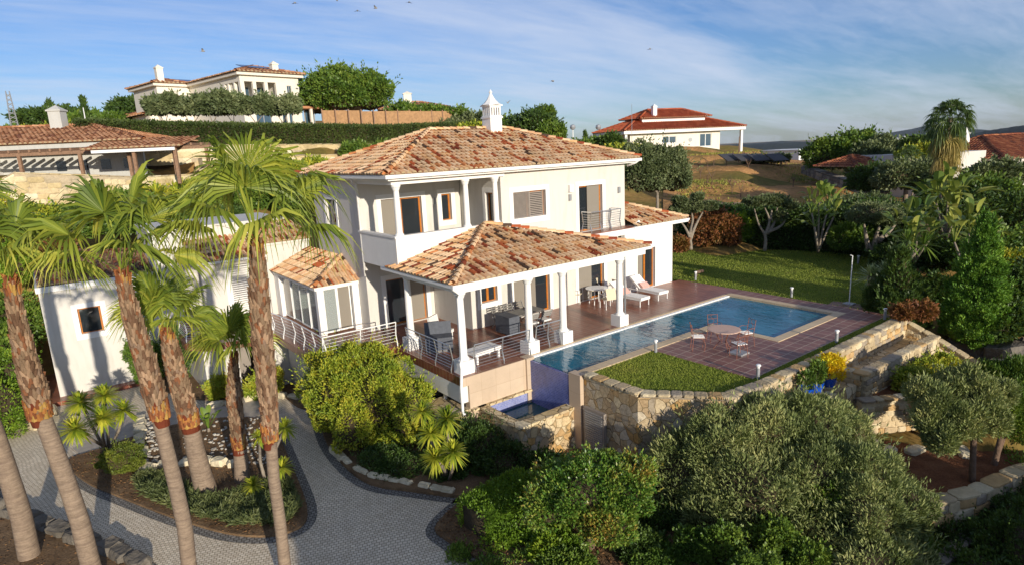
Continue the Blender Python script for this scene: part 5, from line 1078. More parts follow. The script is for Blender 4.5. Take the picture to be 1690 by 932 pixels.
# right hand twin trees
def tw(bx,tops,label,r=.09):
    b_=G(*bx,-3.35); T=[(DP(px,py,dp),rr_) for px,py,dp,rr_ in tops]; st=[]; fork=DP(*bx[:1],bx[1]-150,float((b_-CP)@FW)) if 0 else None
    return b_,T
b1=G(1604,842,-3.3); b2=G(1622,812,-3.3); dp1=float((b1-CP)@FW); dp2=float((b2-CP)@FW)
T1=[(DP(1590,696,dp1),(.6,.5,.55)),(DP(1548,673,dp1+.3),(.5,.5,.6)),(DP(1570,643,dp1+.8),(.5,.5,.55)),(DP(1522,648,dp1+.6),(.42,.4,.4)),(DP(1640,700,dp1-.2),(.35,.35,.35)),(DP(1528,690,dp1+.2),(.35,.35,.4)),(DP(1650,650,dp1+.3),(.38,.38,.4)),(DP(1552,723,dp1-.1),(.4,.4,.5)),(DP(1625,683,dp1),(.5,.45,.5)),(DP(1610,650,dp1+.4),(.5,.5,.5)),(DP(1600,630,dp1+.6),(.35,.35,.45))]
tree('shrubby_tree','slim trunked feathery evergreen tree over the block wall at right','tree',b1,[([b1-ZZ*.1,DP(1605,770,dp1),DP(1608,700,dp1)],[.1,.085,.07])]+[([DP(1608,705,dp1),c_[0]],[.05,.02]) for c_ in T1],T1,42000,.13,.035,'westringia',nl=12,lump=.5,up=1.0,core=.3,bark='brownbark',zmin=-.8)
T2=[(DP(1665,660,dp2),(.6,.5,.6)),(DP(1690,640,dp2+.2),(.55,.5,.6)),(DP(1645,625,dp2+.6),(.45,.45,.5)),(DP(1672,615,dp2+.5),(.4,.4,.45)),(DP(1640,690,dp2-.1),(.45,.4,.45)),(DP(1680,705,dp2),(.5,.45,.5)),(DP(1720,670,dp2),(.7,.6,.6))]
tree('shrubby_tree','leaning two stemmed evergreen tree at the right edge over the block wall','tree',b2,[([b2-ZZ*.1,DP(1640,770,dp2),DP(1652,720,dp2)],[.11,.09,.07]),([DP(1644,755,dp2),DP(1660,715,dp2)],[.06,.04])]+[([DP(1652,722,dp2),c_[0]],[.05,.02]) for c_ in T2],T2,40000,.12,.035,'mid',nl=12,lump=.5,up=1.0,core=.3,bark='brownbark',zmin=-.8)
shrub('flowering_shrub','green and reddish shrub growing behind the low bed wall','shrub',[((21.9,7.1,-.85),(.75,.55,.5)),((23.0,7.1,-.9),(.7,.5,.5)),((24.2,7.0,-1.0),(.8,.5,.5)),((22.6,6.7,-1.1),(.6,.4,.35))],18000,.09,.05,'bright',nl=18,lump=.4,zmin=-.6)
shrub('sloping_shrub','grey green shrub covering the foot of the stair wall','shrub',[((24.0,5.9,-1.6),(1.0,.8,.7)),((25.2,5.2,-1.8),(.9,.8,.7)),((22.8,5.6,-1.8),(.8,.7,.6))],24000,.12,.035,'westringia',nl=18,zmin=-.6)
# conifer at right
cb=G(1606,552,-.7); cb[2]=-.9; dpc=float((cb-CP)@FW)
blc=[]; 
for z_,r_ in((.5,1.05),(1.2,1.12),(1.9,1.0),(2.7,.8),(3.4,.56),(4.1,.3)): blc.append((cb+A([0,0,z_]),(r_,r_,.85)))
tree('conifer','broad pointed green conifer standing right of the pool terrace','tree',cb,[([cb-ZZ*.2,cb+ZZ*2,cb+ZZ*4.5],[.2,.15,.04])],blc,110000,.12,.05,'conifer',nl=60,lump=.17,up=1.1,core=.7,zmin=-.9,side=.6)
blc=[(cb+RT*(-2.1)+FW*1.6+A([0,0,z_]),(r_,r_,.8)) for z_,r_ in((.4,1.3),(1.2,1.1),(2.0,.8),(2.7,.4))]
bb=cb+RT*(-2.1)+FW*1.6; tree('conifer','darker smaller conifer half hidden behind the broad conifer','tree',bb,[([bb-ZZ*.2,bb+ZZ*2.4],[.15,.04])],blc,26000,.18,.06,'dark',nl=24,lump=.2,up=1.1,core=.7,zmin=-.9,side=.6)
# ------------------------------------------------------------------ furniture
def place(o,loc,rz=0,**k):
    o.location=tuple(float(v) for v in loc); o.rotation_euler=(0,0,rz)
    for a,v in k.items(): o[a]=v
    return o
def ang(a,b): return math.atan2(b[1]-a[1],b[0]-a[0])
# white sling armchair (faces +x)
def make_armchair():
    t=thing('armchair','cream sling armchair on the porch','chair')
    m1=MB(); m1.frame_box((.02,0,.42),(1,0,0),(0,1,0),ZZ,.48,.5,.03); m1.build('seat','sling',t)
    m1=MB(); m1.frame_box((-.26,0,.68),(.25,0,1),(0,1,0),(1,0,-.25),.5,.5,.03); m1.build('backrest','sling',t)
    for sx,sy in((.25,-.27),(.25,.27),(-.28,-.27),(-.28,.27)): MB().tube([(sx,sy,0),(sx*.95,sy,.62 if sx>0 else .45)],.018,6).build('leg','whitemetal',t)
    for sy in(-.27,.27): MB().tube([(.26,sy,.62),(-.02,sy,.65),(-.3,sy,.62)],.022,6).build('armrest','whitemetal',t)
    return t
ac=make_armchair(); tc_=G(985,500,0); tc_[2]=0
t=thing('round_table','small round glass topped table on the porch among cream armchairs','table'); MB().lathe([(.5,.70),(.52,.71),(.52,.73),(.5,.735)],(0,0,0),24).build('table_top','whitemetal',t)
for an in(.5,2.1,3.6,5.2): MB().tube([(.36*math.cos(an),.36*math.sin(an),0),(.28*math.cos(an),.28*math.sin(an),.7)],.02,6).build('leg','whitemetal',t)
place(t,tc_)
for i,((dx,dy),lb) in enumerate((((-.25,-.95),'cream sling armchair with its back to the pool at the round porch table'),((.95,-.1),'cream sling armchair right of the round porch table'),((-.5,.85),'cream sling armchair by the wall left of the wooden sliding door'),((.6,.8),'cream sling armchair behind the round porch table near the loungers'))):
    q=ac if i==0 else copytree(ac); place(q,tc_+A([dx,dy,0]),math.atan2(-dy,-dx),label=lb,group='armchairs round the porch table')
# loungers (head at -x, foot +x)
def make_lounger():
    t=thing('sun_lounger','x','sun lounger')
    m1=MB()
    for sy in(-.32,.32): m1.tube([(-.95,sy,.3),(.95,sy,.3)],.025,6)
    for x in(-.95,.95): m1.tube([(x,-.32,.3),(x,.32,.3)],.025,6)
    m1.tube([(-.9,-.2,.3),(-.75,-.2,.75)],.015,5); m1.build('frame','whitemetal',t)
    for x in(-.85,.9):
        for sy in(-.31,.31): MB().tube([(x,sy,0),(x,sy,.3)],.025,6).build('leg','whitemetal',t)
    m1=MB(); m1.frame_box((.32,0,.37),(1,0,0),(0,1,0),ZZ,1.3,.66,.09); mt_=m1.build('mattress','cushion',t)
    m1=MB(); m1.frame_box((-.57,0,.63),(-.75,0,.62),(0,1,0),(.62,0,.75),.8,.66,.09); m1.build('backrest_cushion','cushion',t)
    m1=MB(); m1.frame_box((-.23,0,.52),(-.75,0,.62),(0,1,0),(.62,0,.75),.3,.5,.1); m1.build('pillow','pink',t)
    return t
lo=make_lounger()
for i,(a_,b_,lb) in enumerate((((1012,489),(1064,499),'white sun lounger with pink pillow nearer the porch columns'),((1046,479),(1094,489),'white sun lounger with pink pillow beside the last sliding door'))):
    ha=G(*a_,.15);fb=G(*b_,.15); q=lo if i==0 else copytree(lo); c=(ha+fb)/2; c[2]=0; place(q,c,ang(ha,fb),label=lb,group='sun loungers against the villa wall')
# folding chair + dining table
def make_folding():
    t=thing('folding_chair','x','chair')
    m1=MB()
    for i in range(5): m1.frame_box((-.18+i*.085,0,.44),(1,0,0),(0,1,0),ZZ,.06,.42,.02)
    m1.build('seat','teak',t); m1=MB(); m1.frame_box((0.0,0,.475),(1,0,0),(0,1,0),ZZ,.4,.4,.05); m1.build('seat_cushion','cushion',t)
    for sy in(-.22,.22):
        MB().frame_box((-.02,sy,.45),unit([-.45,0,.9]),(0,1,0),unit([.9,0,.45]),1.0,.03,.04).build('frame_bar','teak',t); MB().frame_box((0,sy*.9,.22),unit([.6,0,.45]),(0,1,0),unit([-.45,0,.6]),.68,.03,.04).build('frame_bar','teak',t)
    m1=MB()
    for i in range(3): m1.frame_box((-.15-i*.045,0,.66+i*.09),(.4,0,.9),(0,1,0),(.9,0,-.4),.06,.44,.02)
    m1.build('backrest','teak',t); return t
fc=make_folding(); T=G(846,532,.37); T[2]=0; T=A([14.95,18.95,0])
t=thing('dining_table','rectangular grey teak dining table with a covered end under the porch','table')
m1=MB()
for i in range(8): m1.box((-.93,-.42+i*.106,.71),(.93,-.42+i*.106+.098,.745))
m1.build('table_top','teak',t)
for sx in(-.85,.85):
    for sy in(-.36,.36): MB().box((sx-.04,sy-.04,0),(sx+.04,sy+.04,.71)).build('leg','teak',t)
m1=MB(); m1.box((-.97,-.46,.05),(-.45,.46,.76)); m1.build('dark_cover','darkcover',t)
place(t,(14.9,18.95,0),0)
for i,(dx,dy,r_) in enumerate(((-.1,-.8,PI/2),(.55,-.8,PI/2),(-.55,.78,-PI/2),(.05,.78,-PI/2),(.62,.78,-PI/2))):
    q=fc if i==0 else copytree(fc); place(q,(14.9+dx,18.95+dy,0),r_,label=['left folding chair on the pool side of the dining table','right folding chair on the pool side of the dining table','folding chair at the wall side, left end of the dining table','folding chair at the wall side, middle of the dining table','folding chair at the wall side, right end of the dining table'][i],group='folding chairs at the dining table')
# daybed ottoman, covered seat, white chair back
t=thing('footstool_bench','low white cushioned bench behind the corner porch column','bench'); m1=MB(); m1.box((-.6,-.32,.3),(.6,.32,.42)); m1.build('cushion','cushion',t)
for sx in(-.5,.5):
    for sy in(-.26,.26): MB().box((sx-.04,sy-.04,0),(sx+.04,sy+.04,.3)).build('leg','whitemetal',t)
p=G(797,583,.2); place(t,(p[0],p[1],0),.1)
t=thing('covered_chair','armchair under a blue grey cover behind the left porch railing','chair'); m1=MB(); m1.box((-.5,-.35,.08),(.5,.35,.55)); m1.frame_box((0,.32,.6),(1,0,0),(0,.25,1),(0,1,-.25),1.0,.75,.12); m1.build('cover','darkcover',t); m1=MB(); m1.box((-.48,-.33,0),(.48,.33,.079)); m1.build('base','teak',t); p=G(725,572,.1); place(t,(p[0],p[1],0),-.5)
t=thing('lounge_chair','white cushioned chair with upright back behind the covered seat','chair'); m1=MB(); m1.box((-.35,-.35,.3),(.35,.3,.42)); m1.build('seat','cushion',t); m1=MB(); m1.frame_box((0,.33,.68),(1,0,0),(0,.2,1),(0,1,-.2),.62,.6,.1); m1.build('backrest','cushion',t)
for sx in(-.3,.3):
    for sy in(-.3,.3): MB().tube([(sx,sy,0),(sx,sy,.3)],.02,6).build('leg','whitemetal',t)
p=G(728,555,.2); place(t,(p[0]+.1,p[1]+.1,0),.5)
# wrought iron set by the pool
t=thing('iron_table','round pale mosaic topped iron table beside the pool','table'); MB().lathe([(.52,.70),(.56,.71),(.56,.735),(.5,.742)],(0,0,0),28).build('table_top',plain('pale_mosaic_top',rgb('c9a894'),.6,.15,30,.1),t)
for an in(0,2.09,4.19): MB().tube([(.34*math.cos(an),.34*math.sin(an),0),(.12*math.cos(an),.12*math.sin(an),.3),(.34*math.cos(an),.34*math.sin(an),.7)],.014,6).build('leg','rust',t)
IT=A([18.3,11.85,0]); place(t,IT)
def make_iron():
    t=thing('iron_chair','x','chair'); m1=MB(); m1.lathe([(.2,.44),(.22,.45),(.22,.465),(.19,.47)],(0,0,0),14); m1.build('seat_ring','rust',t)
    m1=MB()
    for i in range(4): m1.box((-.2,-.19+i*.1,.471),(.2,-.19+i*.1+.055,.495))
    m1.build('striped_cushion','cushion',t)
    for sx,sy in((.17,-.17),(.17,.17)): MB().tube([(sx,sy,.45),(sx*1.3,sy*1.25,.2),(sx*1.1,sy*1.2,0)],.011,5).build('leg','rust',t)
    for sy in(-.18,.18): MB().tube([(-.22,sy*1.2,0),(-.18,sy,.45),(-.26,sy,.95)],.011,5).build('back_post','rust',t)
    m1=MB()
    for z in(.6,.78,.93): m1.tube([(-.2-(z-.45)*.16,-.18,z),(-.2-(z-.45)*.16,.18,z)],.009,5)
    m1.tube([(-.22,0,.6),(-.24,.07,.7),(-.25,0,.8),(-.26,-.07,.88),(-.26,0,.93)],.007,4); m1.build('backrest','rust',t)
    for sy in(-.22,.22): MB().tube([(-.22,sy*.85,.66),(0,sy*1.1,.68),(.2,sy,.6),(.2,sy*.8,.45)],.009,5).build('armrest','rust',t)
    return t
ic=make_iron()
for i,(dx,dy,lb) in enumerate(((-.35,-.8,'rusty iron chair with striped cushion nearest the front lawn'),(-.62,.62,'rusty iron chair at the left rear of the poolside table'),(.85,-.32,'rusty iron chair right of the poolside table'),(.55,.75,'rusty iron chair behind the poolside table at the water edge'))):
    q=ic if i==0 else copytree(ic); place(q,IT+A([dx,dy,0]),math.atan2(-dy,-dx),label=lb,group='iron chairs round the poolside table')
t=thing('parasol_base','square dark parasol base with short tube beside the iron table','parasol base',(18.25,11.22,0)); m1=MB(); m1.box((18.0,10.97,0.002),(18.5,11.47,.06)); m1.build('base_plate','greymetal',t); MB().tube([(18.25,11.22,.06),(18.25,11.22,.35)],.03,8).build('tube','greymetal',t)
# bollard lights
def make_bollard():
    t=thing('bollard_light','x','garden light'); MB().lathe([(.055,0),(.055,.34),(.05,.345)],(0,0,0),10).build('post','greymetal',t); m1=MB(); m1.lathe([(.045,.345),(.045,.40)],(0,0,0),10); m1.build('lens','trim',t); MB().lathe([(.075,.40),(.08,.43),(.06,.46),(.01,.47)],(0,0,0),10).build('cap','whitemetal',t); return t
bo=make_bollard()
for i,(x,y,z,lb) in enumerate(((16.4,13.3,0,'at the tip of the front lawn beside the pool rim'),(16.62,9.55,0,'at the front corner of the pool terrace'),(21.6,9.5,0,'on the grass strip above the sunken walkway'),(25.6,9.5,0,'at the garden wall corner near the dragon tree'),(26.65,13.84,0,'at the lawn edge behind the pool corner'),(26.9,19.2,0,'on the rear lawn close to the villa corner'),(36.1,15,0,'far across the rear lawn'),(22.9,5.6,-1.2,'among the shrubs right of the bed wall'))):
    q=bo if i==0 else copytree(bo); place(q,(x,y,z),0,label='short round garden light '+lb,group='bollard lights round the garden')
t=thing('garden_shower','thin metal garden shower pole on a paved square near the dragon tree','shower',(27.1,11.5,0)); MB().tube([(27.1,11.5,0),(27.1,11.5,2.1),(26.9,11.5,2.15)],.02,6).build('pole','whitemetal',t); m1=MB(); m1.box((26.9,11.3,0.001),(27.3,11.7,.03)); m1.build('base','greymetal',t)
# blue pots
def pot(label,p,r,h,pl,cat='potted plant'):
    t=thing('potted_plant',label,cat,tuple(p)); MB().lathe([(r*.7,0),(r*.95,h*.5),(r,h*.85),(r*1.08,h*.86),(r*1.08,h),(r*.95,h),(r*.9,h*.88)],p,18).build('pot','pot',t,smooth=False)
    c=A(p)+ZZ*(h+pl[1]*.6); V_,F_=foliage([(c,(pl[0],pl[0],pl[1]))],pl[3],pl[4],pl[4]*.55,nl=14,lump=.45,up=.6,core=.35,zmin=-.6); npmesh('leaves',V_,F_,pl[2],t)
pot('blue glazed pot with a sparse small plant, front left on the stone ledge',(17.75,8.6,-.65),.22,.32,(.25,.3,'mid',500,.09)); pot('blue glazed pot with upright green plant, middle of the stone ledge',(18.4,8.6,-.65),.2,.32,(.24,.42,'mid',900,.09)); pot('blue glazed pot overflowing with yellow leaves, right on the stone ledge',(19.1,8.55,-.65),.22,.34,(.42,.42,'yellowflower',2600,.09))
# shade shrub near shower etc, drain cover, manhole lid
mb=MB(); p=G(1022,897,-2.6); mb.rbox(p+ZZ*.03,(.55,.45,.06),.4); tag(mb.build('inspection_cover','greenlid',None,tuple(p)),'dark green plastic inspection cover in the lower bed','cover')
mb=MB(); mb.box((17.0,16.35,.001),(17.35,16.5,.012)); tag(mb.build('drain_grate','rust',None,(17.1,16.4,0)),'small rusty drain grate at the terrace edge by the pool gutter','drain')
# low planter on the lawn by the villa corner
mb=MB(); mb.tube([(27.5,19.6,.1),(27.9,19.9,.16),(28.3,19.7,.2)],.09,7); tag(mb.build('driftwood','brownbark',None,(27.8,19.7,0)),'piece of dark driftwood lying on the lawn near the villa corner','driftwood')
# ------------------------------------------------------------------ neighbours
def azdir(deg): a=math.radians(deg); return FW*math.cos(a)+RT*math.sin(a)
def meet(p,u,px):
    """distance s along u from p until it lies at picture column px (level line of sight)"""
    b=D(px,230,1.0)-CP; # bearing at horizon-ish
    M_=np.array([[u[0],-b[0]],[u[1],-b[1]]]); s_=np.linalg.solve(M_,-(p[:2]-CP[:2])); return s_[0]
def local_thing(name,label,cat,origin,az):
    t=thing(name,label,cat); u=azdir(az); return t,(tuple(origin),math.atan2(u[1],u[0]))
def house_win(parent,p0,u,op,fr='greymetal',glass='glassblue'): return window(parent,p0,u,op,panes=2,d=.1,fr=fr,glass=glass)
# big ivory house up the hill
K3=D(406,211,84); az=42; u=azdir(az); v=azdir(az-90)
L1=meet(K3,u,503); L2=meet(K3,v,325); K2=K3+v*L2; L3=-meet(K2,u,272); K1=K2-u*L3; L4=meet(K1,v,233)
t,plc=local_thing('hill_house','large ivory two storey house on the hill at left with terracotta roof','house',K3,az)
zb=-1.5; zt=(D(406,124,84)-K3)[2]
mb=MB(); wx=(-1,0)
# block B
loB=(.3,L1*.62,zt-3.0,zt-.7)
wall(mb,(0,0),(1,0),L1,zb,zt,[loB,(L1*.78,L1*.86,zt-3.0,zt-1.0),(1.5,3.5,0.1,2.3),(5,6.4,.1,2.3),(8.2,9.6,.1,2.3)]); wall(mb,(0.002,L2),(0,-1),L2-.002,zb,zt,[(L2-4.2,L2-.5,zt-3.0,zt-.7)]); mb.quad((L1,0,zb),(L1,L2+4,zb),(L1,L2+4,zt),(L1,0,zt))
wall(mb,(-L3,L2),(1,0),L3,zb,zt,[]); wall(mb,(-L3+.002,L2+L4),(0,-1),L4-.002,zb,zt,[(L4*.45,L4*.62,zt-2.9,zt-1.3)])
mb.build('wall','bigwall',t)
mb=MB(); mb.box((.25,2.8,zb),(L1-.1,L2+3.9,zt-.1)); mb.box((L1*.64,.25,zb),(L1-.1,2.79,zt-.1)); mb.box((.25,.25,zb),(L1*.63,2.79,zt-3.3)); mb.build('loggia_wall','bigwall',t)
for i in range(4): mb=MB(); x=.3+(L1*.62-.3)*i/3; mb.box((x-.22,.02,zt-3.0),(x+.22,.42,zt-.7)); mb.build('pillar','bigwall',t)
for y in(1.6,3.2): mb=MB(); mb.box((.02,y,zt-3.0),(.42,y+.35,zt-.7)); mb.build('pillar','bigwall',t)
for s0 in(1.0,3.2,5.6): 
    mb=MB(); mb.box((s0,2.74,zt-3.0),(s0+1.3,2.79,zt-1.1)); mb.build('window','glassblue',t)
for op in((L1*.78,L1*.86,zt-3.0,zt-1.0),(1.5,3.5,0.1,2.3),(5,6.4,.1,2.3),(8.2,9.6,.1,2.3)): house_win(t,(0,0),(1,0),op)
house_win(t,(-L3+.002,L2+L4),(0,-1),(L4*.45,L4*.62,zt-2.9,zt-1.3))
mb=MB(); mb.box((-.5,-.5,zt),(L1+.5,L2+4.5,zt+.35)); mb.box((-L3-.5,L2-.5,zt),(-.501,L2+L4+.5,zt+.35)); mb.build('cornice','bigwall',t)
hip_roof('roof',t,-.7,L1+.7,-.7,L2+4.7,zt+.36,.27,'tile_far',.5,.7,.17,sides='fl',seg=3); hip_roof('roof',t,-L3-.7,-.1,L2-.7,L2+L4+.7,zt+.36,.27,'tile_far',.5,.7,.17,sides='fl',seg=3)
def chim(parent,x,y,z0,z1,s_=.6,mat='bigwall',name='chimney'):
    mb=MB(); mb.box((x-s_/2,y-s_/2,z0),(x+s_/2,y+s_/2,z1)); mb.box((x-s_*.6,y-s_*.6,z1),(x+s_*.6,y+s_*.6,z1+.12)); mb.add([(x-s_*.55,y-s_*.55,z1+.12),(x+s_*.55,y-s_*.55,z1+.12),(x+s_*.55,y+s_*.55,z1+.12),(x-s_*.55,y+s_*.55,z1+.12),(x,y,z1+.5)],[(0,1,4),(1,2,4),(2,3,4),(3,0,4)]); return mb.build(name,mat,parent)
chim(t,-L3+.8,L2+.6,zt+.3,zt+2.3,.8); chim(t,L1*.72,1.8,zt+.3,zt+1.7,.8)
mb=MB(); mb.frame_box((3.2,2.6,zt+1.45),(1,0,0),(0,1,.27),(0,-.27,1),3.6,1.6,.06); mb.build('solar_panel','solar',t); mb=MB(); mb.frame_box((-L3+3.6,L2+1.1,zt+.95),(1,0,0),(0,1,.27),(0,-.27,1),3.2,1.6,.06); mb.build('solar_panel','solar',t)
# lower wing + right pergola
zw=zt-3.55
wl=meet(K1,v,245); wl2=meet(K1,v,190)
mb=MB(); wall(mb,(-L3-1.2,L2+wl2),(0,-1),max(wl2-1,4),zb,zw,[(max(wl2-1,4)-4.2,max(wl2-1,4)-2.2,.1,1.9)]); mb.quad((-L3-1.2,L2+1,zb),(-L3,L2+1,zb),(-L3,L2+1,zw),(-L3-1.2,L2+1,zw)); mb.quad((-L3-1.2,L2+wl2,zb),(-L3+5,L2+wl2,zb),(-L3+5,L2+wl2,zw),(-L3-1.2,L2+wl2,zw)); mb.build('wing_wall','bigwall',t)
house_win(t,(-L3-1.2,L2+wl2),(0,-1),(max(wl2-1,4)-4.2,max(wl2-1,4)-2.2,.1,1.9))
hip_roof('wing_roof',t,-L3-1.9,-L3+5,L2+.6,L2+wl2+.7,zw,.3,'tile_red' if 0 else 'tile_far',.5,.7,.17,sides='fl',seg=3)
mb=MB(); mb.box((L1*.6,-1.6,zt-3.9),(L1+3.6,.8,zt-3.6)); mb.build('awning_roof','tile_far',t)
for x in(L1*.62,L1+.4,L1+3.2): mb=MB(); mb.box((x,-1.5,zb),(x+.3,-1.2,zt-3.9)); mb.build('pillar','bigwall',t)
place(t,plc[0],plc[1])
# red roofed house on the right hill
O=D(1040,246,104); az=72; t,plc=local_thing('hilltop_house','cream single storey house with bright red two tier roof on the right hilltop','house',O,az); u=azdir(az)
Lr=meet(O,u,1188); ze_=(D(1040,222,104)-O)[2]
mb=MB(); wall(mb,(0,0),(1,0),Lr,-1.5,ze_,[(Lr*.35,Lr*.5,.6,1.7),(Lr*.77,Lr*.9,-.2,1.9)]); wall(mb,(0.002,9),(0,-1),8.99,-1.5,ze_,[(2,6,0,1.9)]); mb.quad((Lr,0,-1.5),(Lr,9,-1.5),(Lr,9,ze_),(Lr,0,ze_)); mb.build('wall','bigwall',t)
mb=MB(); mb.box((-1.8,-1.3,ze_),(Lr+4.2,10,ze_+.5)); mb.build('fascia','trim',t)
house_win(t,(0,0),(1,0),(Lr*.35,Lr*.5,.6,1.7),'whitemetal'); house_win(t,(0,0),(1,0),(Lr*.77,Lr*.9,-.2,1.9),'whitemetal')
hip_roof('lower_roof',t,-1.9,Lr+4.3,-1.4,10.1,ze_+.51,.36,'tile_red',.45,.7,.15,sides='fl',seg=3)
mb=MB(); mb.box((3.5,2.2,ze_+.6),(Lr-1.5,8,ze_+2.45)); mb.build('upper_wall','trim',t)
hip_roof('upper_roof',t,2.6,Lr-.6,1.5,8.7,ze_+2.46,.42,'tile_red',.45,.7,.15,sides='fl',seg=3)
chim(t,6.0,2.6,ze_+1.5,ze_+4.3,.7,'trim')
for x,y in((Lr+3.6,-.9),(Lr+3.6,8),(-1.4,-.9)): mb=MB(); mb.box((x,y,-1.5),(x+.4,y+.4,ze_)); mb.build('pillar','trim',t)
mb=MB(); mb.tube([(Lr*.66,-.02,1.0),(Lr*.66,-.06,1.0)],.35,12); mb.build('round_vent','greymetal',t)
place(t,plc[0],plc[1])
# long roof house behind the cane fence
O=D(632,188,108); t,plc=local_thing('low_house','low house with pale tiled roof behind the woven cane fence','house',O,80); Lr=meet(O,azdir(80),738)
mb=MB(); mb.box((0,0,-3),(Lr,8,.6)); mb.build('wall','bigwall',t); hip_roof('roof',t,-.8,Lr+.8,-.8,8.8,.6,.28,'tile_far',.5,.7,.17,sides='fl',seg=3); chim(t,4.3,2.5,1.1,3.2,1.3); place(t,plc[0],plc[1])
# left bungalow
O=D(18,287,60); az=84; t,plc=local_thing('bungalow','grey walled bungalow with long tiled roof and wooden pergola at far left','house',O,az); u=azdir(az); ze_=(D(18,250,60)-O)[2]; Lr=meet(O,u,232)
mb=MB(); wall(mb,(-8,0),(1,0),8+Lr,-1,ze_,[]); 
mb.build('wall','greywall',t)
for a,b in((.22,.29),(.38,.45),(.55,.62),(.72,.75)):
    mb=MB(); mb.box((Lr*a+1.2,-.05,0),(Lr*b+1.2,-.003,ze_-.9)); mb.build('door','glass',t)
mb=MB(); mb.box((-.9,-1.6,-1),(-.5,-.02,ze_)); mb.build('pillar','trim',t)
mb=MB(); mb.box((-9,-2.2,ze_),(Lr+.8,8,ze_+.35)); mb.build('eave','greywall',t)
hip_roof('roof',t,-14,Lr+1.3,-2.4,11,ze_+.36,.23,'tile_far',.33,.5,.12,sides='fr',seg=3)
chim(t,Lr*.22,3.5,ze_+1.0,ze_+3.0,.9,'greywall')
mb=MB(); 
for i in range(24): x=.2+i*.66; mb.box((x,-4.4,ze_-.28),(x+.12,-2.3,ze_-.08))
mb.box((0,-4.3,ze_-.5),(16,-4.15,ze_-.281)); mb.build('pergola_beam','darkwood',t)
for x in(3.3,7.2,10.4,13.4,15.6): mb=MB(); mb.box((x,-4.3,-.6),(x+.2,-4.1,ze_-.5)); mb.build('post','darkwood',t)
Lg=meet(O,u,340); mb=MB(); mb.add([(Lr*.85,-5.2,ze_-.35),(Lg,-5.2,ze_-.35),(Lg,-1.5,ze_+.35),(Lr*.85,-1.5,ze_+.35)],[(0,1,2,3)]); tile_plane(mb,[(Lr*.85,-5.2,ze_-.3),(Lg,-5.2,ze_-.3),(Lg,-1.5,ze_+.4),(Lr*.85,-1.5,ze_+.4)],.33,.5,.12); mb.build('terrace_roof',['tile_far','mortar'],t)
mb=MB(); mb.box((Lr*.9,-5.3,ze_-.55),(Lg-.3,-5.2,ze_-.35)); mb.build('white_gutter','trim',t)
for x in(Lg-3.2,Lg-.5): mb=MB(); mb.box((x,-5.1,-1.2),(x+.2,-4.9,ze_-.4)); mb.build('post','darkwood',t)
place(t,plc[0],plc[1])
# its terrace wall
stonewall('terrace_wall','buff stone wall below the bungalow terrace at far left',[tuple(D(-60,330,50)),tuple(D(22,286,50)),tuple(D(150,290,50)),tuple(D(230,293,51)),tuple(D(330,288,53))],3.0,.5,.6,.35,'boulder')
stonewall('boulder_wall','high terraced wall of huge cream blocks below the long hilltop hedge',[tuple(D(190,243,61)),tuple(D(400,240,63)),tuple(D(560,239,66)),tuple(D(700,238,70)),tuple(D(800,232,76))],1.6,1.2,1.15,.55,'boulder',jit=.16)
stonewall('boulder_wall','lower tier of huge cream blocks on the slope behind the villa',[tuple(D(330,262,58.5)),tuple(D(430,258,60.5)),tuple(D(560,256,63.5)),tuple(D(650,252,67))],2.6,1.2,1.2,.6,'boulder',jit=.16)
boxhedge('long_hedge','long clipped dark hedge along the hilltop in front of the ivory house',[tuple(D(135,239,62)),tuple(D(400,240,64)),tuple(D(560,239,67)),tuple(D(640,238,70)),tuple(D(760,230,76))],1.8,1.75,60000,.22,.11,'hedgedark',jit=.2)
# cane fence
t=thing('cane_fence','woven brown cane fence on the hilltop behind the long hedge','fence',tuple(D(640,212,77)))
fp=[D(533,211,74),D(600,211,76),D(680,211,78),D(748,209,81)]; mb=MB()
for i in range(3):
    d=fp[i+1]-fp[i]; mb.frame_box((fp[i]+fp[i+1])/2+ZZ*.9,unit([d[0],d[1],0]),unit([-d[1],d[0],0]),ZZ,np.linalg.norm(d),.08,2.0)
mb.build('cane_panel','cane',t)
for i in range(12): p=fp[0]+(fp[3]-fp[0])*i/11; q=MB(); q.box((p[0]-.06,p[1]-.2,p[2]-.3),(p[0]+.06,p[1]-.08,p[2]+2.0)); q.build('post','darkwood',t)
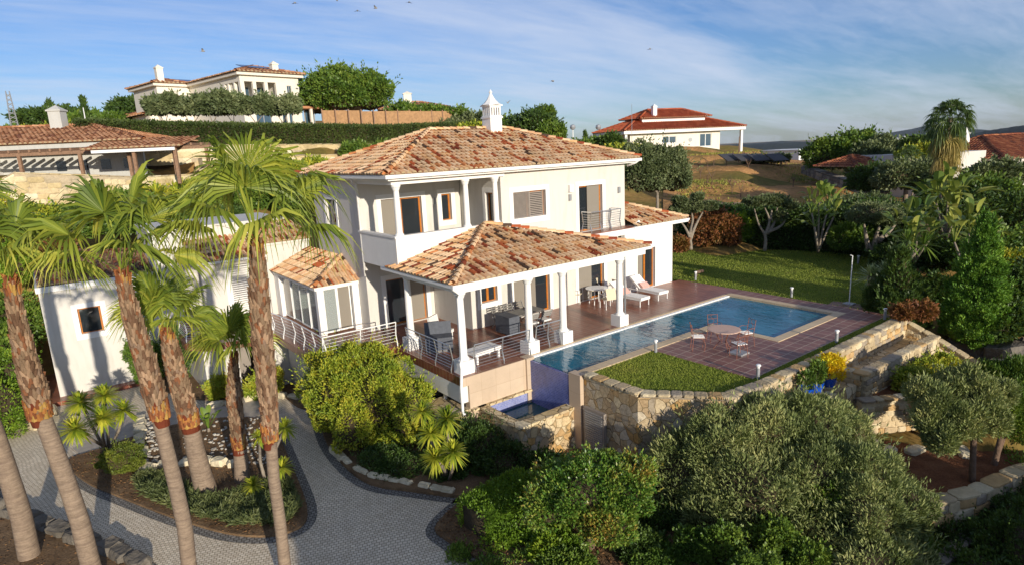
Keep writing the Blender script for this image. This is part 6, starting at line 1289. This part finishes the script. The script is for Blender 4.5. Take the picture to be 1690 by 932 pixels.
# right hand neighbour
O=D(1520,300,72); t,plc=local_thing('neighbour_house','white neighbouring house with two slim white chimneys beyond the right garden','house',O,66); u=azdir(66); La=meet(O,u,1630); Lb=meet(O,u,1760); h1=(D(1520,256,72)-O)[2]; 
mb=MB(); mb.box((0,0,-4),(La,7,h1)); mb.box((La,-1.5,-4),(Lb,8,h1-.9)); mb.build('wall','wall',t); hip_roof('roof',t,La-.4,Lb+3,-2.1,8.5,h1-.9,.42,'tile_brown',.33,.5,.12,sides='fl',seg=3)
hip_roof('roof',t,La-6,La+4,7.2,14,h1-.2,.42,'tile_brown',.33,.5,.12,sides='fl',seg=3); hip_roof('roof',t,-4,1.5,4,9,h1-1.0,.4,'tile_brown',.33,.5,.12,sides='fl',seg=3)
for px,dep in((1607,3.),(1656,4.)):
    x=meet(O,u,px)*1.03; mb=MB(); z0=h1+.2; mb.add([(x-.45,dep-.45,z0-1),(x+.45,dep-.45,z0-1),(x+.45,dep+.45,z0-1),(x-.45,dep+.45,z0-1),(x-.3,dep-.3,z0+1.5),(x+.3,dep-.3,z0+1.5),(x+.3,dep+.3,z0+1.5),(x-.3,dep+.3,z0+1.5)],[(0,1,5,4),(1,2,6,5),(2,3,7,6),(3,0,4,7)]); mb.box((x-.42,dep-.42,z0+1.5),(x+.42,dep+.42,z0+1.62)); mb.add([(x-.3,dep-.3,z0+1.62),(x+.3,dep-.3,z0+1.62),(x+.3,dep+.3,z0+1.62),(x-.3,dep+.3,z0+1.62),(x,dep,z0+2.6)],[(0,1,4),(1,2,4),(2,3,4),(3,0,4)]); mb.build('chimney','trim',t)
place(t,plc[0],plc[1])
O=D(1318,268,128); t,plc=local_thing('white_house','flat roofed white house low behind the orchard','house',O,60); Lr=meet(O,azdir(60),1382); mb=MB(); mb.box((0,0,-4),(Lr*.55,8,2.1)); mb.box((Lr*.55,1,-4),(Lr,8,1.6)); mb.build('wall','trim',t); mb=MB(); mb.box((-.2,-.2,2.1),(Lr*.56,8.2,2.3)); mb.build('parapet','trim',t); place(t,plc[0],plc[1])
O=D(1645,330,58); t,plc=local_thing('shade_awning','white fabric awning on posts at the right edge of the neighbouring garden','awning',O,64); h_=(D(1645,318,58)-O)[2]
mb=MB(); mb.box((-.5,-2,h_),(6,2.5,h_+.12)); mb.build('canopy','cushion',t); mb=MB(); mb.box((.2,2.5,h_+.6),(6,4,h_+.9)); mb.build('rear_beam','greywall',t)
for x in(-.3,5.5): mb=MB(); mb.box((x,2.2,-1.5),(x+.3,2.5,h_)); mb.build('post','trim',t)
place(t,plc[0],plc[1])
# small white house upper left + far-left roof edge + lattice mast + street lamps
O=D(122,211,115); t,plc=local_thing('white_cottage','small flat white cottage among trees at upper left','house',O,70); mb=MB(); mb.box((0,0,-1),(4.2,5,1.4)); mb.box((1,-.6,-1),(3.4,0,.9)); mb.build('wall','trim',t); mb=MB(); mb.box((1.6,-.64,-.3),(2.3,-.601,.4)); mb.build('window','glass',t); place(t,plc[0],plc[1])
def mast(name,label,cat,px,pt,pb,d,r,head=None,group=None,mat='greymetal'):
    b=D(px,pb,d); tp=D(px,pt,d); tp=A([b[0],b[1],tp[2]]); t=thing(name,label,cat,tuple(b),group); MB().tube([b-ZZ*.5,tp],[r,r*.6],6).build('pole',mat,t)
    if head: mb=MB(); mb.lathe([(.05,-.5),(.4,-.35),(.5,0),(.4,.3),(.05,.45)],tuple(tp),10); mb.build('lamp_globe','greymetal',t)
    return t
for px,pt,pb,d,lb in((946,210,240,110,'pole lamp with dark globe left of the red roofed house'),(988,210,245,112,'pole lamp with dark globe nearest the red roofed house'),(977,225,246,190,'smaller distant pole lamp between two nearer ones')): mast('street_lamp',lb,'street lamp',px,pt,pb,d,.12,True,'globe street lamps on the skyline','whitemetal')
mast('antenna_pole','very thin tall antenna pole in front of the red roofed house','pole',1043,172,250,95,.05); mast('utility_pole','slim utility pole on the orchard slope near the red roofed house','pole',1219,226,262,88,.08,mat='darkwood')
mast('utility_pole','leaning slim pole beside the cypress at upper left','pole',143,178,210,95,.1,mat='greymetal')
b=D(25,212,95); t=thing('lattice_mast','small grey lattice pylon on the skyline at far left','pylon',tuple(b)); mb=MB()
for sx,sy in((-.4,-.4),(.4,-.4),(.4,.4),(-.4,.4)): mb.tube([b+A([sx,sy,-1]),b+A([sx*.4,sy*.4,4.2])],.06,4)
for i in range(8): z=i*.5; s_=.4*(1-z/7); mb.tube([b+A([-s_,-s_,z]),b+A([s_,-s_,z+.4])],.04,4); mb.tube([b+A([s_,-s_,z]),b+A([-s_,-s_,z+.4])],.04,4)
mb.build('lattice','greymetal',t)
# solar racks in the orchard
for i,px in enumerate((1205,1228,1252,1282)):
    p=D(px,264,86); mb=MB(); mb.frame_box(p+ZZ*.3,azdir(75),unit([0,.8,.5]),unit([0,-.5,.8]),2.2,1.6,.1); tag(mb.build('cold_frame','solarcover',None,tuple(p)),'dark sloping garden frame on the orchard terrace, '+['leftmost','second','third','rightmost'][i]+' of the row','garden frame','dark garden frames in the orchard')
# ------------------------------------------------------------------ background planting
def bt(name,label,px,pyt,pyb,d,wpx,mat,n,cat='tree',lump=.36,group=None,bark='bark',stem=True,nl=22,ls=1.,aspect=1.,core=.55,multi=3,up=.2,rs=1):
    """tree/bush whose crown spans pyt..pyb at distance d, wpx wide"""
    top=D(px,pyt,d); bot=D(px,pyb,d); h=abs(top[2]-bot[2]); w_=wpx/f*d; base=bot.copy(); gz_=ground(base[0],base[1]); 
    if not stem: base[2]=min(base[2],gz_+.1) if abs(base[2]-gz_)<3 else base[2]
    L_=max(.09,d*.0048)*ls; bl=[]
    if multi<=1: bl=[((bot+top)/2,(w_/2,w_/2,h/2))]
    else:
        for i in range(multi):
            o_=(i/(multi-1)-.5)*w_*.62; hh=h*rng.uniform(.78,1.0) if i not in(multi//2,) else h
            c=bot+RT*o_+FW*rng.uniform(-.15,.15)*w_; c[2]=bot[2]+hh*.5; bl.append((c,(w_*.34,w_*.34,hh*.5)))
    if stem:
        g=base.copy(); g[2]=gz_ if gz_<bot[2]+h*.3 else bot[2]-.3
        return tree(name,label,cat,g,autostems(g,bl,max(.08,w_*.035),.6),bl,n,L_,L_*.55,mat,bark=bark,group=group,nl=nl,lump=lump,core=core,up=up)
    return shrub(name,label,cat,bl,n,L_,L_*.55,mat,group=group,nl=nl,lump=lump,core=core,zmin=-.8,up=up)
bt('broad_tree','big dense dark green tree right of the ivory hill house',566,112,196,88,128,'mid',30000,multi=5,lump=.3,core=.66)
for i,(px,w_,t_,d) in enumerate(((272,52,158,72),(318,46,163,73),(352,60,152,71),(384,44,160,74),(418,56,158,72),(465,52,160,71))):
    bt('olive_tree','grey green olive tree before the ivory house, '+['leftmost of the row','second from the left','third from the left','fourth from the left','fifth from the left','rightmost of the row'][i],px,t_,196,d,w_*.85,'olive',9000,group='olive trees before the ivory house',multi=2,lump=.4,core=.45)
bt('olive_tree','large round grey olive tree right of the villa on the orchard edge',1082,236,334,54,96,'olive',34000,multi=4,lump=.3,core=.6,ls=.9)
for i,(px,t_,b_,d,w_,m_) in enumerate(((68,182,215,110,46,'dark'),(105,178,214,115,40,'dark'),(150,186,214,108,44,'mid'),(185,190,215,104,40,'mid'),(216,163,196,120,40,'dark'),(95,210,240,84,60,'bright'),(160,206,236,80,40,'mid'),(20,210,240,100,40,'mid'))):
    bt('skyline_tree','bushy tree on the left skyline, '+['dark one right of the pylon','dark one left of the cypress','green one right of the white cottage','green one at the ivory house wing','dark one peeping over the ivory house wing roof','yellow green one in front of the cottage','green one at the end of the long hedge','green one behind the bungalow roof'][i],px,t_,b_,d,w_,m_,5000,group='trees on the left skyline')
def cypress(label,px,t_,b_,d,w_,mat='dark',n=2500,group='slim cypresses on the skyline'):
    top=D(px,t_,d);bot=D(px,b_,d); top[:2]=bot[:2]; h=top[2]-bot[2]; r=w_/f*d/2; bl=[(bot+ZZ*h*k_,(r*s_,r*s_,h*.2)) for k_,s_ in((.2,1),(.4,.95),(.6,.75),(.78,.5),(.92,.25))]
    tree('cypress',label,'tree',tuple(bot),[([bot,top],[r*.2,.03])],bl,n,d*.004,d*.0016,mat,nl=10,lump=.25,up=1.4,core=.7,group=group)
cypress('slim dark cypress above the white cottage',145,166,212,100,8); cypress('small pointed cypress on the left skyline',87,172,200,112,12); cypress('tiny pointed tree between two cypresses at upper left',114,180,200,118,7); cypress('slim dark cypress between the globe lamps',966,222,246,105,5,n=900)
for i,(px,t_,b_,d,w_,m_) in enumerate(((668,172,200,84,44,'mid'),(712,175,198,86,30,'mid'),(740,178,214,82,60,'mid'),(775,188,222,80,60,'olive'),(785,205,225,74,50,'bright'),(842,194,232,82,60,'mid'),(885,180,236,80,70,'dark'),(910,202,240,78,36,'mid'),(985,228,250,92,60,'mid'),(1010,222,250,90,30,'dark'),(940,238,256,80,60,'mid'),(895,178,200,84,30,'mid'),(1030,240,262,84,60,'bright'),(1265,258,268,90,50,'olive'))):
    bt('hill_shrub','bushy shrub on the hilltop, '+['climbing over the cane fence middle','small one over the cane fence','at the right end of the cane fence','grey green one left of the villa chimney','yellowish one behind the roof ridge','first one right of the villa chimney','tall dark one right of the chimney','at the right foot of the dark tree','left of the red roofed house','pointed one beside the red roofed house','low one under the pole lamps','top shoot of the dark tree','yellow green one below the red roofed house','low ones along the terrace'][i],px,t_,b_,d,w_,m_,4500,'shrub',group='shrubs on the hilltop',stem=False)
# slope behind the left wing
for i,(px,t_,b_,d,w_,m_) in enumerate(((250,310,345,48,90,'bright'),(200,318,360,44,70,'mid'),(300,330,372,42,90,'olivebox'),(350,300,345,50,70,'mid'),(400,280,330,54,70,'mid'),(470,262,300,58,60,'bright'),(440,300,345,50,60,'mid'),(150,335,380,42,90,'mid'),(90,345,400,40,90,'mid'),(30,325,400,40,80,'bright'),(360,345,366,43,60,'dark'),(240,355,385,40,120,'mid'),(520,262,290,60,40,'bright'),(15,400,470,38,60,'hedgegreen'),(320,300,330,52,60,'bright'),(60,395,425,39,80,'redleaf'),(590,236,262,62,40,'mid'),(640,236,256,64,30,'mid'))):
    bt('slope_shrub','leafy shrub on the slope behind the wing, '+['yellow green one below the pergola','deep green one left of the pergola end','olive one above the white box wall','tall one under the terrace roof','one left of the tall palm crown','yellow green one near the block wall','one behind the tallest palm crown','one under the bungalow wall','wide one left of the fan palms','yellow green one at the picture edge','low clipped mound','wide low one above the wing roof','small one at the villa eave','bright one at the left picture edge','bright one by the stone terrace','reddish one above the wing roof','tuft on the upper block wall','small tuft on the upper block wall'][i],px,t_,b_,d,w_,m_,6500,'shrub',group='shrubs behind the left wing',stem=False,multi=3,lump=.42)
bt('slope_shrub','leafy shrub on the bank behind the upper left window of the villa',505,300,350,46,70,'mid',7000,'shrub',stem=False)
for px,py,d,lb,m_ in((190,350,43,'spiky green plant on the slope below the bungalow','mid'),(290,318,50,'spiky yellow green plant below the terrace roof','yucca'),(232,330,47,'spiky plant with drooping yellowish leaves on the slope','yucca')):
    c=D(px,py,d); b=c-ZZ*1.6; yucca(lb,[c,c+RT*1.1+ZZ*.3,c-RT*.9-ZZ*.2],b,1.1,.11,70,m_,name='pandanus',stemr=.09,cat='plant')
# far side of the lawn: clipped hedge, gnarled trees, tall leaves
boxhedge('tall_hedge','tall dark hedge in shade along the far side of the lawn',[tuple(D(1120,404,45)),tuple(D(1200,406,45)),tuple(D(1330,412,44)),tuple(D(1440,420,42.5)),tuple(D(1520,430,41))],1.6,2.5,60000,.17,.1,'dark',jit=.35)
bt('hedge_shrub','reddish brown shrub in front of the tall hedge',1180,345,408,42,62,'redleaf',12000,'shrub',stem=False); bt('hedge_shrub','bright green climber on the tall hedge',1218,350,395,43.5,40,'hedgegreen',7000,'shrub',stem=False)
bt('hedge_shrub','dry orange brown shrub at the villa corner beyond the lawn',1118,392,416,37,26,'redleaf',4000,'shrub',stem=False)
bt('hedge_shrub','round green shrub right of the bird of paradise stems',1400,372,412,41,44,'mid',7000,'shrub',stem=False)
def gnarled(label,px,pb,d,r,limbs,pads,mat='olive'):
    b=D(px,pb,d); t=thing('gnarled_olive',label,'tree',tuple(b)); mb=MB()
    for l in limbs: P=[DP(x,y,float((b-CP)@FW)+o_) for x,y,o_ in l]; n_=len(P); mb.tube(catmull(P,4),[r*(1-.75*k_/(4*(n_-1))) for k_ in range(4*(n_-1)+1)],8)
    mb.build('trunk','bark',t,smooth=True)
    bl=[(DP(x,y,float((b-CP)@FW)+rng.uniform(-.5,.5)),(w_/f*d/2,w_/f*d/2,h_/f*d/2)) for x,y,w_,h_ in pads]
    V_,F_=foliage(bl,16000,.12,.06,nl=16,lump=.28,core=.75,zmin=-.9); npmesh('crown',V_,F_,mat,t)
gnarled('gnarled cloud pruned olive nearest the villa corner',1140,412,38,.13,[[(1140,412,0),(1138,392,0),(1130,375,0),(1122,365,0)],[(1139,395,0),(1148,372,.2),(1160,350,.3)],[(1138,390,0),(1143,365,.5),(1140,345,.3)]],[(1124,345,32,20),(1122,332,24,12),(1150,326,22,12),(1148,342,26,18),(1172,340,22,14),(1110,352,20,12)])
gnarled('gnarled bare limbed olive in the middle of the hedge',1262,414,41,.12,[[(1262,414,0),(1263,390,0),(1252,370,0),(1245,345,0)],[(1263,388,0),(1270,365,0),(1262,343,0)],[(1266,386,0),(1278,368,.2),(1283,342,.2)],[(1266,384,0),(1290,372,0),(1300,352,0)],[(1272,364,0),(1274,345,.3)]],[(1246,333,34,12),(1275,330,40,14),(1290,334,26,12),(1305,340,20,10),(1288,358,20,14)])
gnarled('thick trunked old olive at the right end of the lawn',1440,418,39,.19,[[(1436,418,0),(1430,395,0),(1426,370,0)],[(1440,418,0),(1446,392,0),(1452,372,0)],[(1448,398,0),(1465,385,0),(1478,370,0)]],[(1440,352,70,26),(1465,362,40,18),(1420,358,30,18)])
# orchard: bare young trees, dry grass
oa=[];na_,nd_=90,70
for q in np.linspace(46,103,nd_):
    for px in np.linspace(1095,1425,na_): oa.append(D(px,260,q)[:2])
oa=np.array(oa); oz=hz(oa[:,0],oa[:,1])+.12+.06*np.sin(oa[:,0]*2.1)*np.sin(oa[:,1]*1.7)
M['orchard']=groundm('orchard_soil',[rgb('66702f'),rgb('9a7a48'),rgb('b08454'),rgb('b98c5c'),rgb('7d7a38')],.22,.8,3,.95,.15,2)
kind(npmesh('orchard_ground',np.column_stack([oa,oz]),np.array([(i*na_+j,i*na_+j+1,(i+1)*na_+j+1,(i+1)*na_+j) for i in range(nd_-1) for j in range(na_-1)]),'orchard',smooth=True))
ow=[]
for i in range(22):
    px=rng.uniform(1150,1400); py=rng.uniform(268,345); 
    # ground at this pixel
    dd_=np.linspace(46,110,65); hh_=hz(*[np.array([D(px,py,q)[k_] for q in dd_]) for k_ in(0,1)]); zz_=np.array([D(px,py,q)[2] for q in dd_]); k_=np.argmax(hh_>zz_); 
    if hh_[k_]<=zz_[k_]: continue
    b=D(px,py,dd_[k_]); h_=rng.uniform(1.3,2.2); mb=MB(); mb.tube([b-ZZ*.1,b+ZZ*h_*.5],[.05,.04],5)
    for j in range(9): a_=rng.uniform(0,6.28); e_=rng.uniform(.4,1.2); mb.tube([b+ZZ*h_*.45,b+A([math.cos(a_)*.35*h_*.6,math.sin(a_)*.35*h_*.6,h_*(.5+.4*e_)])],[.025,.008],4)
    o=mb.build('bare_sapling','brownbark',None,tuple(b)); tag(o,'bare brown fruit sapling on the orchard slope','sapling','bare saplings of the orchard')
og=[];od=[]
PX=rng.uniform(1110,1420,9000)
dist=rng.uniform(50,100,9000); pts=np.array([D(px,260,d)[:2] for px,d in zip(PX,dist)]); zz=hz(pts[:,0],pts[:,1]); msk=np.sin(pts[:,0]*.25)+np.sin(pts[:,1]*.33+pts[:,0]*.1)+rng.normal(size=9000)*.5>1.0
Pp=np.column_stack([pts,zz])[msk]; Pp=np.repeat(Pp,6,0)+rng.normal(size=(len(Pp)*6,3))*A([.5,.5,.05]); dd=rdirs(len(Pp)); dd[:,2]=abs(dd[:,2])+.5; Vj,Fj=leaves(Pp,dd,.3,.1)
M['weeds']=leaf('orchard_weeds',[rgb('5f6b28'),rgb('8a8a3a'),rgb('a8884c')],.15,.7,.06)
kind(tag(npmesh('weeds',Vj,Fj,'weeds'),'patchy green and dry weeds on the orchard slope','weeds'),'stuff')
stonewall('orchard_wall','low rough stone wall along the right edge of the orchard',[tuple(D(1330,274,84)),tuple(D(1370,288,74)),tuple(D(1430,304,64)),tuple(D(1460,318,60))],.9,.9,.9,.4,'greyrock',jit=.3)
for k_,(py,d) in enumerate(((336,58),)):
    stonewall('orchard_edging','row of small stones across the orchard slope, '+['lower row','upper row'][k_],[tuple(D(px_,py+ (0 if px_>1200 else 2),d+ (px_-1250)*.01)) for px_ in(1140,1220,1300)],.25,.25,.45,.2,'greyrock',jit=.35,core=False)
# right garden mass
R_=[('pepper_tree','feathery pale green pepper tree beyond the lawn, left one',1396,220,292,82,88,'mid',16000),('pepper_tree','feathery pale green pepper tree beyond the lawn, right one',1452,228,296,80,80,'olive',14000),
('garden_tree','dark flat topped tree behind the right palm',1535,225,262,74,60,'dark',6000),('yellow_tree','small yellow green tree before the hills at right',1508,240,272,70,36,'bright',4000),
('garden_shrub','rounded grey green shrub on the slope below the pepper trees',1500,268,312,60,80,'olive',9000),('garden_shrub','dark round shrub under the pepper trees',1440,272,315,62,60,'dark',7000),
('garden_shrub','dense dark green round shrub below the neighbouring house',1600,292,340,54,90,'mid',12000),('garden_shrub','big clipped dark dome shrub at the right edge',1625,315,385,48,120,'dark',16000),
('garden_shrub','pale olive bush in front of the neighbouring roof',1640,265,305,58,60,'olive',6000),('garden_shrub','dark green leafy shrub wall at the right edge',1650,375,440,38,110,'mid',16000),
('garden_shrub','dark shaded shrub mass right of the conifer',1680,430,540,33,90,'dark',18000),('garden_shrub','leafy shrub below the big paddle leaved plants',1500,395,450,38,80,'dark',12000),
('garden_shrub','scrubby grey shrub on the bank left of the paddle leaves',1415,322,350,52,70,'olive',8000),('garden_shrub','wide dark scrub on the bank above the tall hedge',1460,330,375,48,110,'dark',12000),
('garden_shrub','brownish shrub between the pool terrace and the conifer',1508,500,528,26.5,44,'redleaf',6000),('garden_shrub','green shrub behind the dragon tree',1522,455,510,32,44,'dark',9000),
('garden_shrub','low shrub at the right edge above the rocks',1675,500,560,29,60,'dark',8000),('garden_shrub','yellowish upright shrub far right',1672,415,445,34,24,'bright',2500)]
for nm,lb,px,t_,b_,d,w_,m_,n_ in R_: bt(nm,lb,px,t_,b_,d,w_,m_,n_,'tree' if 'tree' in nm else 'shrub',stem='tree' in nm,multi=3 if w_>50 else 2,lump=.4,core=.55)
def pdl(label,px,pb,d,tops,n,l,w_,mat='banana',name='bird_of_paradise',pet=1.0):
    b=D(px,pb,d); dp_=float((b-CP)@FW); paddleplant(label,b,[DP(x,y,dp_+o_) for x,y,o_ in tops],n,l,w_,mat,name,pet=pet)
pdl('tall bird of paradise clump with upright stems at the hedge, left of the old olive',1350,414,40,[(1340,352,0),(1352,335,.3),(1366,345,-.2),(1376,358,.2),(1345,375,-.5)],9,1.0,.36)
pdl('giant pale banana like plant rising below the right palm',1560,400,42,[(1545,335,0),(1565,318,.3),(1580,330,-.3),(1555,352,.3),(1575,360,-.6)],11,1.5,.5,pet=1.0)
pdl('broad paddle leaved plant in front of the dark bank',1510,430,36,[(1490,385,0),(1515,372,.3),(1535,395,-.3),(1505,410,-.6)],10,1.1,.38)
pdl('low paddle leaved plant behind the conifer top',1590,440,35,[(1575,400,0),(1600,385,.3),(1618,405,0)],10,1.2,.4)
farpalm('short fan palm left of the tall hanging palm',1500,262,300,66,2.0,18,skirt=0)
b=D(1495,430,34); yucca('grassy spiky plant behind the dragon tree',[b+ZZ*.9,b+ZZ*.7+RT*.8],b,.9,.06,80,'mid',name='spiky_plant',cat='plant')
# house side plants near the left wing
for lb,bl,m_,n_ in (('glossy green shrub against the left wing wall between two palms',[((3.0,31.3,-1.6),(.8,.5,1.1)),((2.6,31.2,-.9),(.5,.4,.6))],'mid',9000),('dark climbing shrub between palms at the deck corner',[((3.9,29.3,-1.0),(.55,.5,1.5)),((4.2,28.7,-.6),(.4,.4,.7))],'dark',8000),('yellow green leafy shrub under the small white balcony',[((5.0,27.2,-2.1),(.6,.5,.5))],'bright',5000),('bright feathery bamboo like shrub below the deck beside the tall palm',[((6.6,25.9,-1.9),(.6,.5,.75)),((6.2,26.1,-2.2),(.5,.4,.5))],'bright',7000)):
    shrub('wall_shrub',lb,'shrub',bl,n_,.11,.05,m_,nl=16,lump=.4,up=.7,zmin=-.7)
for i,(x,y,h_,r_) in enumerate(((3.3,-2.4,5.6,1.15),(3.9,-5.5,6.4,1.2))):
    g=ground(x,y); b_=A([x,y,g]); bl=[(b_+A([rng.uniform(-.5,.5),rng.uniform(-.5,.5),h_*k_]),(r_*s_,r_*s_,h_*.22)) for k_,s_ in((.4,1),(.65,.9),(.86,.6))]
    tree('screen_tree',['bushy tree just outside the lower picture edge, shading the drive','second bushy tree outside the lower picture edge, behind the first'][i],'tree',b_,autostems(b_,bl,.14,.4),bl,9000,.22,.12,'mid',nl=16,lump=.4,core=.6,group='trees outside the lower picture edge')
# trees standing outside the frame at right whose long shadows fall over the lower garden
for i,(x,y,h_,r_) in enumerate(((14.5,-2.6,3.3,1.7),(17.5,-3.2,3.8,1.8),(21,-3.6,3.9,1.8),(24.5,-4.2,4.4,2.0),(28,-2.5,4.6,1.9),(34,-1.5,5.4,1.9),(40,0.5,6.5,2.2),(44,4,6.0,2.0),(50,5,7.5,2.4))):
    g=ground(x,y); b_=A([x,y,g]); bl=[(b_+A([rng.uniform(-.6,.6),rng.uniform(-.6,.6),h_*k_]),(r_*s_,r_*s_,h_*.22)) for k_,s_ in((.45,1),(.68,.85),(.86,.55))]
    tree('screen_tree','bushy evergreen tree outside the picture at right, shading the lower garden','tree',b_,autostems(b_,bl,.14,.4),bl,9000,.22,.12,'mid',nl=16,lump=.4,core=.6,group='screen trees outside the picture at right')
# ------------------------------------------------------------------ birds
for i,(px,py) in enumerate(((487,5),(556,1),(590,18),(620,14),(675,4),(335,85),(912,134),(838,170),(1073,81))):
    c=D(px,py,75); mb=MB(); a_=rng.uniform(0,6); u=A([math.cos(a_),math.sin(a_),0]); n_=A([-u[1],u[0],0])
    t=thing('bird','pigeon in flight against the sky, '+['at the top edge left of the flock','cut by the top edge','lowest of the flock','right beside the lowest one','rightmost at the top edge','alone above the ivory house','alone above the globe lamps','just right of the villa chimney','alone high over the right hill'][i],'bird',tuple(c),'birds in the sky')
    MB().tube([c-u*.2,c-u*.08,c+u*.08,c+u*.17,c+u*.22],[.03,.075,.08,.05,.01],7).build('body','bird',t,smooth=True)
    s_=.25 if i%2 else -.1
    for sg in(-1,1): MB().add([c+u*.09,c-u*.09,c-u*.12+n_*sg*.22+ZZ*s_*.7,c-u*.02+n_*sg*.42+ZZ*s_,c+u*.08+n_*sg*.2+ZZ*s_*.7],[(0,1,2,4),(4,2,3)]).build('wing','bird',t)
    MB().add([c-u*.18,c-u*.34+n_*.06,c-u*.34-n_*.06],[(0,1,2)]).build('tail','bird',t)
